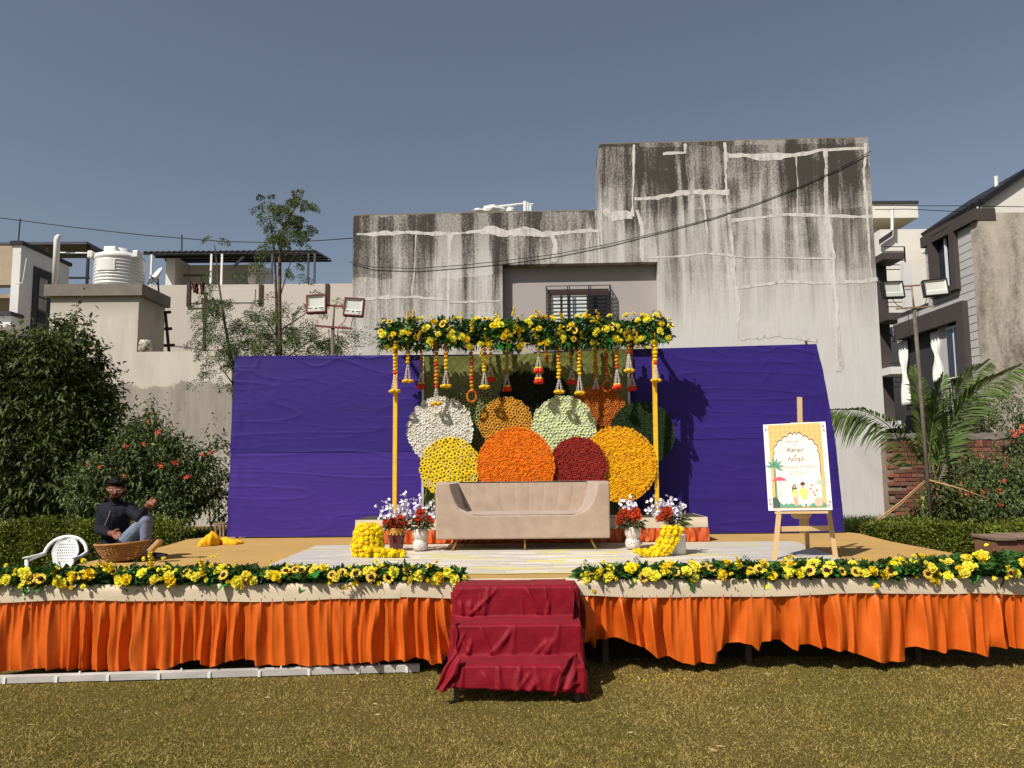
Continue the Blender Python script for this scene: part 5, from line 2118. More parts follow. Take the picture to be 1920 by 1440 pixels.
# ------------------------------------------------------------------ vases and bouquets
m_glaze = mat("oxblood_glaze", C(84, 16, 14), .22, .15, 5, spec=.5, coat=.4)
m_bandg = mat("ochre_glaze", C(190, 140, 60), .4, .15, 9)
t = NT("terrazzo_glaze")
v = t.coord("Object")
vo = t.n.new("ShaderNodeTexVoronoi")
t.l.new(v, vo.inputs["Vector"])
vo.inputs["Scale"].default_value = 42
spot = t.maprange(vo.outputs["Distance"], .26, .34, 1, 0)
spot = t.math('MULTIPLY', spot, t.maprange(t.sep(vo.outputs["Color"])[0], .45, .5))
c_ = t.mix(spot, C(204, 192, 182), C(60, 42, 30))
m_terr = t.bsdf(c_, .3, .5, coat=.3)
m_whitec = mat("white_ceramic", C(216, 212, 208), .35, .05, 3, spec=.5)
m_tan = mat("tan_clay", C(176, 136, 92), .7, .1, 6)
m_orfl = pm("burnt_orange_silk", C(164, 54, 16), objvar=.3)
m_wfl = mat("white_blossom", C(226, 220, 228), .75, .06, 20, translucent=.15)
carn_o = [carnation("flower", m_orfl, s) for s in (31, 32, 33)]
m_twig = mat("grey_twig", C(96, 84, 70), .9, .2, 10)
m_leafv = mat("dull_green_leaf", C(78, 84, 48), .6, .3, 7, island=.35)


def bouquet(label, base, blooms, sprays, seed, lf=60):
    """Orange blooms plus white blossom twigs standing in a vase whose mouth is at base."""
    blooms = [(a * .80, b * .72, c_ * .82, d_ * .8) for a, b, c_, d_ in blooms]
    sprays = [(a * .88, b * .70, c_) for a, b, c_ in sprays]
    rg = random.Random(seed)
    rgn = np.random.default_rng(seed)
    T = thing("bouquet", label, "bouquet", base)
    for (dx, dz, s, dy) in blooms:
        p = Vector(base) + Vector((dx, dy, dz))
        link("flower", rg.choice(carn_o), T, p, face_rot((dx * 2 + rg.gauss(0, .2), -1, .5 + dz), rg.uniform(0, 6)), s)
    st = MB()
    for (dx, dz, s, dy) in blooms:
        st.tube([Vector(base) + Vector((0, 0, -.05)), Vector(base) + Vector((dx * .6, dy * .6, dz * .5)), Vector(base) + Vector((dx, dy + .01, dz))], .005, 5)
    tw, bl = MB(), MB()
    for (dx, dz, dy) in sprays:
        e = Vector(base) + Vector((dx, dy, dz))
        b0 = Vector(base) + Vector((0, 0, -.04))
        c = b0.lerp(e, .5) + Vector((0, 0, .04))
        pts = [(b0 * (1 - t_) ** 2 + c * 2 * t_ * (1 - t_) + e * t_ ** 2) for t_ in [i / 8 for i in range(9)]]
        tw.tube(pts, [.005 - .0004 * i for i in range(9)], 5)
        for i in range(3, 9):
            for q in range(4 if i < 8 else 2):
                cpt = pts[i] + Vector((rg.gauss(0, .024), rg.gauss(0, .02), rg.gauss(0, .022)))
                nd = Vector((rg.gauss(0, 1), -1.0, rg.gauss(0, 1))).normalized()
                sdd = nd.cross(Vector((rg.gauss(0, 1), rg.gauss(0, 1), rg.gauss(0, 1)))).normalized()
                td = nd.cross(sdd)
                for kk in range(5):
                    a = 2 * math.pi * kk / 5
                    petal(bl, cpt, sdd * math.cos(a) + td * math.sin(a), nd, rg.uniform(.018, .024), .02, 0, .3)
    st.build("stem", m_stemg, T)
    n = lf
    P = np.array(base) + np.stack([rgn.normal(0, .05, n), rgn.normal(-.01, .04, n), .01 + .07 * rgn.random(n)], 1)
    Vv, Ff = leaf_arrays(P, P - np.array(base) + np.array([0, -.02, -.02]), .07 + .05 * rgn.random(n), .03, rgn, .4)
    np_mesh("leaves", Vv, Ff, m_leafv, T)["kind"] = "stuff"
    if tw.v:
        tw.build("twig", m_twig, T)
        o = bl.build("blossom", m_wfl, T)
        o["kind"] = "stuff"
    return T


VS = .80


def vase(label, px, py_base, prof, m, n=28):
    p = UZ(px, py_base, SZ)
    mb = MB()
    mb.lathe([(a * VS, b * VS) for a, b in prof], n, (p.x, p.y, SZ + .006))
    return p, mb


# oxblood pot
p, mb = vase("", 743, 1034, [(.075, 0), (.09, .02), (.118, .18), (.128, .235), (.12, .262)], m_glaze)
V1 = thing("vase", "tall tapering oxblood vase with ochre band at its mouth", "vase", (p.x, p.y, SZ + .006))
mb.build("body", m_glaze, V1, True)
w = MB()
w.lathe([(a * VS, b * VS) for a, b in ((.122, .262), (.119, .29), (.124, .31), (.127, .325), (.10, .325), (.09, .29))], 28, (p.x, p.y, SZ + .006), cap=False)
w.build("rim", m_bandg, V1, True)
for k in range(14):
    a = 2 * math.pi * k / 14
    c = Vector((p.x + .089 * math.cos(a), p.y + .089 * math.sin(a), SZ + .198))
    mb = MB()
    mb.ball(c, (.020, .020, .017), 8, 5)
    mb.build("ochre_spot", m_bandg, V1, True)
bouquet("burnt orange silk flowers with white blossom twigs in the oxblood vase", (p.x, p.y, SZ + .27),
        [(-.13, .06, .12, -.03), (-.04, .09, .12, -.05), (.05, .13, .12, -.02), (.02, .05, .13, -.08), (.12, .05, .12, -.03), (-.06, .03, .1, -.07)],
        [(-.24, .30, .05), (-.14, .42, .06), (.02, .36, .08), (.10, .52, .09), (.18, .42, .08), (-.08, .24, .05), (.06, .26, .06), (.16, .28, .06), (-.18, .18, .03), (.24, .3, .07)], 41)
bulb = [(.06, 0), (.10, .025), (.112, .07), (.105, .12), (.088, .152), (.085, .158), (.088, .165), (.108, .20), (.113, .25), (.106, .295), (.10, .315), (.085, .315), (.08, .27)]
p, mb = vase("", 788, 1034, bulb, m_terr)
tag(mb.build("vase", m_terr, None, True), "speckled white double bulb vase beside the oxblood vase", "vase")
bouquet("burnt orange silk flowers with white blossoms in the speckled vase beside the oxblood vase", (p.x, p.y, SZ + .26),
        [(-.02, .12, .12, -.04), (.0, .24, .12, -.01), (.14, .11, .12, -.02), (.10, .17, .09, .01)],
        [(-.02, .48, .06), (.10, .44, .06), (.17, .34, .05), (.22, .28, .04), (-.08, .40, .05)], 42, 70)
p, mb = vase("", 1187, 1031, bulb, m_terr)
tag(mb.build("vase", m_terr, None, True), "speckled white double bulb vase beside the sofa arm and yellow pompoms", "vase")
bouquet("two large burnt orange silk blooms in the speckled vase beside the sofa arm", (p.x, p.y, SZ + .26),
        [(-.15, .14, .15, -.02), (-.10, .22, .12, .02), (.02, .16, .19, -.04), (.05, .22, .13, -.01), (-.2, .07, .1, -.02)],
        [(-.10, .46, .05), (.02, .48, .07), (.04, .34, .06), (-.06, .34, .05)], 43, 70)
p, mb = vase("", 1270, 1040, [(a / VS, b / VS) for a, b in ((.088, 0), (.094, .012), (.094, .20), (.088, .215))], m_whitec)
V1 = thing("vase", "plain white cylinder jar with tan clay neck", "vase", (p.x, p.y, SZ + .006))
mb.build("body", m_whitec, V1, True)
w = MB()
w.lathe([(.088, .215), (.078, .24), (.06, .262), (.058, .30), (.045, .30)], 28, (p.x, p.y, SZ + .006), cap=False)
w.build("neck", m_tan, V1, True)
bouquet("white blossom twigs with one burnt orange bloom in the white jar", (p.x, p.y, SZ + .31),
        [(-.12, .20, .15, -.03), (-.17, .14, .13, -.04), (-.22, .10, .1, 0)],
        [(-.32, .34, .08), (-.22, .40, .1), (-.12, .36, .1), (-.04, .42, .1), (.06, .34, .08), (.12, .30, .08), (.03, .2, .05), (-.28, .18, .06), (-.20, .08, .05), (-.34, .24, .06), (-.1, .28, .08)], 44, 50)

# marigold heaps
m_mg = mat("fresh_marigold", C(244, 208, 22), .85, .2, 60, objvar=.12, hue=.01)
mgm = []
for s in (1, 2, 3):
    rg = random.Random(s)
    mb = MB()
    mb.ball((0, 0, 0), (.40, .40, .36), 10, 7, 0, .2, rg)
    for q in range(64):
        z_ = 1 - 2 * (q + .5) / 64
        a = q * 2.39996
        d = Vector((math.sqrt(1 - z_ * z_) * math.cos(a), math.sqrt(1 - z_ * z_) * math.sin(a), z_))
        tn = d.cross(Vector((rg.gauss(0, 1), rg.gauss(0, 1), rg.gauss(0, 1)))).normalized()
        petal(mb, d * .30, d + tn * .35, tn, .27 * rg.uniform(.85, 1.1), .17, 0, .2)
    mgm.append(mb.mesh("marigold", m_mg))


def heap(label, pts, seed, holder):
    rg = random.Random(seed)
    T = thing("marigold_garland", label, "flower garland", pts[0][0])
    for c, s in pts:
        link("marigold", rg.choice(mgm), T, c, (rg.uniform(0, 6), rg.uniform(0, 6), 0), s * rg.uniform(.92, 1.1))
    return T


b0 = UZ(686, 1046, SZ)
pts_ = []
for row in range(7):
    zz = SZ + .035 + row * .044
    rr_ = .145 + .012 * math.sin(row * 1.1) - (.035 if row > 5 else 0)
    for k in range(9):
        a = math.pi * (1.0 + k / 8) + .06 * (row % 2)
        pts_.append((Vector((b0.x + rr_ * math.cos(a), b0.y + .12 + rr_ * .8 * math.sin(a), zz + .012 * math.sin(k * 2.1 + row))), .066))
for k in range(9):
    a = math.pi * (1.0 + k / 8)
    pts_.append((Vector((b0.x + .075 * math.cos(a), b0.y + .12 + .05 * math.sin(a), SZ + .335)), .062))
for k in range(34):
    t_ = k / 33
    pts_.append((Vector((b0.x - .02 + .43 * t_ + .0 * k, b0.y - .04 - .04 * math.sin(t_ * 3) + random.uniform(-.05, .05), SZ + .035 + (.05 * (1 - t_) + .02) * (k % 2))), .068))
T_ = heap("tall drum heap of yellow marigold strings trailing onto the mat beside oxblood vase", pts_, 5, None)
w = MB()
w.lathe([(.10, 0), (.115, .1), (.11, .26), (.07, .28)], 20, (b0.x, b0.y + .12, SZ + .006))
w.build("drum", m_tan, T_)
b1 = UZ(1270, 1040, SZ)
pts_ = []
path = [U(1262, 990, b1.y - .16), U(1255, 1008, b1.y - .16), U(1248, 1022, b1.y - .18), U(1236, 1036, b1.y - .2), U(1218, 1044, b1.y - .22), U(1196, 1050, b1.y - .25)]
for i in range(5):
    for k in range(3):
        c = path[i].lerp(path[i + 1], k / 3)
        c.z = max(c.z, SZ + .035)
        wd = .085 if i < 3 else .07
        for q in (-1, -.33, .33, 1):
            pts_.append((c + Vector((q * wd, -.03 * (1 - abs(q)) + random.uniform(-.01, .01), random.uniform(-.012, .012) + (-.03 * q if i > 2 else 0))), .062))
pts_ = [(Vector((c.x, c.y, max(c.z, SZ + .033))), s) for c, s in pts_]
heap("slanting spill of yellow marigold strings leaning on the white jar", pts_, 6, None)

# ------------------------------------------------------------------ easel and board
m_pine = mat("pale_pine", C(196, 164, 116), .65, .08, 7, .08, 40, stretch=(1, 1, .15))
YEs = 7.86
es = thing("easel", "pale pine A frame easel standing on the stage", "easel", UZ(1508, 1050, SZ))
fl, fr_ = UZ(1452, 1050, SZ), UZ(1567, 1047, SZ)
ez = lambda px, py, Y=YEs: U(px, py, Y)
top_c = U(1499, 745, YEs + .36)
lt, rt = U(1476, 800, YEs + .27), U(1530, 800, YEs + .27)
for a_, b_ in ((fl, lt), (fr_, rt)):
    MB().bar(a_, b_, .045, .022, up=(0, 1, 0)).build("leg", m_pine, es)
MB().bar(U(1504, 1000, YEs + .10), top_c, .048, .022, up=(0, 1, 0)).build("mast", m_pine, es)
MB().bar(UZ(1514, 1030, SZ) + Vector((0, .0, 0)), U(1507, 800, YEs + .33), .045, .022, up=(0, 1, 0)).build("rear_leg", m_pine, es)
MB().bar(U(1459, 992, YEs + .06), U(1556, 990, YEs + .06), .022, .05, up=(0, 0, 1)).build("cross_rail", m_pine, es)
MB().bar(U(1453, 961, YEs + .10), U(1553, 960, YEs - .09), .07, .022, up=(0, 0, 1)).build("shelf", m_pine, es)
w = MB()
a_ = U(1503, 968, YEs + .07)
w.add([a_ + Vector(q) for q in ((-.1, 0, .03), (.1, 0, .03), (.1, 0, 0), (.065, 0, -.025), (-.065, 0, -.025), (-.1, 0, 0))], [(0, 5, 4, 3, 2, 1)])
w.build("shelf_bracket", m_pine, es, solid=.02)
MB().bar(U(1483, 793.5, YEs + .20), U(1519, 792.5, YEs + .20), .05, .014, up=(0, 0, 1)).build("top_clamp", m_pine, es)

bA, bB, bC = U(1441, 957.5, YEs + .10), U(1561, 956, YEs - .12), U(1441, 796, YEs + .19)
eu = (bB - bA)
BWd = eu.length
eu.normalize()
ev = (bC - bA)
ev = (ev - eu * ev.dot(eu))
BHt = ev.length
ev.normalize()
en = eu.cross(ev)                # towards the camera
if en.y > 0:
    en = -en
bd = thing("welcome_board", "glossy printed welcome board with orange arch, palms and seated couple", "sign", bA)


def pc(u, v, lift):
    return bA + eu * (u * BWd) + ev * (v * BHt) + en * lift


def ppoly(mb, pts, lift, mi=0):
    P3 = [pc(u, v, lift) for u, v in pts]
    return mb.add(P3, [tuple(range(len(P3)))], mi)


def gloss(name, c):
    return mat(name, c, .32, .02, 5, spec=.5, coat=.6)


g_white, g_org, g_pale = gloss("print_white", C(236, 226, 224)), gloss("print_orange", C(232, 178, 106)), gloss("print_blush", C(238, 222, 206))
g_green, g_dkg, g_pink, g_red = gloss("print_green", C(92, 150, 116)), gloss("print_dark_green", C(60, 86, 74)), gloss("print_pink", C(206, 84, 110)), gloss("print_coral", C(222, 110, 70))
g_ink, g_grey, g_skin, g_yel, g_hair = gloss("print_ink", C(112, 100, 94)), gloss("print_faint", C(186, 160, 158)), gloss("print_skin", C(222, 160, 126)), gloss("print_yellow", C(236, 200, 110)), gloss("print_hair", C(66, 48, 44))  # ink is lightened: the wash-out by glare is put into its colour
w = MB()
for q in (0,):
    P8 = [pc(u, v, 0) for u, v in ((0, 0), (1, 0), (1, 1), (0, 1))] + [pc(u, v, .006) for u, v in ((0, 0), (1, 0), (1, 1), (0, 1))]
    w.add(P8, [(3, 2, 1, 0), (4, 5, 6, 7), (0, 1, 5, 4), (1, 2, 6, 5), (2, 3, 7, 6), (3, 0, 4, 7)])
w.build("panel", g_white, bd)
w = MB()
ppoly(w, [(.075, .02), (.925, .02), (.925, .99), (.075, .99)], .0072)
w.build("printed_ground", g_org, bd)
# scalloped arch
arch = [(.14, .06), (.86, .06), (.86, .63)]
cen_ = [(.83, .67), (.79, .735), (.71, .785), (.62, .82), (.53, .86)]
right = []
for k in range(len(cen_) - 1):
    (x0, y0), (x1, y1) = cen_[k], cen_[k + 1]
    mx, my = (x0 + x1) / 2, (y0 + y1) / 2
    nx_, ny_ = (y0 - y1), (x1 - x0)
    ln = math.hypot(nx_, ny_)
    nx_, ny_ = -nx_ / ln, -ny_ / ln
    for q in range(7):
        a = math.pi * q / 6
        t_ = (1 - math.cos(a)) / 2
        right.append((x0 + (x1 - x0) * t_ + nx_ * .035 * math.sin(a), y0 + (y1 - y0) * t_ + ny_ * .035 * math.sin(a)))
right = [(x, y) for x, y in right]
left = [(1.0 - x, y) for x, y in right][::-1]
out = arch + right + [(.5, .885)] + left + [(.14, .63)]
w = MB()
sc_ = lambda P, k: [(.5 + (x - .5) * k, .5 + (y - .5) * (k + .006)) for x, y in P]
ppoly(w, sc_(out, 1.035), .0078)
w.build("printed_arch_edge", g_dkg, bd)
w = MB()
ppoly(w, out, .0084)
w.build("printed_arch", g_pale, bd)
# small hanging dots on the ground
w = MB()
for i in range(11):
    for j in range(3 if 2 < i < 8 else 6):
        u, v = .11 + .078 * i, .955 - .05 * j
        inside = abs(u - .5) < .36 and v < .62 + .27 * (1 - abs(u - .5) / .36)
        if not inside:
            ppoly(w, [(u - .006, v), (u, v - .018), (u + .006, v), (u, v + .006)], .0088)
w.build("printed_motif", g_ink, bd)
w = MB()
for (u0, v0, u1, v1) in ((.21, .66, .46, .86), (.3, .76, .48, .70)):
    for i in range(11):
        t_ = i / 10
        u, v = u0 + (u1 - u0) * t_, v0 + (v1 - v0) * t_ - .04 * math.sin(math.pi * t_)
        ppoly(w, [(u - .008, v), (u, v - .006), (u + .008, v), (u, v + .006)], .0094)
w.build("printed_bunting", g_pink, bd)


def frondleaf(mb, u, v, ang, L, wd, lift):
    du, dv = math.cos(ang), math.sin(ang)
    k = BWd / BHt
    pts = []
    for t_, s in ((0, 0), (.3, 1), (.6, .9), (1, 0), (.6, -.9), (.3, -1)):
        pts.append((u + (du * t_ * L - dv * s * wd), v + (dv * t_ * L + du * s * wd) * k))
    ppoly(mb, pts, lift)


w = MB()
for (u, v, L, angs) in ((.15, .50, .16, (-30, 5, 40, 75, 105, 140, 175)),):
    for a in angs:
        frondleaf(w, u, v, R(a), L, .022, .0094)
ppoly(w, [(.135, .10), (.165, .10), (.16, .50), (.145, .50)], .0092)
w.build("printed_palm", g_green, bd)
w = MB()
for a in (-20, 15, 50, 85, 120, 155, 190):
    frondleaf(w, .86, .30, R(a), .12, .012, .0094)
ppoly(w, [(.85, .10), (.88, .10), (.87, .30), (.855, .30)], .0092)
w.build("printed_palm", gloss("print_grey_green", C(176, 186, 160)), bd)
w = MB()
bumps = [(.08, .03)] + [(.08 + .84 * i / 24, .055 + .03 * abs(math.sin(i * 1.3))) for i in range(25)] + [(.92, .03)]
ppoly(w, bumps, .0096)
w.build("printed_hedge", g_green, bd)
w = MB()
ppoly(w, [(.08, .03), (.19, .03), (.20, .08), (.17, .13), (.12, .155), (.08, .14)], .0099)
w.build("printed_hedge", g_dkg, bd)
w = MB()
ppoly(w, [(.09, .335), (.12, .34), (.15, .335), (.18, .34), (.21, .335), (.24, .34), (.27, .335), (.30, .34), (.33, .332), (.29, .365), (.24, .38), (.20, .383), (.15, .372), (.11, .355)], .0102)
ppoly(w, [(.205, .383), (.212, .383), (.209, .41)], .0102)
for i in range(6):
    u = .10 + .045 * i
    for j in range(6):
        v = .32 - .03 * j
        ppoly(w, [(u - .004, v), (u, v - .008), (u + .004, v), (u, v + .006)], .0102)
ppoly(w, [(.206, .06), (.212, .06), (.212, .34), (.206, .34)], .0101)
w.build("printed_parasol", g_pink, bd)


def ell(mb, u, v, a, b, lift, n=14, mi=0):
    ppoly(mb, [(u + a * math.cos(2 * math.pi * k / n), v + b * math.sin(2 * math.pi * k / n)) for k in range(n)], lift, mi)


# the printed couple: flat figures
w = MB()
ppoly(w, [(.395, .22), (.405, .27), (.43, .295), (.46, .285), (.475, .24), (.47, .20), (.40, .20)], .0104, 4)
ell(w, .438, .265, .018, .018, .0108, mi=0)
ppoly(w, [(.41, .235), (.475, .235), (.49, .17), (.475, .14), (.405, .14), (.40, .19)], .0106, 1)
ppoly(w, [(.41, .145), (.475, .145), (.485, .07), (.47, .05), (.43, .05), (.415, .09)], .0107, 0)
ppoly(w, [(.535, .28), (.60, .28), (.605, .31), (.57, .32), (.535, .305)], .0112, 4)
ell(w, .57, .275, .022, .022, .0110, mi=0)
ppoly(w, [(.515, .235), (.55, .25), (.60, .25), (.645, .225), (.655, .15), (.615, .115), (.54, .13), (.51, .18)], .0108, 1)
ppoly(w, [(.475, .16), (.525, .165), (.585, .06), (.565, .045), (.535, .05)], .0114, 2)
ppoly(w, [(.61, .155), (.66, .165), (.715, .15), (.655, .055), (.625, .05), (.615, .07), (.655, .12)], .0113, 2)
ell(w, .565, .04, .022, .012, .0116, mi=0)
ell(w, .635, .04, .022, .012, .0116, mi=0)
w.build("printed_couple", [g_skin, g_yel, g_white, g_red, g_hair], bd)
w = MB()
for (u, v, a, b) in ((.80, .09, .07, .05), (.77, .11, .03, .03), (.82, .115, .03, .025)):
    ell(w, u, v, a, b, .0101 + .0002 * u)
w.build("printed_basket", gloss("print_peach", C(230, 176, 150)), bd)
w = MB()
for (u, v) in ((.69, .24), (.73, .20), (.78, .22), (.71, .28), (.75, .17), (.04, .94), (.03, .12), (.04, .075), (.96, .95), (.965, .9), (.95, .05), (.97, .09)):
    ell(w, u, v, .018, .012, .0098, 8)
w.build("printed_blooms", g_red, bd)


def lettering(txt, u, v, size, m, shear=.35, lift=.0105, xs=1.0, name="printed_lettering"):
    cu = bpy.data.curves.new("t", 'FONT')
    cu.body = txt
    cu.align_x = 'CENTER'
    cu.size = size
    cu.shear = shear
    ob = bpy.data.objects.new("t", cu)
    COL.objects.link(ob)
    dg = bpy.context.evaluated_depsgraph_get()
    me = bpy.data.meshes.new_from_object(ob.evaluated_get(dg))
    bpy.data.objects.remove(ob)
    for vt in me.vertices:
        vt.co = pc(u, v, lift) + eu * vt.co.x * xs + ev * vt.co.y - bA
    me.materials.clear()
    me.materials.append(m)
    link(name, me, bd)


lettering("WELCOME", .45, .775, .026, g_red, 0)
lettering("to", .48, .735, .026, g_ink)
lettering("Karan", .48, .665, .068, g_ink)
lettering("&", .48, .61, .034, g_ink)
lettering("Nirali", .48, .555, .070, g_ink)
lettering("Phoolon ki Holi", .50, .475, .050, g_grey)
lettering("Decoration by", .48, .437, .018, g_grey, 0)
lettering("DISHA EVENTS", .49, .405, .028, g_grey, 0)

# ------------------------------------------------------------------ floodlight stands
def floodlight(par, c, wd, ht, tilt, m_frame, yaw=0, marks=True):
    """Square LED flood: frame, reflector well and tube lamp; faces the camera side."""
    M = Matrix.Translation(c) @ Euler((R(-6), R(tilt), R(yaw))).to_matrix().to_4x4()
    w = MB()
    b = .022
    w.box(-wd / 2, wd / 2, .02, .09, -ht / 2, ht / 2, M=M)
    w.box(-wd / 2, wd / 2, -.012, .02, ht / 2 - b, ht / 2, M=M)
    w.box(-wd / 2, wd / 2, -.012, .02, -ht / 2, -ht / 2 + b, M=M)
    w.box(-wd / 2, -wd / 2 + b, -.012, .02, -ht / 2 + b, ht / 2 - b, M=M)
    w.box(wd / 2 - b, wd / 2, -.012, .02, -ht / 2 + b, ht / 2 - b, M=M)
    o = w.build("floodlight", m_frame, par, bevel=.006)
    x0, x1, z0, z1 = -wd / 2 + b, wd / 2 - b, -ht / 2 + b, ht / 2 - b
    zi = z0 + (z1 - z0) * .34
    w = MB()
    g = lambda x, y, z: M @ Vector((x, y, z))
    w.quad(g(x0, -.002, z0), g(x1, -.002, z0), g(x1, -.002, zi - .02), g(x0, -.002, zi - .02))
    w.quad(g(x0, -.002, zi - .02), g(x1, -.002, zi - .02), g(x1 - .03, .016, zi), g(x0 + .03, .016, zi))
    w.quad(g(x0 + .03, .016, zi), g(x1 - .03, .016, zi), g(x1 - .03, .018, z1 - .03), g(x0 + .03, .018, z1 - .03))
    w.quad(g(x0, -.002, z1), g(x0, -.002, zi - .02), g(x0 + .03, .016, zi), g(x0 + .03, .018, z1 - .03))
    w.quad(g(x1, -.002, zi - .02), g(x1, -.002, z1), g(x1 - .03, .018, z1 - .03), g(x1 - .03, .016, zi))
    w.quad(g(x0, -.002, z1), g(x0 + .03, .018, z1 - .03), g(x1 - .03, .018, z1 - .03), g(x1, -.002, z1))
    w.build("reflector", m_reflector, o)
    if marks:
        w = MB()
        for (fx, fz, a_, b_) in ((.14, .62, .07, .008), (.80, .62, .07, .008), (.5, .55, .022, .02), (.86, .3, .02, .012)):
            cx_, cz_ = x0 + (x1 - x0) * fx, z0 + (zi - z0) * fz
            w.box(cx_ - a_ / 2, cx_ + a_ / 2, -.006, -.004, cz_ - b_ / 2, cz_ + b_ / 2, M=M)
        w.build("marking", m_blackline, o)
    return o


YP = 11.5
P1 = thing("floodlight_stand", "rusty pole with two red framed floodlights behind the purple backdrop", "floodlight", U(620, 1000, YP))
pl0, pl1, pl2 = U(619, 1010, YP), U(624, 615, YP), U(627, 573, YP)
pl0.z = .3
MB().tube([pl0, pl1], .028, 10).build("pole", m_greypole, P1, True)
MB().tube([pl1 - Vector((0, 0, .05)), pl2], .014, 8).build("upper_pole", m_greypole, P1, True)
MB().bar(U(592, 611, YP - .03), U(659, 616, YP - .03), .028).build("crossbar", m_redpaint, P1)
MB().bar(U(608, 572, YP), U(648, 575, YP), .028).build("crossbar", m_redpaint, P1)
kk = YP / F_PX
floodlight(P1, U(592.5, 569, YP - .07), 38 * kk, 36 * kk, -2.5, m_redpaint)
floodlight(P1, U(663, 575, YP - .07), 38 * kk, 36 * kk, 4, m_redpaint)
w = MB()
w.tube([U(650, 593, YP), U(645, 604, YP), U(634, 613, YP), U(632, 640, YP), U(632, 700, YP)], .006, 5)
w.tube([U(663, 594, YP), U(659, 605, YP), U(658, 615, YP)], .005, 5)
w.tube([U(616, 617, YP), U(618, 640, YP), U(618, 700, YP)], .006, 5)
w.build("cable", m_wire, P1)
YP = 12.2
P2 = thing("floodlight_stand", "leaning rusty pole with two black framed floodlights behind the palm fronds", "floodlight", U(1750, 1030, YP))
a_, b_ = U(1750, 1032, YP), U(1714, 580, YP)
a_.z = ground_z(0, YP) - .05
MB().tube([a_, a_.lerp(b_, .5), b_], .03, 10).build("pole", m_greypole, P2, True)
MB().tube([b_, U(1709, 537, YP)], .015, 8).build("upper_pole", m_rust, P2, True)
MB().bar(U(1680, 579, YP - .03), U(1752, 574, YP - .03), .025).build("crossbar", m_rust, P2)
MB().bar(U(1694, 537, YP), U(1735, 534, YP), .025).build("crossbar", m_rust, P2)
kk = YP / F_PX
floodlight(P2, U(1676, 542.5, YP - .07), 42 * kk, 33 * kk, -3, m_black, 8, False)
floodlight(P2, U(1755, 538.5, YP - .07), 44 * kk, 33 * kk, -3.5, m_black, -8, False)
w = MB()
w.tube([U(1738, 558, YP), U(1735, 570, YP), U(1722, 582, YP), U(1716, 640, YP), U(1722, 720, YP)], .006, 5)
w.tube([U(1672, 560, YP), U(1682, 572, YP), U(1702, 582, YP), U(1706, 632, YP), U(1716, 640, YP)], .006, 5)
w.build("cable", m_wire, P2)

# ------------------------------------------------------------------ vegetation
m_bark = mat("grey_bark", C(96, 80, 64), .9, .25, 9, .4, 40)
m_ficus = mat("dark_glossy_leaves", C(80, 88, 42), .55, .3, 1.6, island=.55, hue=.025, spec=.25, translucent=.15)
m_hib = mat("hibiscus_leaves", C(88, 100, 56), .6, .3, 2, island=.45, hue=.02, translucent=.18)
m_hedge = mat("hedge_leaves", C(104, 112, 34), .6, .35, 2.2, island=.5, hue=.03, translucent=.2)
m_hedge_dk = mat("hedge_leaves_dark", C(56, 66, 26), .55, .35, 2.2, island=.5, hue=.03, translucent=.2)
m_moringa = mat("feathery_leaflets", C(84, 96, 52), .6, .25, 1.5, island=.45, hue=.03, translucent=.25)
m_palm = mat("palm_leaflets", C(86, 104, 48), .45, .3, 2, island=.45, hue=.02, spec=.35, translucent=.12)
m_redfl = mat("scarlet_petals", C(205, 36, 30), .7, .15, 20, objvar=.15)
m_tallgrass = mat("green_grass", C(66, 84, 28), .7, .3, 1.5, island=.4, translucent=.2)


def twigs(rg, blobs, per, L, W, tl=.28, up=.35):
    """Leafy twigs over the shells of blobs (cx,cy,cz,rx,ry,rz,n)."""
    out = []
    for (cx, cy, cz, rx, ry, rz, n) in blobs:
        u = unit(rg.normal(size=(n, 3)))
        u[:, 1] = np.where(u[:, 1] > .55, -u[:, 1], u[:, 1])
        k = .72 + .34 * rg.random(n) ** .7
        k *= 1 + .14 * vnoise(u[:, 0] * 3 + cx, u[:, 2] * 3 + cz, 5)
        base = np.array([cx, cy, cz]) + u * np.array([rx, ry, rz]) * k[:, None]
        d = unit(u + rg.normal(0, .45, (n, 3)) + np.array([0, 0, up]))
        reach = np.where(rg.random((n, 1)) < .10, 1.5 + 1.1 * rg.random((n, 1)), .55 + .6 * rg.random((n, 1)))
        d = np.where(reach > 1.4, unit(d + np.array([0, 0, .5])), d)
        for j in range(per):
            t = (j + .5) / per
            p = base + d * (t * tl) * reach + rg.normal(0, .012, (n, 3))
            sd = unit(rg.normal(size=(n, 3)))
            dd = d * .5 + sd * .9 + np.array([0, -.1, -.4])
            l = L * (.6 + .7 * rg.random(n))
            out.append(leaf_arrays(p, dd, l, W * l / L, rg, .3))
    return stack(out)


def tree_limbs(mb, base, tips, r0, rg, mid=.5):
    for tp in tips:
        c = Vector(base).lerp(Vector(tp), mid) + Vector((rg.uniform(-.1, .1), rg.uniform(-.1, .1), .1))
        mb.tube([base, c, tp], [r0, r0 * .6, r0 * .2], 7)


hibfl = []
for s in (1, 2):
    hibfl.append(sunflower("flower", m_redfl, mat("yellow_stamen", C(220, 180, 60)), s, 3, .1, .55, .4))


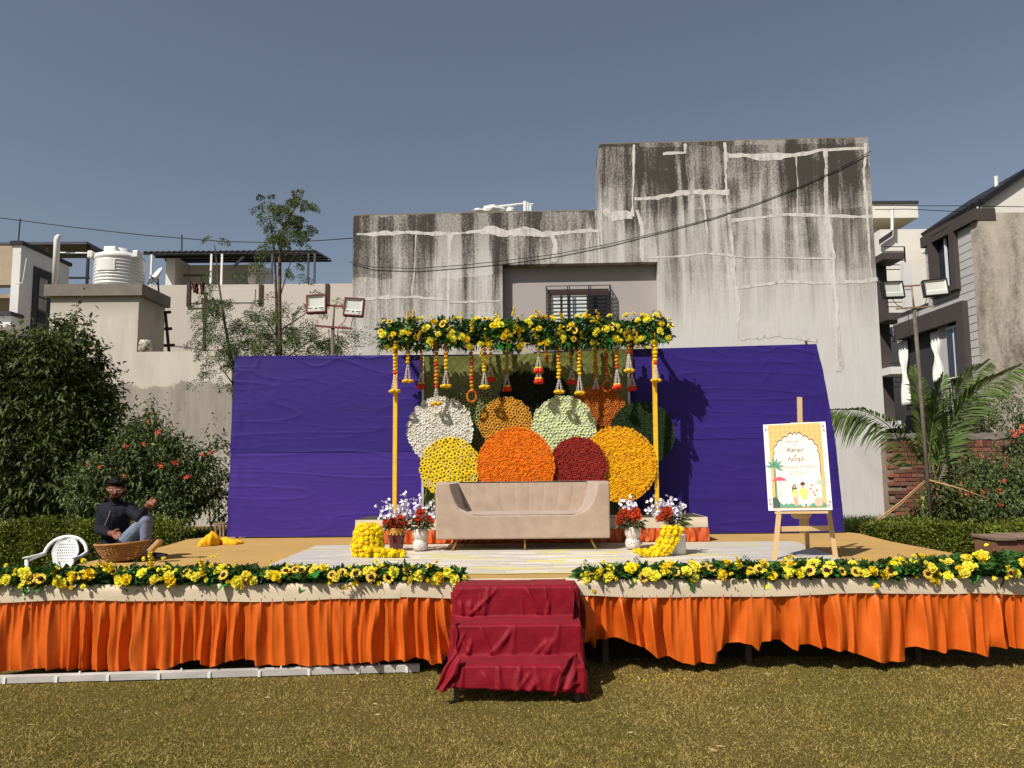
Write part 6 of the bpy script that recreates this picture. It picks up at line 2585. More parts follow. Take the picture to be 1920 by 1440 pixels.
def bush(name, label, cat, base, blobs, m, seed, per, L, W, tips, r0=.04, flowers=(), tl=.28, fsize=.09, up=.35):
    rg = np.random.default_rng(seed)
    rr_ = random.Random(seed)
    T = thing(name, label, cat, base)
    V, F = twigs(rg, blobs, per, L, W, tl, up)
    np_mesh("crown", V, F, m, T)
    mb = MB()
    tree_limbs(mb, base, tips, r0, rr_)
    mb.build("trunk", m_bark, T, True)
    for (x, y, Y) in flowers:
        p = U(x, y, Y)
        link("flower", rr_.choice(hibfl), T, p, face_rot((rr_.gauss(0, .4), -1, rr_.gauss(.2, .3)), rr_.uniform(0, 6)), fsize * rr_.uniform(.8, 1.2))
    return T


YT = 12.6
k = YT / F_PX


def bl(px, py, rx, rz, n, Y=None, ry=.8):
    Y = Y or YT
    c = U(px, py, Y)
    s = Y / F_PX
    return (c.x, Y, c.z, rx * s, ry, rz * s, n)


base = U(95, 985, YT)
base.z = .42
bush("ficus_tree", "big dense dark leaved tree with uneven crown beside the cream wall", "tree", base,
     [bl(95, 770, 92, 100, 1700), bl(50, 700, 50, 46, 500), bl(130, 690, 44, 52, 460), bl(105, 870, 100, 92, 1500, YT - .2), bl(25, 850, 62, 110, 700), bl(165, 800, 44, 66, 420),
      bl(140, 632, 12, 26, 60, YT, .2), bl(108, 640, 9, 18, 34, YT, .2), bl(40, 662, 18, 14, 60, YT, .2), bl(188, 735, 18, 12, 44, YT, .2), bl(190, 830, 20, 40, 130, YT, .3), bl(80, 668, 24, 20, 110, YT, .3)],
     m_ficus, 61, 8, .10, .042, [bl(100, 640, 1, 1, 1)[:3], bl(40, 700, 1, 1, 1)[:3], bl(170, 690, 1, 1, 1)[:3], bl(140, 610, 1, 1, 1)[:3], bl(20, 820, 1, 1, 1)[:3], bl(190, 800, 1, 1, 1)[:3]], .1)
YT = 12.0
hf = [(285, 774, 11.9), (277, 790, 11.7), (268, 832, 11.6), (211, 844, 11.5), (236, 839, 11.4), (164, 872, 11.3), (232, 892, 11.2), (351, 895, 11.3), (378, 852, 11.6), (330, 866, 11.5), (297, 812, 11.6), (395, 850, 11.8), (296, 808, 11.5), (218, 878, 11.3), (302, 873, 11.3), (188, 875, 11.2)]
base = U(290, 985, YT)
base.z = .42
bush("hibiscus_shrub", "tall hibiscus shrub with scattered red blooms against the cream wall", "shrub", base,
     [bl(280, 872, 46, 44, 520, ry=.5), bl(235, 895, 44, 40, 480, 11.8, .5), bl(285, 812, 9, 26, 90, ry=.2), bl(200, 930, 48, 46, 520, 11.6, .5), bl(340, 905, 36, 40, 330, ry=.4), bl(388, 905, 24, 30, 150, ry=.3),
      bl(247, 832, 9, 18, 50, ry=.15), bl(318, 842, 10, 20, 60, ry=.2), bl(408, 850, 9, 12, 34, ry=.15), bl(352, 852, 8, 14, 30, ry=.15), bl(290, 955, 70, 26, 420, 11.7, .4), bl(417, 935, 7, 36, 60, ry=.2), bl(372, 872, 10, 12, 34, ry=.15), bl(268, 840, 20, 18, 110, ry=.3)],
     m_hib, 62, 8, .075, .032, [bl(285, 770, 1, 1, 1)[:3], bl(250, 800, 1, 1, 1)[:3], bl(330, 820, 1, 1, 1)[:3], bl(400, 850, 1, 1, 1)[:3], bl(200, 900, 1, 1, 1)[:3], bl(410, 920, 1, 1, 1)[:3], bl(360, 880, 1, 1, 1)[:3]], .025, hf)


def hedge(label, x0, x1, y, z0, ztop, depth, n, seed, m, L=.045):
    rg = np.random.default_rng(seed)
    T = thing("hedge", label, "hedge", ((x0 + x1) / 2, y, z0))
    P = np.stack([x0 + (x1 - x0) * rg.random(n), y + depth * (rg.random(n) - .5), np.zeros(n)], 1)
    top = ztop + .09 * vnoise(P[:, 0] * 2.2, P[:, 1] * 2, seed) + .05 * vnoise(P[:, 0] * 7, P[:, 1] * 6, seed + 1)
    f = rg.random(n) ** .6
    P[:, 2] = z0 + (top - z0) * f
    P[:, 1] = np.where(rg.random(n) < .55, y - depth / 2 - .05 * rg.random(n) + .05 * vnoise(P[:, 0] * 5, P[:, 2] * 5, 3), P[:, 1])
    out = []
    for j in range(4):
        d = rg.normal(size=(n, 3)) * .8 + np.array([0, -.5, .55])
        out.append(leaf_arrays(P + rg.normal(0, .025, (n, 3)), d, L * (.6 + .8 * rg.random(n)), L * .5, rg, .15))
    V, F = stack(out)
    np_mesh("leaves", V, F, m, T)["kind"] = "stuff"
    mb = MB()
    for i in range(int((x1 - x0) * 5)):
        x = x0 + .1 + i * .2
        mb.tube([(x, y, z0 - .05), (x + .05, y, ztop - .12)], .012, 5)
    mb.build("stems", m_bark, T)
    return T


hz0 = .15
hedge("low clipped yellow green hedge behind the white chair and seated man", -8.6, -4.6, 10.9, .2, .98, .9, 9000, 71, m_hedge)
# right side planting
hedge("low yellow green hedge beside the stage behind the leaning pole", 4.95, 8.3, 11.6, .25, .80, 1.0, 6500, 72, m_hedge)
YT = 13.2
hf = [(1801, 906, 12.6), (1810, 928, 12.6), (1798, 922, 12.6), (1822, 922, 12.5), (1842, 920, 12.5), (1882, 900, 12.6), (1884, 873, 12.8), (1872, 921, 12.5), (1909, 944, 12.5), (1875, 946, 12.4), (1902, 972, 12.4), (1840, 855, 12.9)]
base = U(1850, 985, YT)
base.z = .42
bush("hibiscus_shrub", "sprawling hibiscus shrub with small red blooms before the brick wall", "shrub", base,
     [bl(1848, 925, 42, 46, 520, ry=.5), bl(1895, 935, 40, 50, 520, ry=.5), bl(1870, 965, 50, 34, 520, 12.8, .5), bl(1815, 890, 18, 24, 130, ry=.3), bl(1930, 910, 30, 36, 260, ry=.4), bl(1940, 960, 34, 40, 300, 12.8, .5), bl(1882, 880, 10, 10, 40, ry=.2)],
     m_hib, 63, 7, .07, .03, [bl(1820, 860, 1, 1, 1)[:3], bl(1870, 860, 1, 1, 1)[:3], bl(1910, 880, 1, 1, 1)[:3], bl(1890, 940, 1, 1, 1)[:3]], .022, hf)
base = U(1935, 985, 13.6)
base.z = .42
YT = 13.6
bush("hibiscus_shrub", "dark hibiscus branch with a red cluster overhanging the brick wall", "shrub", base,
     [bl(1932, 832, 24, 28, 260, ry=.3), bl(1945, 870, 24, 30, 180, ry=.3)], m_hib, 64, 8, .08, .036,
     [bl(1925, 820, 1, 1, 1)[:3], bl(1940, 860, 1, 1, 1)[:3]], .025, [(1900, 817, 13.2), (1897, 806, 13.2), (1918, 800, 13.2), (1905, 812, 13.1), (1912, 808, 13.2)])
YT = 14.6
base = U(1860, 830, 14.9)
bush("creeper_shrub", "sparse tangled creeper over the brick wall below the mottled concrete", "shrub", (base.x, 15.8, .45),
     [bl(1870, 775, 50, 30, 110, 15.9, .3), bl(1830, 790, 30, 26, 200, 15.9, .3), bl(1905, 745, 30, 22, 70, 15.9, .3), bl(1815, 770, 18, 30, 90, 15.9, .2)], m_moringa, 65, 7, .06, .026,
     [bl(1850, 770, 1, 1, 1, 15.9)[:3], bl(1900, 740, 1, 1, 1, 15.9)[:3], bl(1880, 790, 1, 1, 1, 15.9)[:3], bl(1920, 760, 1, 1, 1, 15.9)[:3]], .012)
YT = 12.6
base = U(1752, 985, 12.9)
base.z = .42
bush("leafy_sapling", "small glossy sapling growing at the foot of the palm", "shrub", base, [bl(1765, 945, 24, 16, 130, ry=.25)], m_ficus, 66, 7, .1, .045, [bl(1765, 940, 1, 1, 1)[:3]], .012)


def tallgrass(label, x0, x1, y0, y1, n, h, seed):
    rg = np.random.default_rng(seed)
    x = x0 + (x1 - x0) * rg.random(n)
    y = y0 + (y1 - y0) * rg.random(n)
    z = np.array([ground_z(0, q) for q in y]) - .01
    P = np.stack([x, y, z], 1)
    D = np.stack([rg.normal(0, .28, n), rg.normal(0, .28, n), np.ones(n)], 1)
    L = h * (.5 + .6 * rg.random(n))
    V, F = leaf_arrays(P, D, L, .009 + .006 * rg.random(n), rg, .15)
    tag(np_mesh("grass", V, F, m_tallgrass), label, "grass", kind="stuff")


tallgrass("uncut green grass strip before the stained building and brick wall", 4.75, 11, 12.3, 15.2, 16000, .32, 81)
tallgrass("uncut green grass behind the low hedge and big tree", -10, -4.4, 11.4, 14, 9000, .3, 82)


# ---- feathery moringa
def moringa(label, base, stems, fronds, seed, lsz=.036):
    """stems: lists of points; fronds: (point, direction, length)."""
    rg = np.random.default_rng(seed)
    T = thing("feathery_tree", label, "tree", base)
    mb = MB()
    for pts, r0, r1 in stems:
        n = len(pts)
        mb.tube(pts, [r0 + (r1 - r0) * i / (n - 1) for i in range(n)], 7)
    out = []
    rach = MB()
    for p, d, L in fronds:
        p = np.array(p)
        d = np.array(d) / np.linalg.norm(d)
        sd = np.cross(d, [0, -1, .25])
        sd /= max(np.linalg.norm(sd), 1e-6)
        m = 6
        drp = rg.uniform(.3, .6)
        f = lambda t: p + d * L * t - np.array([0, 0, 1]) * L * drp * t * t
        rach.tube([f(0), f(.5), f(1)], [.005, .004, .002], 4)
        for i in range(m):
            t = .2 + .8 * i / (m - 1)
            c = f(t)
            for s in (-1, 1):
                pl = L * .38 * (1.05 - .5 * t) * rg.uniform(.8, 1.2)
                pd = d * .55 + sd * s + rg.normal(0, .15, 3)
                pd /= np.linalg.norm(pd)
                q = 6
                tt = np.linspace(.15, 1, q)
                pp = c + pd * (tt * pl)[:, None] - np.array([0, 0, 1]) * (tt ** 2 * pl * .35)[:, None]
                dd = rg.normal(0, .5, (q, 3)) + pd * .6 + np.cross(pd, [0, 1, 0]) * np.where(np.arange(q) % 2, 1, -1)[:, None]
                out.append(leaf_arrays(pp, dd, lsz * (.8 + .5 * rg.random(q)), lsz * .55, rg, .2))
    V, F = stack(out)
    np_mesh("crown", V, F, m_moringa, T)
    mb.build("trunk", m_bark, T, True)
    rach.build("stalks", m_stemg, T)["kind"] = "stuff"
    return T


YM = 12.6
rg_ = random.Random(5)


def frs(c, spread, n, L, Y=YM, upb=.3, lean=0):
    out = []
    for _ in range(n):
        px = c[0] + rg_.gauss(0, spread[0])
        py = c[1] + rg_.gauss(0, spread[1])
        p = U(px, py, Y + rg_.gauss(0, .2))
        dx = (px - c[0] + lean) / 30 + rg_.gauss(0, .6)
        out.append((p, (dx, rg_.gauss(-.1, .5), upb + rg_.gauss(0, .35)), L * rg_.uniform(.7, 1.2)))
    return out


f1 = frs((533, 450), (12, 24), 34, .26) + frs((512, 400), (10, 12), 18, .22) + frs((560, 380), (8, 9), 16, .2) + frs((545, 420), (10, 14), 12, .22) + frs((530, 505), (16, 12), 10, .26, upb=0) + frs((570, 440), (9, 12), 8, .2, lean=25)
f1 += frs((560, 575), (30, 22), 14, .34) + frs((565, 645), (32, 20), 44, .4) + frs((490, 640), (34, 22), 30, .4) + frs((525, 610), (26, 20), 12, .36) + frs((610, 650), (18, 14), 12, .3)
bt = U(524, 980, YM)
bt.z = .42
moringa("tall slender feathery tree with bushy top rising above the rear roofs", bt,
        [([bt, U(525, 700, YM), U(524, 560, YM), U(525, 470, YM), U(535, 420, YM), U(562, 375, YM), U(566, 362, YM)], .045, .008), ([U(521, 690, YM), U(518, 560, YM), U(516, 500, YM), U(508, 420, YM), U(497, 385, YM)], .03, .006),
         ([U(524, 640, YM), U(500, 600, YM), U(470, 590, YM)], .015, .004), ([U(524, 620, YM), U(570, 590, YM), U(600, 560, YM)], .015, .004), ([U(524, 680, YM), U(580, 640, YM), U(620, 620, YM)], .015, .004),
         ([U(524, 680, YM), U(480, 650, YM), U(440, 620, YM)], .015, .004), ([U(524, 560, YM), U(545, 490, YM), U(580, 440, YM)], .012, .003)], f1, 91)
f2 = frs((415, 650), (20, 28), 18, .3) + frs((398, 605), (12, 14), 7, .26) + frs((440, 600), (18, 14), 16, .32) + frs((412, 705), (12, 16), 11, .28) + frs((420, 560), (18, 24), 10, .26) + frs((455, 640), (20, 18), 16, .36) + frs((404, 455), (6, 5), 2, .2)
bt = U(440, 980, YM + .1)
bt.z = .42
moringa("young leaning feathery sapling with sparse leaves beside the wooden cross post", bt,
        [([bt, U(437, 690, YM + .1), U(420, 600, YM + .1), U(410, 530, YM + .1), U(404, 470, YM + .1), U(402, 458, YM + .1)], .03, .005), ([U(433, 670, YM), U(412, 640, YM), U(394, 615, YM)], .012, .004),
         ([U(437, 720, YM), U(415, 690, YM), U(402, 660, YM)], .012, .004), ([U(436, 690, YM), U(450, 640, YM), U(466, 600, YM)], .012, .004)], f2, 92)


# ---- palm
def palm():
    YP_ = 13.4
    rg = np.random.default_rng(95)
    b = U(1738, 985, YP_)
    b.z = .42
    T = thing("palm", "young palm with long arching fronds behind the stage corner", "palm tree", b)
    crown = U(1738, 938, YP_)
    mb = MB()
    for dx in (-.06, .0, .07):
        mb.tube([(b.x + dx * .6, YP_, .4), (crown.x + dx, YP_, crown.z + .1)], [.06, .035], 8)
    mb.build("trunk", mat("palm_base", C(112, 116, 60), .7, .25, 9), T, True)
    # (points in pixels along the rachis, depth change, leaflet length)
    FR = [([(1736, 935), (1712, 870), (1672, 800), (1620, 768), (1560, 768)], -.5, .56, 60),
          ([(1742, 935), (1762, 870), (1785, 790), (1830, 730), (1905, 690)], -.3, .60, 66),
          ([(1740, 935), (1748, 860), (1768, 790), (1800, 720), (1850, 680)], .3, .54, 54),
          ([(1738, 930), (1736, 850), (1726, 760), (1712, 690)], .2, .46, 50),
          ([(1738, 930), (1742, 850), (1752, 770), (1768, 705)], -.1, .48, 50),
          ([(1744, 930), (1762, 890), (1776, 850), (1790, 800)], .5, .40, 30)]
    for pts, dy, ll, n in FR:
        P3 = [np.array(U(x, y, YP_ + dy * (i / (len(pts) - 1)))) for i, (x, y) in enumerate(pts)]
        P3 = np.array(P3)
        tt = np.linspace(0, 1, len(P3))
        # smooth rachis
        s = np.linspace(0, 1, 30)
        cur = np.stack([np.interp(s, tt, P3[:, i]) for i in range(3)], 1)
        for _ in range(6):
            cur[1:-1] = (cur[:-2] + 2 * cur[1:-1] + cur[2:]) / 4
        rb_ = MB()
        rb_.tube([tuple(q) for q in cur], [.016 * (1 - .85 * i / 29) for i in range(30)], 6)
        out = []
        ts = np.linspace(.22, 1, n)
        for side in (-1, 1):
            c = np.stack([np.interp(ts, s, cur[:, i]) for i in range(3)], 1)
            g = np.stack([np.interp(np.minimum(ts + .05, 1), s, cur[:, i]) for i in range(3)], 1) - np.stack([np.interp(ts - .05, s, cur[:, i]) for i in range(3)], 1)
            g = unit(g)
            nrm = unit(np.cross(g, np.array([0, 1.0, .2])))
            sd = nrm * side * .8 + np.array([0, -.35, .1]) + rg.normal(0, .10, (n, 3))
            d = unit(g * (.75 + .5 * ts[:, None]) + sd)
            L = ll * np.sin(np.pi * np.clip(ts * .8 + .15, 0, 1)) ** .6 * (.85 + .3 * rg.random(n))
            wd = .036
            # three-piece blades that droop
            S = unit(np.cross(d, np.array([0, -1.0, .3])))
            droop = (.14 + .35 * ts[:, None]) * L[:, None] * (2.0 if pts[-1][0] < 1700 else .9)
            p1 = c + d * L[:, None] * .45 - np.array([0, 0, 1]) * droop * .25
            p2 = c + d * L[:, None] * .8 - np.array([0, 0, 1]) * droop * .75
            p3 = c + d * L[:, None] - np.array([0, 0, 1]) * droop * 1.25
            V = np.stack([c, p1 + S * wd / 2, p1 - S * wd / 2, p2 + S * wd * .35, p2 - S * wd * .35, p3], 1).reshape(-1, 3)
            b6 = np.arange(n)[:, None] * 6
            F = np.concatenate([b6 + np.array([[0, 1, 2]]), b6 + np.array([[1, 3, 4]]), b6 + np.array([[1, 4, 2]]), b6 + np.array([[3, 5, 4]])], 1).reshape(-1, 3)
            out.append((V, F))
        V, F = stack(out)
        o = np_mesh("frond", V, F, m_palm, T)
        rb_.build("rachis", mat("palm_rachis", C(92, 100, 48), .6, .15, 6) if "palm_rachis" not in bpy.data.materials else bpy.data.materials["palm_rachis"], o, True)


palm()
# guy ropes and the loose bamboo by the palm
w = MB()
w.tube([U(1733, 902, 12.1), U(1690, 940, 11.9), U(1645, 975, 11.6), U(1605, 996, 11.3)], .012, 6)
w.tube([U(1735, 903, 12.1), U(1692, 943, 11.9), U(1650, 976, 11.6), U(1612, 996, 11.4)], .008, 6)
tag(w.build("guy_rope", m_tan, None, True), "pale guy rope running from the leaning pole to the stage corner", "rope")
w = MB()
w.tube([U(1742, 900, 12.1), U(1800, 916, 12.0), U(1855, 936, 11.9)], .012, 6)
tag(w.build("guy_rope", m_tan, None, True), "taut guy rope running from the leaning pole into the hibiscus", "rope")

# ------------------------------------------------------------------ plank box on the right
q0, q1 = U(1823, 1001, 11.0), U(1960, 1003, 11.0)
cb = thing("plank_box", "weathered wooden planks laid over a low brick box beside the hedge", "bench", (q0.x, 10.6, .1))
m_plank = mat("weathered_plank", C(122, 102, 88), .85, .2, 5, .3, 30, stretch=(.5, 4, 4))
for i, (xa_, xb_) in enumerate(((q0.x, U(1876, 1001, 10.8).x), (U(1878, 1001, 10.8).x, q1.x))):
    M_ = Matrix.Translation((0, 0, 0))
    MB().box(xa_, xb_, 10.45, 11.05, q0.z - .045 + .01 * i, q0.z + .01 * i).build("plank", m_plank, cb, bevel=.006)
MB().box(q0.x + .02, q1.x, 10.5, 11.0, .1, q0.z - .047).build("box", mat("box_brick", C(120, 84, 64), .9, .25, 6, .3, 20), cb)
w = MB()
w.box(q0.x - .3, q1.x, 10.15, 10.35, .12, .38)
tag(w.build("timber_beam", m_wood_dk), "dark timber beam lying before the plank box", "timber")

# ------------------------------------------------------------------ white chair
ch_c = UZ(108, 1090, .0)
cy_ = 10.0
chx = U(107, 1040, cy_).x
ct = U(112, 1009, cy_).z
T = thing("plastic_chair", "white moulded plastic armchair standing on the lawn beside the stage", "chair", (chx, cy_, ground_z(0, cy_)))
m_ch = mat("white_moulded_plastic", C(222, 222, 220), .38, .03, 3, spec=.45)
g0 = ground_z(0, cy_)
yaw = Matrix.Translation((chx, cy_, g0)) @ Matrix.Rotation(R(8), 4, 'Z')
HT = ct - g0
SHT = HT - .42


def cw(x, y, z):
    return yaw @ Vector((x, y, z))


# seat faces -Y (towards the lawn): chair seen from the back-left; back at +Y
w = MB()
w.grid(lambda u, v: cw((u - .5) * .46, -.22 + .44 * v, SHT + .02 * (2 * u - 1) ** 2 - .015 * math.sin(math.pi * v)), 12, 10)
w.build("seat", m_ch, T, True, solid=.02)


def backp(u, v):
    hw_ = .165 * (1 - .0 * v) * math.sqrt(max(0.02, 1 - max(0, (v - .45) / .56) ** 2.2)) * (.62 + .38 * min(1, v / .5))
    return cw((u - .5) * 2 * hw_, .21 + .10 * v + .03 * (2 * u - 1) ** 2 * -1, SHT + .02 + (HT - SHT - .03) * v)


# woven-look back: solid rim plus lattice
w = MB()
nu, nv = 26, 22
vs = [backp(i / nu, j / nv) for j in range(nv + 1) for i in range(nu + 1)]
fs = []
for j in range(nv):
    for i in range(nu):
        if 4 <= i < nu - 4 and 3 <= j < nv - 4 and i % 2 == 1 and j % 2 == 0:
            continue
        a = j * (nu + 1) + i
        fs.append((a, a + 1, a + nu + 2, a + nu + 1))
w.add(vs, fs)
w.build("backrest", m_ch, T, False, solid=.012)
w = MB()
rim = []
for i in range(33):
    a = math.pi * i / 32
    rim.append(cw(-.265 * math.cos(a), .22 + .095 * math.sin(a) ** .6, SHT + .12 + (HT - SHT - .13) * math.sin(a) ** .75))
w.tube([cw(-.27, -.20, SHT + .17), cw(-.285, 0, SHT + .18)] + rim[2:-2] + [cw(.285, 0, SHT + .18), cw(.27, -.20, SHT + .17)], .024, 10)
w.build("rim", m_ch, T, True)
for s in (-1, 1):
    w = MB()
    w.grid(lambda u, v: cw(s * (.255 + .05 * u), -.22 + .44 * v, SHT + .19 + .012 * math.sin(math.pi * u)), 4, 10)
    w.build("arm", m_ch, T, True, solid=.015)
    for yv in (-.2, .2):
        w = MB()
        w.tube([cw(s * .27, yv, SHT + .18 if yv < 0 else SHT), cw(s * .25, yv, SHT * .5), cw(s * .28, yv * 1.15, 0)], [.022, .026, .02], 8)
        w.build("leg", m_ch, T, True)

# ------------------------------------------------------------------ wicker basket
YBs = 7.55
bc = UZ(234, 1056, SZ)
YBs = bc.y + .2
bk = thing("wicker_basket", "round brown wicker basket before the seated man", "basket", (U(234, 1050, YBs).x, YBs, SZ))
bxc = U(234, 1050, YBs).x
sc_ = YBs / F_PX
rt_, rb_ = 49 * sc_, 30 * sc_
hb_ = 33 * sc_
t = NT("wicker")
v = t.coord("Object")
sx, sy, sz = t.sep(v)
n_ = t.noise(t.coord("Object", (3, 3, 30)), 4, 4, .6)
c_ = t.ramp(n_, [(.3, C(112, 76, 42)), (.55, C(160, 118, 72)), (.75, C(192, 152, 102))])
m_wick = t.bsdf(c_, .8, .25, normal=t.bump(n_, .4, .01))
tilt = Matrix.Translation((bxc, YBs, SZ + .006)) @ Matrix.Rotation(R(-3.5), 4, 'Y')
rows_ = 17
nst = 40
w = MB()
for j in range(rows_):
    f = (j + .5) / rows_
    rr0 = rb_ + (rt_ - rb_) * (f ** .8)
    pts_ = []
    for i in range(nst + 1):
        a = 2 * math.pi * i / nst
        rr_ = rr0 + .006 * (1 if (i + j) % 2 else -1) + .003 * random.uniform(-1, 1)
        pts_.append(tilt @ Vector((rr_ * math.cos(a), rr_ * math.sin(a), .01 + (hb_ - .01) * f + .002 * random.uniform(-1, 1))))
    w.tube(pts_, hb_ / rows_ * .52, 5, cap=False)
w.build("weave", m_wick, bk, True)
w = MB()
w.tube([tilt @ Vector((rt_ * math.cos(2 * math.pi * i / 40), rt_ * math.sin(2 * math.pi * i / 40), hb_)) for i in range(41)], .013, 6, cap=False)
w.build("rim", m_wick, bk, True)
w = MB()
w.lathe([(.01, .008), (rb_ * 1.02, .008), (rb_ * 1.02, .02), (.01, .02)], 30, M=tilt)
w.build("bottom", m_wick, bk)
w = MB()
for i in range(nst // 2):
    a = 2 * math.pi * (i + .5) / (nst // 2)
    w.tube([tilt @ Vector((rb_ * math.cos(a), rb_ * math.sin(a), .01)), tilt @ Vector(((rt_ - .004) * math.cos(a), (rt_ - .004) * math.sin(a), hb_))], .006, 5)
w.build("stakes", m_wick, bk)

# ------------------------------------------------------------------ yellow cloth bundle
m_ycl = mat("yellow_cotton", C(230, 166, 18), .85, .1, 5, .15, 30)


def bundle(label, px, py, wpx, hpx, seed):
    p = UZ(px, py, SZ)
    s = p.y / F_PX
    rg = random.Random(seed)
    n, m = 40, 16
    mb = MB()

    def f(u, v):
        a = 2 * math.pi * u
        r = 1 - v
        k_ = 1 + .08 * math.sin(a * 3 + seed) + .06 * math.sin(a * 7 + seed * 2) + .05 * math.sin(a * 13 + 8 * v)
        x = math.cos(a) * wpx / 2 * s * math.sin(min(1, r * 1.15) * math.pi / 2) * k_
        y = math.sin(a) * .16 * math.sin(min(1, r * 1.15) * math.pi / 2) * k_
        z = hpx * s * (1 - r ** 1.5) * (1 + .35 * math.cos(a + seed * .6)) * (.75 + .25 * v) + .016 * abs(math.sin(a * 4.5 + v * 5)) * math.sin(math.pi * v)
        return (p.x + x + .04 * v * math.sin(seed), p.y + .16 + y, SZ + .004 + max(0, z))
    mb.grid(f, n, m)
    return tag(mb.build("cloth_bundle", m_ycl, None, True), label, "cloth")


bundle("crumpled yellow cloth bundle on the carpet by the purple backdrop", 381, 1025, 36, 20, 1)
bundle("flattened tail of yellow cloth beside the taller bundle", 424, 1022, 48, 9, 4)

# ------------------------------------------------------------------ seated man
YMn = 8.25
S = YMn / F_PX


def mp(px, py, dy=0.0):
    return U(px, py, YMn + dy)


m_skin = mat("skin", C(122, 72, 52), .55, .08, 12, spec=.35)
m_navy = mat("navy_shirt", C(13, 14, 28), .85, .25, 7, .9, 11)
m_jean = mat("washed_denim", C(108, 120, 140), .85, .22, 9, .8, 16)
m_pant = mat("black_trousers", C(20, 19, 22), .85, .15, 7, .2, 30)
m_hair = mat("black_hair", C(9, 7, 6), .65, .3, 30, .2, 90, spec=.15)
seat_z = SZ + .10
pel = mp(216, 1028, .12)
pel.z = SZ + .13
waist = mp(216, 1003, .10)
chest = mp(217, 967, .06)
neckb = mp(218, 944, .05)
rsh, lsh = mp(194, 955, .06), mp(243, 955, .06)
rel, rwr, rha = mp(186, 994, .0), mp(204, 1000, -.16), mp(214, 1001, -.20)
lel, lwr, lha = mp(263, 972, -.06), mp(274, 951, -.12), mp(281, 944, -.14)
lhip, lkn, lan = mp(232, 1022, .08), mp(275, 974, -.06), mp(272, 1022, -.02)
lan.z = SZ + .10
rhip, rkn, ran = mp(204, 1026, .10), mp(200, 1032, .0), mp(226, 1040, .05)
rkn.z = SZ + .12
ran.z = SZ + .07
bones = []          # (a, b, ra, rb, material index, flat)


def bone(a, b, ra, rb, mi):
    bones.append((Vector(a), Vector(b), ra, rb, mi))


bone(pel, waist, .15, .135, 0)
bone(pel + Vector((-.06, 0, -.02)), pel + Vector((.08, 0, -.02)), .13, .13, 3)
bone(waist, chest, .135, .145, 0)
bone(chest + Vector((-.06, 0, .03)), chest + Vector((.07, 0, .03)), .115, .115, 0)
bone(chest, neckb, .12, .075, 0)
bone(rsh, lsh, .075, .075, 0)
bone(rsh, rel, .066, .052, 0)
bone(rel, rwr, .052, .036, 0)
bone(lsh, lel, .066, .054, 0)
bone(lel, lwr, .052, .036, 0)
bone(rwr, rha, .029, .034, 1)
bone(lwr, lha, .029, .034, 1)
bone(lhip, lkn, .10, .066, 2)
bone(lkn, lan, .064, .048, 2)
bone(rhip, rkn, .10, .07, 3)
bone(rkn, ran, .066, .05, 3)
hd = mp(218, 917, .0)
bone(neckb, hd + Vector((0, .03, -.05)), .052, .05, 1)
# head: turned a little to the right, chin down
HR_ = Matrix.Rotation(R(22), 3, 'Z') @ Matrix.Rotation(R(12), 3, 'X')


def hp(x, y, z):
    return hd + HR_ @ Vector((x, y, z))


bone(hp(0, .01, .03), hp(0, .02, .03), .088, .088, 1)
bone(hp(0, -.02, .0), hp(0, -.03, -.06), .076, .052, 1)
bone(hp(-.03, -.035, -.075), hp(.03, -.035, -.075), .036, .036, 1)
bone(hp(0, -.09, .01), hp(0, -.105, -.022), .010, .016, 1)         # nose
bone(hp(-.084, .005, .005), hp(-.086, .01, -.025), .016, .012, 1)   # ears
bone(hp(.084, .005, .005), hp(.086, .01, -.025), .016, .012, 1)
bone(hp(-.02, -.08, -.052), hp(.02, -.08, -.052), .010, .010, 1)    # lips
bone(hp(-.045, -.068, .028), hp(.045, -.068, .028), .018, .018, 1)  # brow
# fingers
for (wr, ha, side) in ((rwr, rha, 1), (lwr, lha, 1)):
    d = (ha - wr).normalized()
    n_ = Vector((0, -.6, .8))
    sdv = d.cross(n_).normalized()
    for q, (off, ln) in enumerate(((-.030, .052), (-.010, .064), (.011, .060), (.030, .046))):
        k0 = ha + sdv * off + d * .018
        curl = Vector((0.004 * q, -.004, -.018)) if wr is rwr else Vector((.012, -.01, -.022))
        k1 = k0 + d * ln * .6 + sdv * off * .35 + curl * .5
        k2 = k1 + d * ln * .45 + curl
        bone(k0, k1, .0098, .0092, 1)
        bone(k1, k2, .0092, .0075, 1)
    t0 = wr + d * .03 + sdv * -.03
    t1 = t0 + d * .03 - sdv * .03 + Vector((0, -.01, .006))
    bone(t0, t1, .012, .0105, 1)
    bone(t1, t1 + d * .03 - sdv * .006, .0105, .008, 1)
# left bare foot on the carpet
heel, toe = lan + Vector((.0, .03, -.045)), lan + Vector((.12, -.10, -.07))
bone(lan, heel, .045, .036, 1)
bone(heel, toe, .034, .024, 1)
bone(ran, ran + Vector((.10, .05, -.02)), .045, .03, 1)
mb = MB()
for a, b, ra, rb, mi in bones:
    L = (b - a).length
    n = max(2, int(L / .02))
    prev = None
    mb.tube([a.lerp(b, i / n) for i in range(n + 1)], [ra + (rb - ra) * i / n for i in range(n + 1)], 14)
    mb.ball(a, ra, 14, 10)
    mb.ball(b, rb, 14, 10)
me0 = mb.mesh("body_source", m_skin)
tmp = bpy.data.objects.new("tmp", me0)
COL.objects.link(tmp)
rm = tmp.modifiers.new("r", 'REMESH')
rm.mode = 'VOXEL'
rm.voxel_size = .0062
sm_ = tmp.modifiers.new("s", 'SMOOTH')
sm_.iterations = 3
sm_.factor = .5
dg = bpy.context.evaluated_depsgraph_get()
bm_me = bpy.data.meshes.new_from_object(tmp.evaluated_get(dg))
bpy.data.objects.remove(tmp)
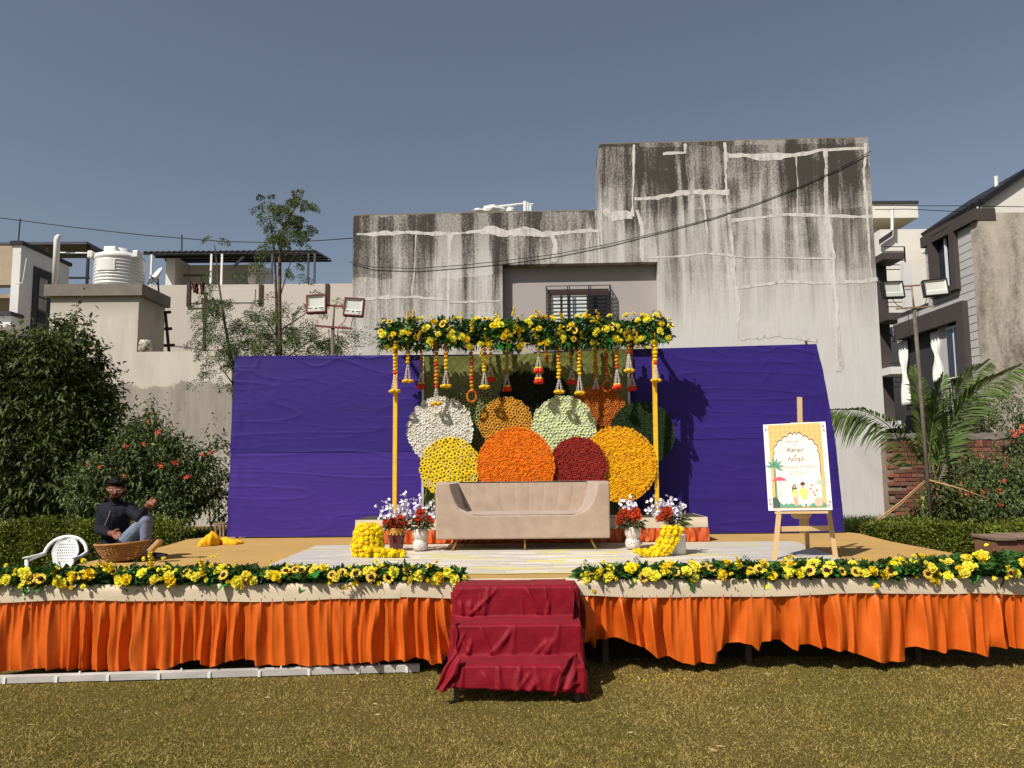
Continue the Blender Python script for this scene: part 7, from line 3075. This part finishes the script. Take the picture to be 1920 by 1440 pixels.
bm_me.name = "body"
bm_me.materials.clear()
for m in (m_navy, m_skin, m_jean, m_pant):
    bm_me.materials.append(m)
nf = len(bm_me.polygons)
cen3 = np.empty(nf * 3)
bm_me.polygons.foreach_get("center", cen3)
cen3 = cen3.reshape(-1, 3)
best = np.full(nf, 1e9)
lab = np.zeros(nf, dtype=np.int32)
for a, b, ra, rb, mi in bones:
    A, B = np.array(a), np.array(b)
    ab = B - A
    tt = np.clip(((cen3 - A) @ ab) / max(ab @ ab, 1e-9), 0, 1)
    dist = np.linalg.norm(cen3 - (A + tt[:, None] * ab), axis=1) - (ra + (rb - ra) * tt)
    upd = dist < best
    best[upd] = dist[upd]
    lab[upd] = mi
bm_me.polygons.foreach_set("material_index", lab)
bm_me.polygons.foreach_set("use_smooth", np.ones(nf, dtype=bool))
man = thing("person", "person in navy shirt and pale jeans seated with one knee raised behind the basket", "person", (pel.x, pel.y, SZ))
for vt in bm_me.vertices:
    vt.co = vt.co - ORG[man.name]
link("body", bm_me, man)
# hair cap with a side-swept fringe
mb = MB()
nh = 900
rgh = np.random.default_rng(12)
hv, hf_ = [], []


def hairf(u, v):
    a = 2 * math.pi * u
    el = R(90) * (1 - v)
    frontness = max(0, -math.sin(a))
    low = -.35 + .75 * frontness ** .7 + .12 * math.cos(a) * frontness
    z = math.sin(el) * (1 - low) + low if False else None
    phi = v * (R(112) - R(38) * frontness ** .8 + R(10) * math.cos(a) * frontness)
    r = .091 + .002 * math.sin(a * 23) + .004 * math.sin(a * 5 + v * 6)
    return hp(r * .93 * math.sin(phi) * math.cos(a), .012 + r * 1.06 * math.sin(phi) * math.sin(a), .026 + r * 1.1 * math.cos(phi))


mb.grid(hairf, 48, 16)
for i in range(60):
    a = R(200) + R(150) * random.random()
    phi = R(44 + 14 * random.random())
    r = .108
    p0 = hp(r * math.sin(phi) * math.cos(a), .01 + r * 1.08 * math.sin(phi) * math.sin(a), .026 + r * 1.1 * math.cos(phi))
    mb.tube([p0, p0 + HR_ @ Vector((.014, -.006, -.010)), p0 + HR_ @ Vector((.022, -.004, -.022))], [.006, .006, .002], 5)
mb.build("hair", m_hair, man, True, solid=.004)
# beard and moustache
mb = MB()
mb.grid(lambda u, v: hp(.064 * math.sin(R(-85) + R(170) * u) * (1.0 - .25 * v), -.030 - .052 * math.cos(R(-85) + R(170) * u) * (1 - .15 * v), -.074 - .034 * v + .05 * abs(2 * u - 1) ** 2), 20, 6)
mb.grid(lambda u, v: hp(-.028 + .056 * u, -.094 + .012 * (2 * u - 1) ** 2, -.040 - .010 * v), 8, 2)
mb.build("beard", m_hair, man, True, solid=.008)
m_eye = mat("eye_white", C(210, 200, 190), .3, .02)
m_lens = mat("spectacle_frame", C(170, 160, 150), .3, .05, metal=.5)
for s in (-1, 1):
    w = MB()
    w.ball(hp(s * .034, -.078, .008), .012, 8, 6)
    w.build("eye", m_eye, man, True)
    w = MB()
    w.ball(hp(s * .034, -.0885, .008), .005, 8, 5)
    w.build("pupil", m_hair, man, True)
w = MB()
for s in (-1, 1):
    w.tube([hp(s * .036 + .026 * math.cos(2 * math.pi * i / 16), -.100, .006 + .018 * math.sin(2 * math.pi * i / 16)) for i in range(17)], .0025, 5, cap=False)
    w.tube([hp(s * .062, -.098, .008), hp(s * .092, .0, .010)], .0028, 5)
w.tube([hp(-.010, -.102, .008), hp(.010, -.102, .008)], .0025, 5)
w.build("spectacles", m_lens, man, True)
w = MB()
cl = neckb + Vector((.005, -.01, -.01))
w.tube([cl + Vector((.075 * math.cos(a), .065 * math.sin(a), .012 * math.sin(a) + .006)) for a in [2 * math.pi * i / 20 for i in range(21)]], .014, 6, cap=False)
w.build("collar", m_navy, man, True)
w = MB()
w.tube([chest + Vector((.012, -.142, .06)), chest + Vector((.004, -.150, .01)), chest + Vector((-.035, -.150, -.09))], .003, 5)
w.build("zip", m_lens, man)
# sandal raised behind the basket and a dark shoe lying flat
w = MB()
sa, sb = U(281, 1034, 8.05), U(301, 1013, 8.05)
dirv = (sb - sa).normalized()
w.bar(sa, sb, .045, .09, up=(0.3, -1, .4))
o = thing("slipper", "tan soled slipper tipped up beside the basket", "slipper", (sa.x, sa.y, SZ))
w.build("sole", m_tan, o, bevel=.01)
w = MB()
w.bar(sa.lerp(sb, .45) + Vector((-.03, .0, .03)), sa.lerp(sb, .7) + Vector((-.03, .0, .03)), .03, .085, up=(0.3, -1, .4))
w.build("strap", m_black, o, bevel=.01)
p = UZ(292, 1046, SZ)
o = thing("shoe", "dark shoe lying flat on the carpet behind the basket", "shoe", (p.x, p.y, SZ))
w = MB()
w.grid(lambda u, v: (p.x - .14 + .26 * u, p.y + .02 + .045 * math.cos(2 * math.pi * v) * math.sin(math.pi * min(1, u * .9 + .08)) ** .6, SZ + .03 + .028 * math.sin(2 * math.pi * v) * math.sin(math.pi * min(1, u * .9 + .08)) ** .5 * (1.2 - .4 * u)), 20, 12)
w.build("upper", m_black, o, True)
w = MB()
w.box(p.x + .02, p.x + .11, p.y - .035, p.y - .028, SZ + .012, SZ + .045)
w.build("trim", mat("grey_blue_trim", C(150, 150, 180), .5), o)
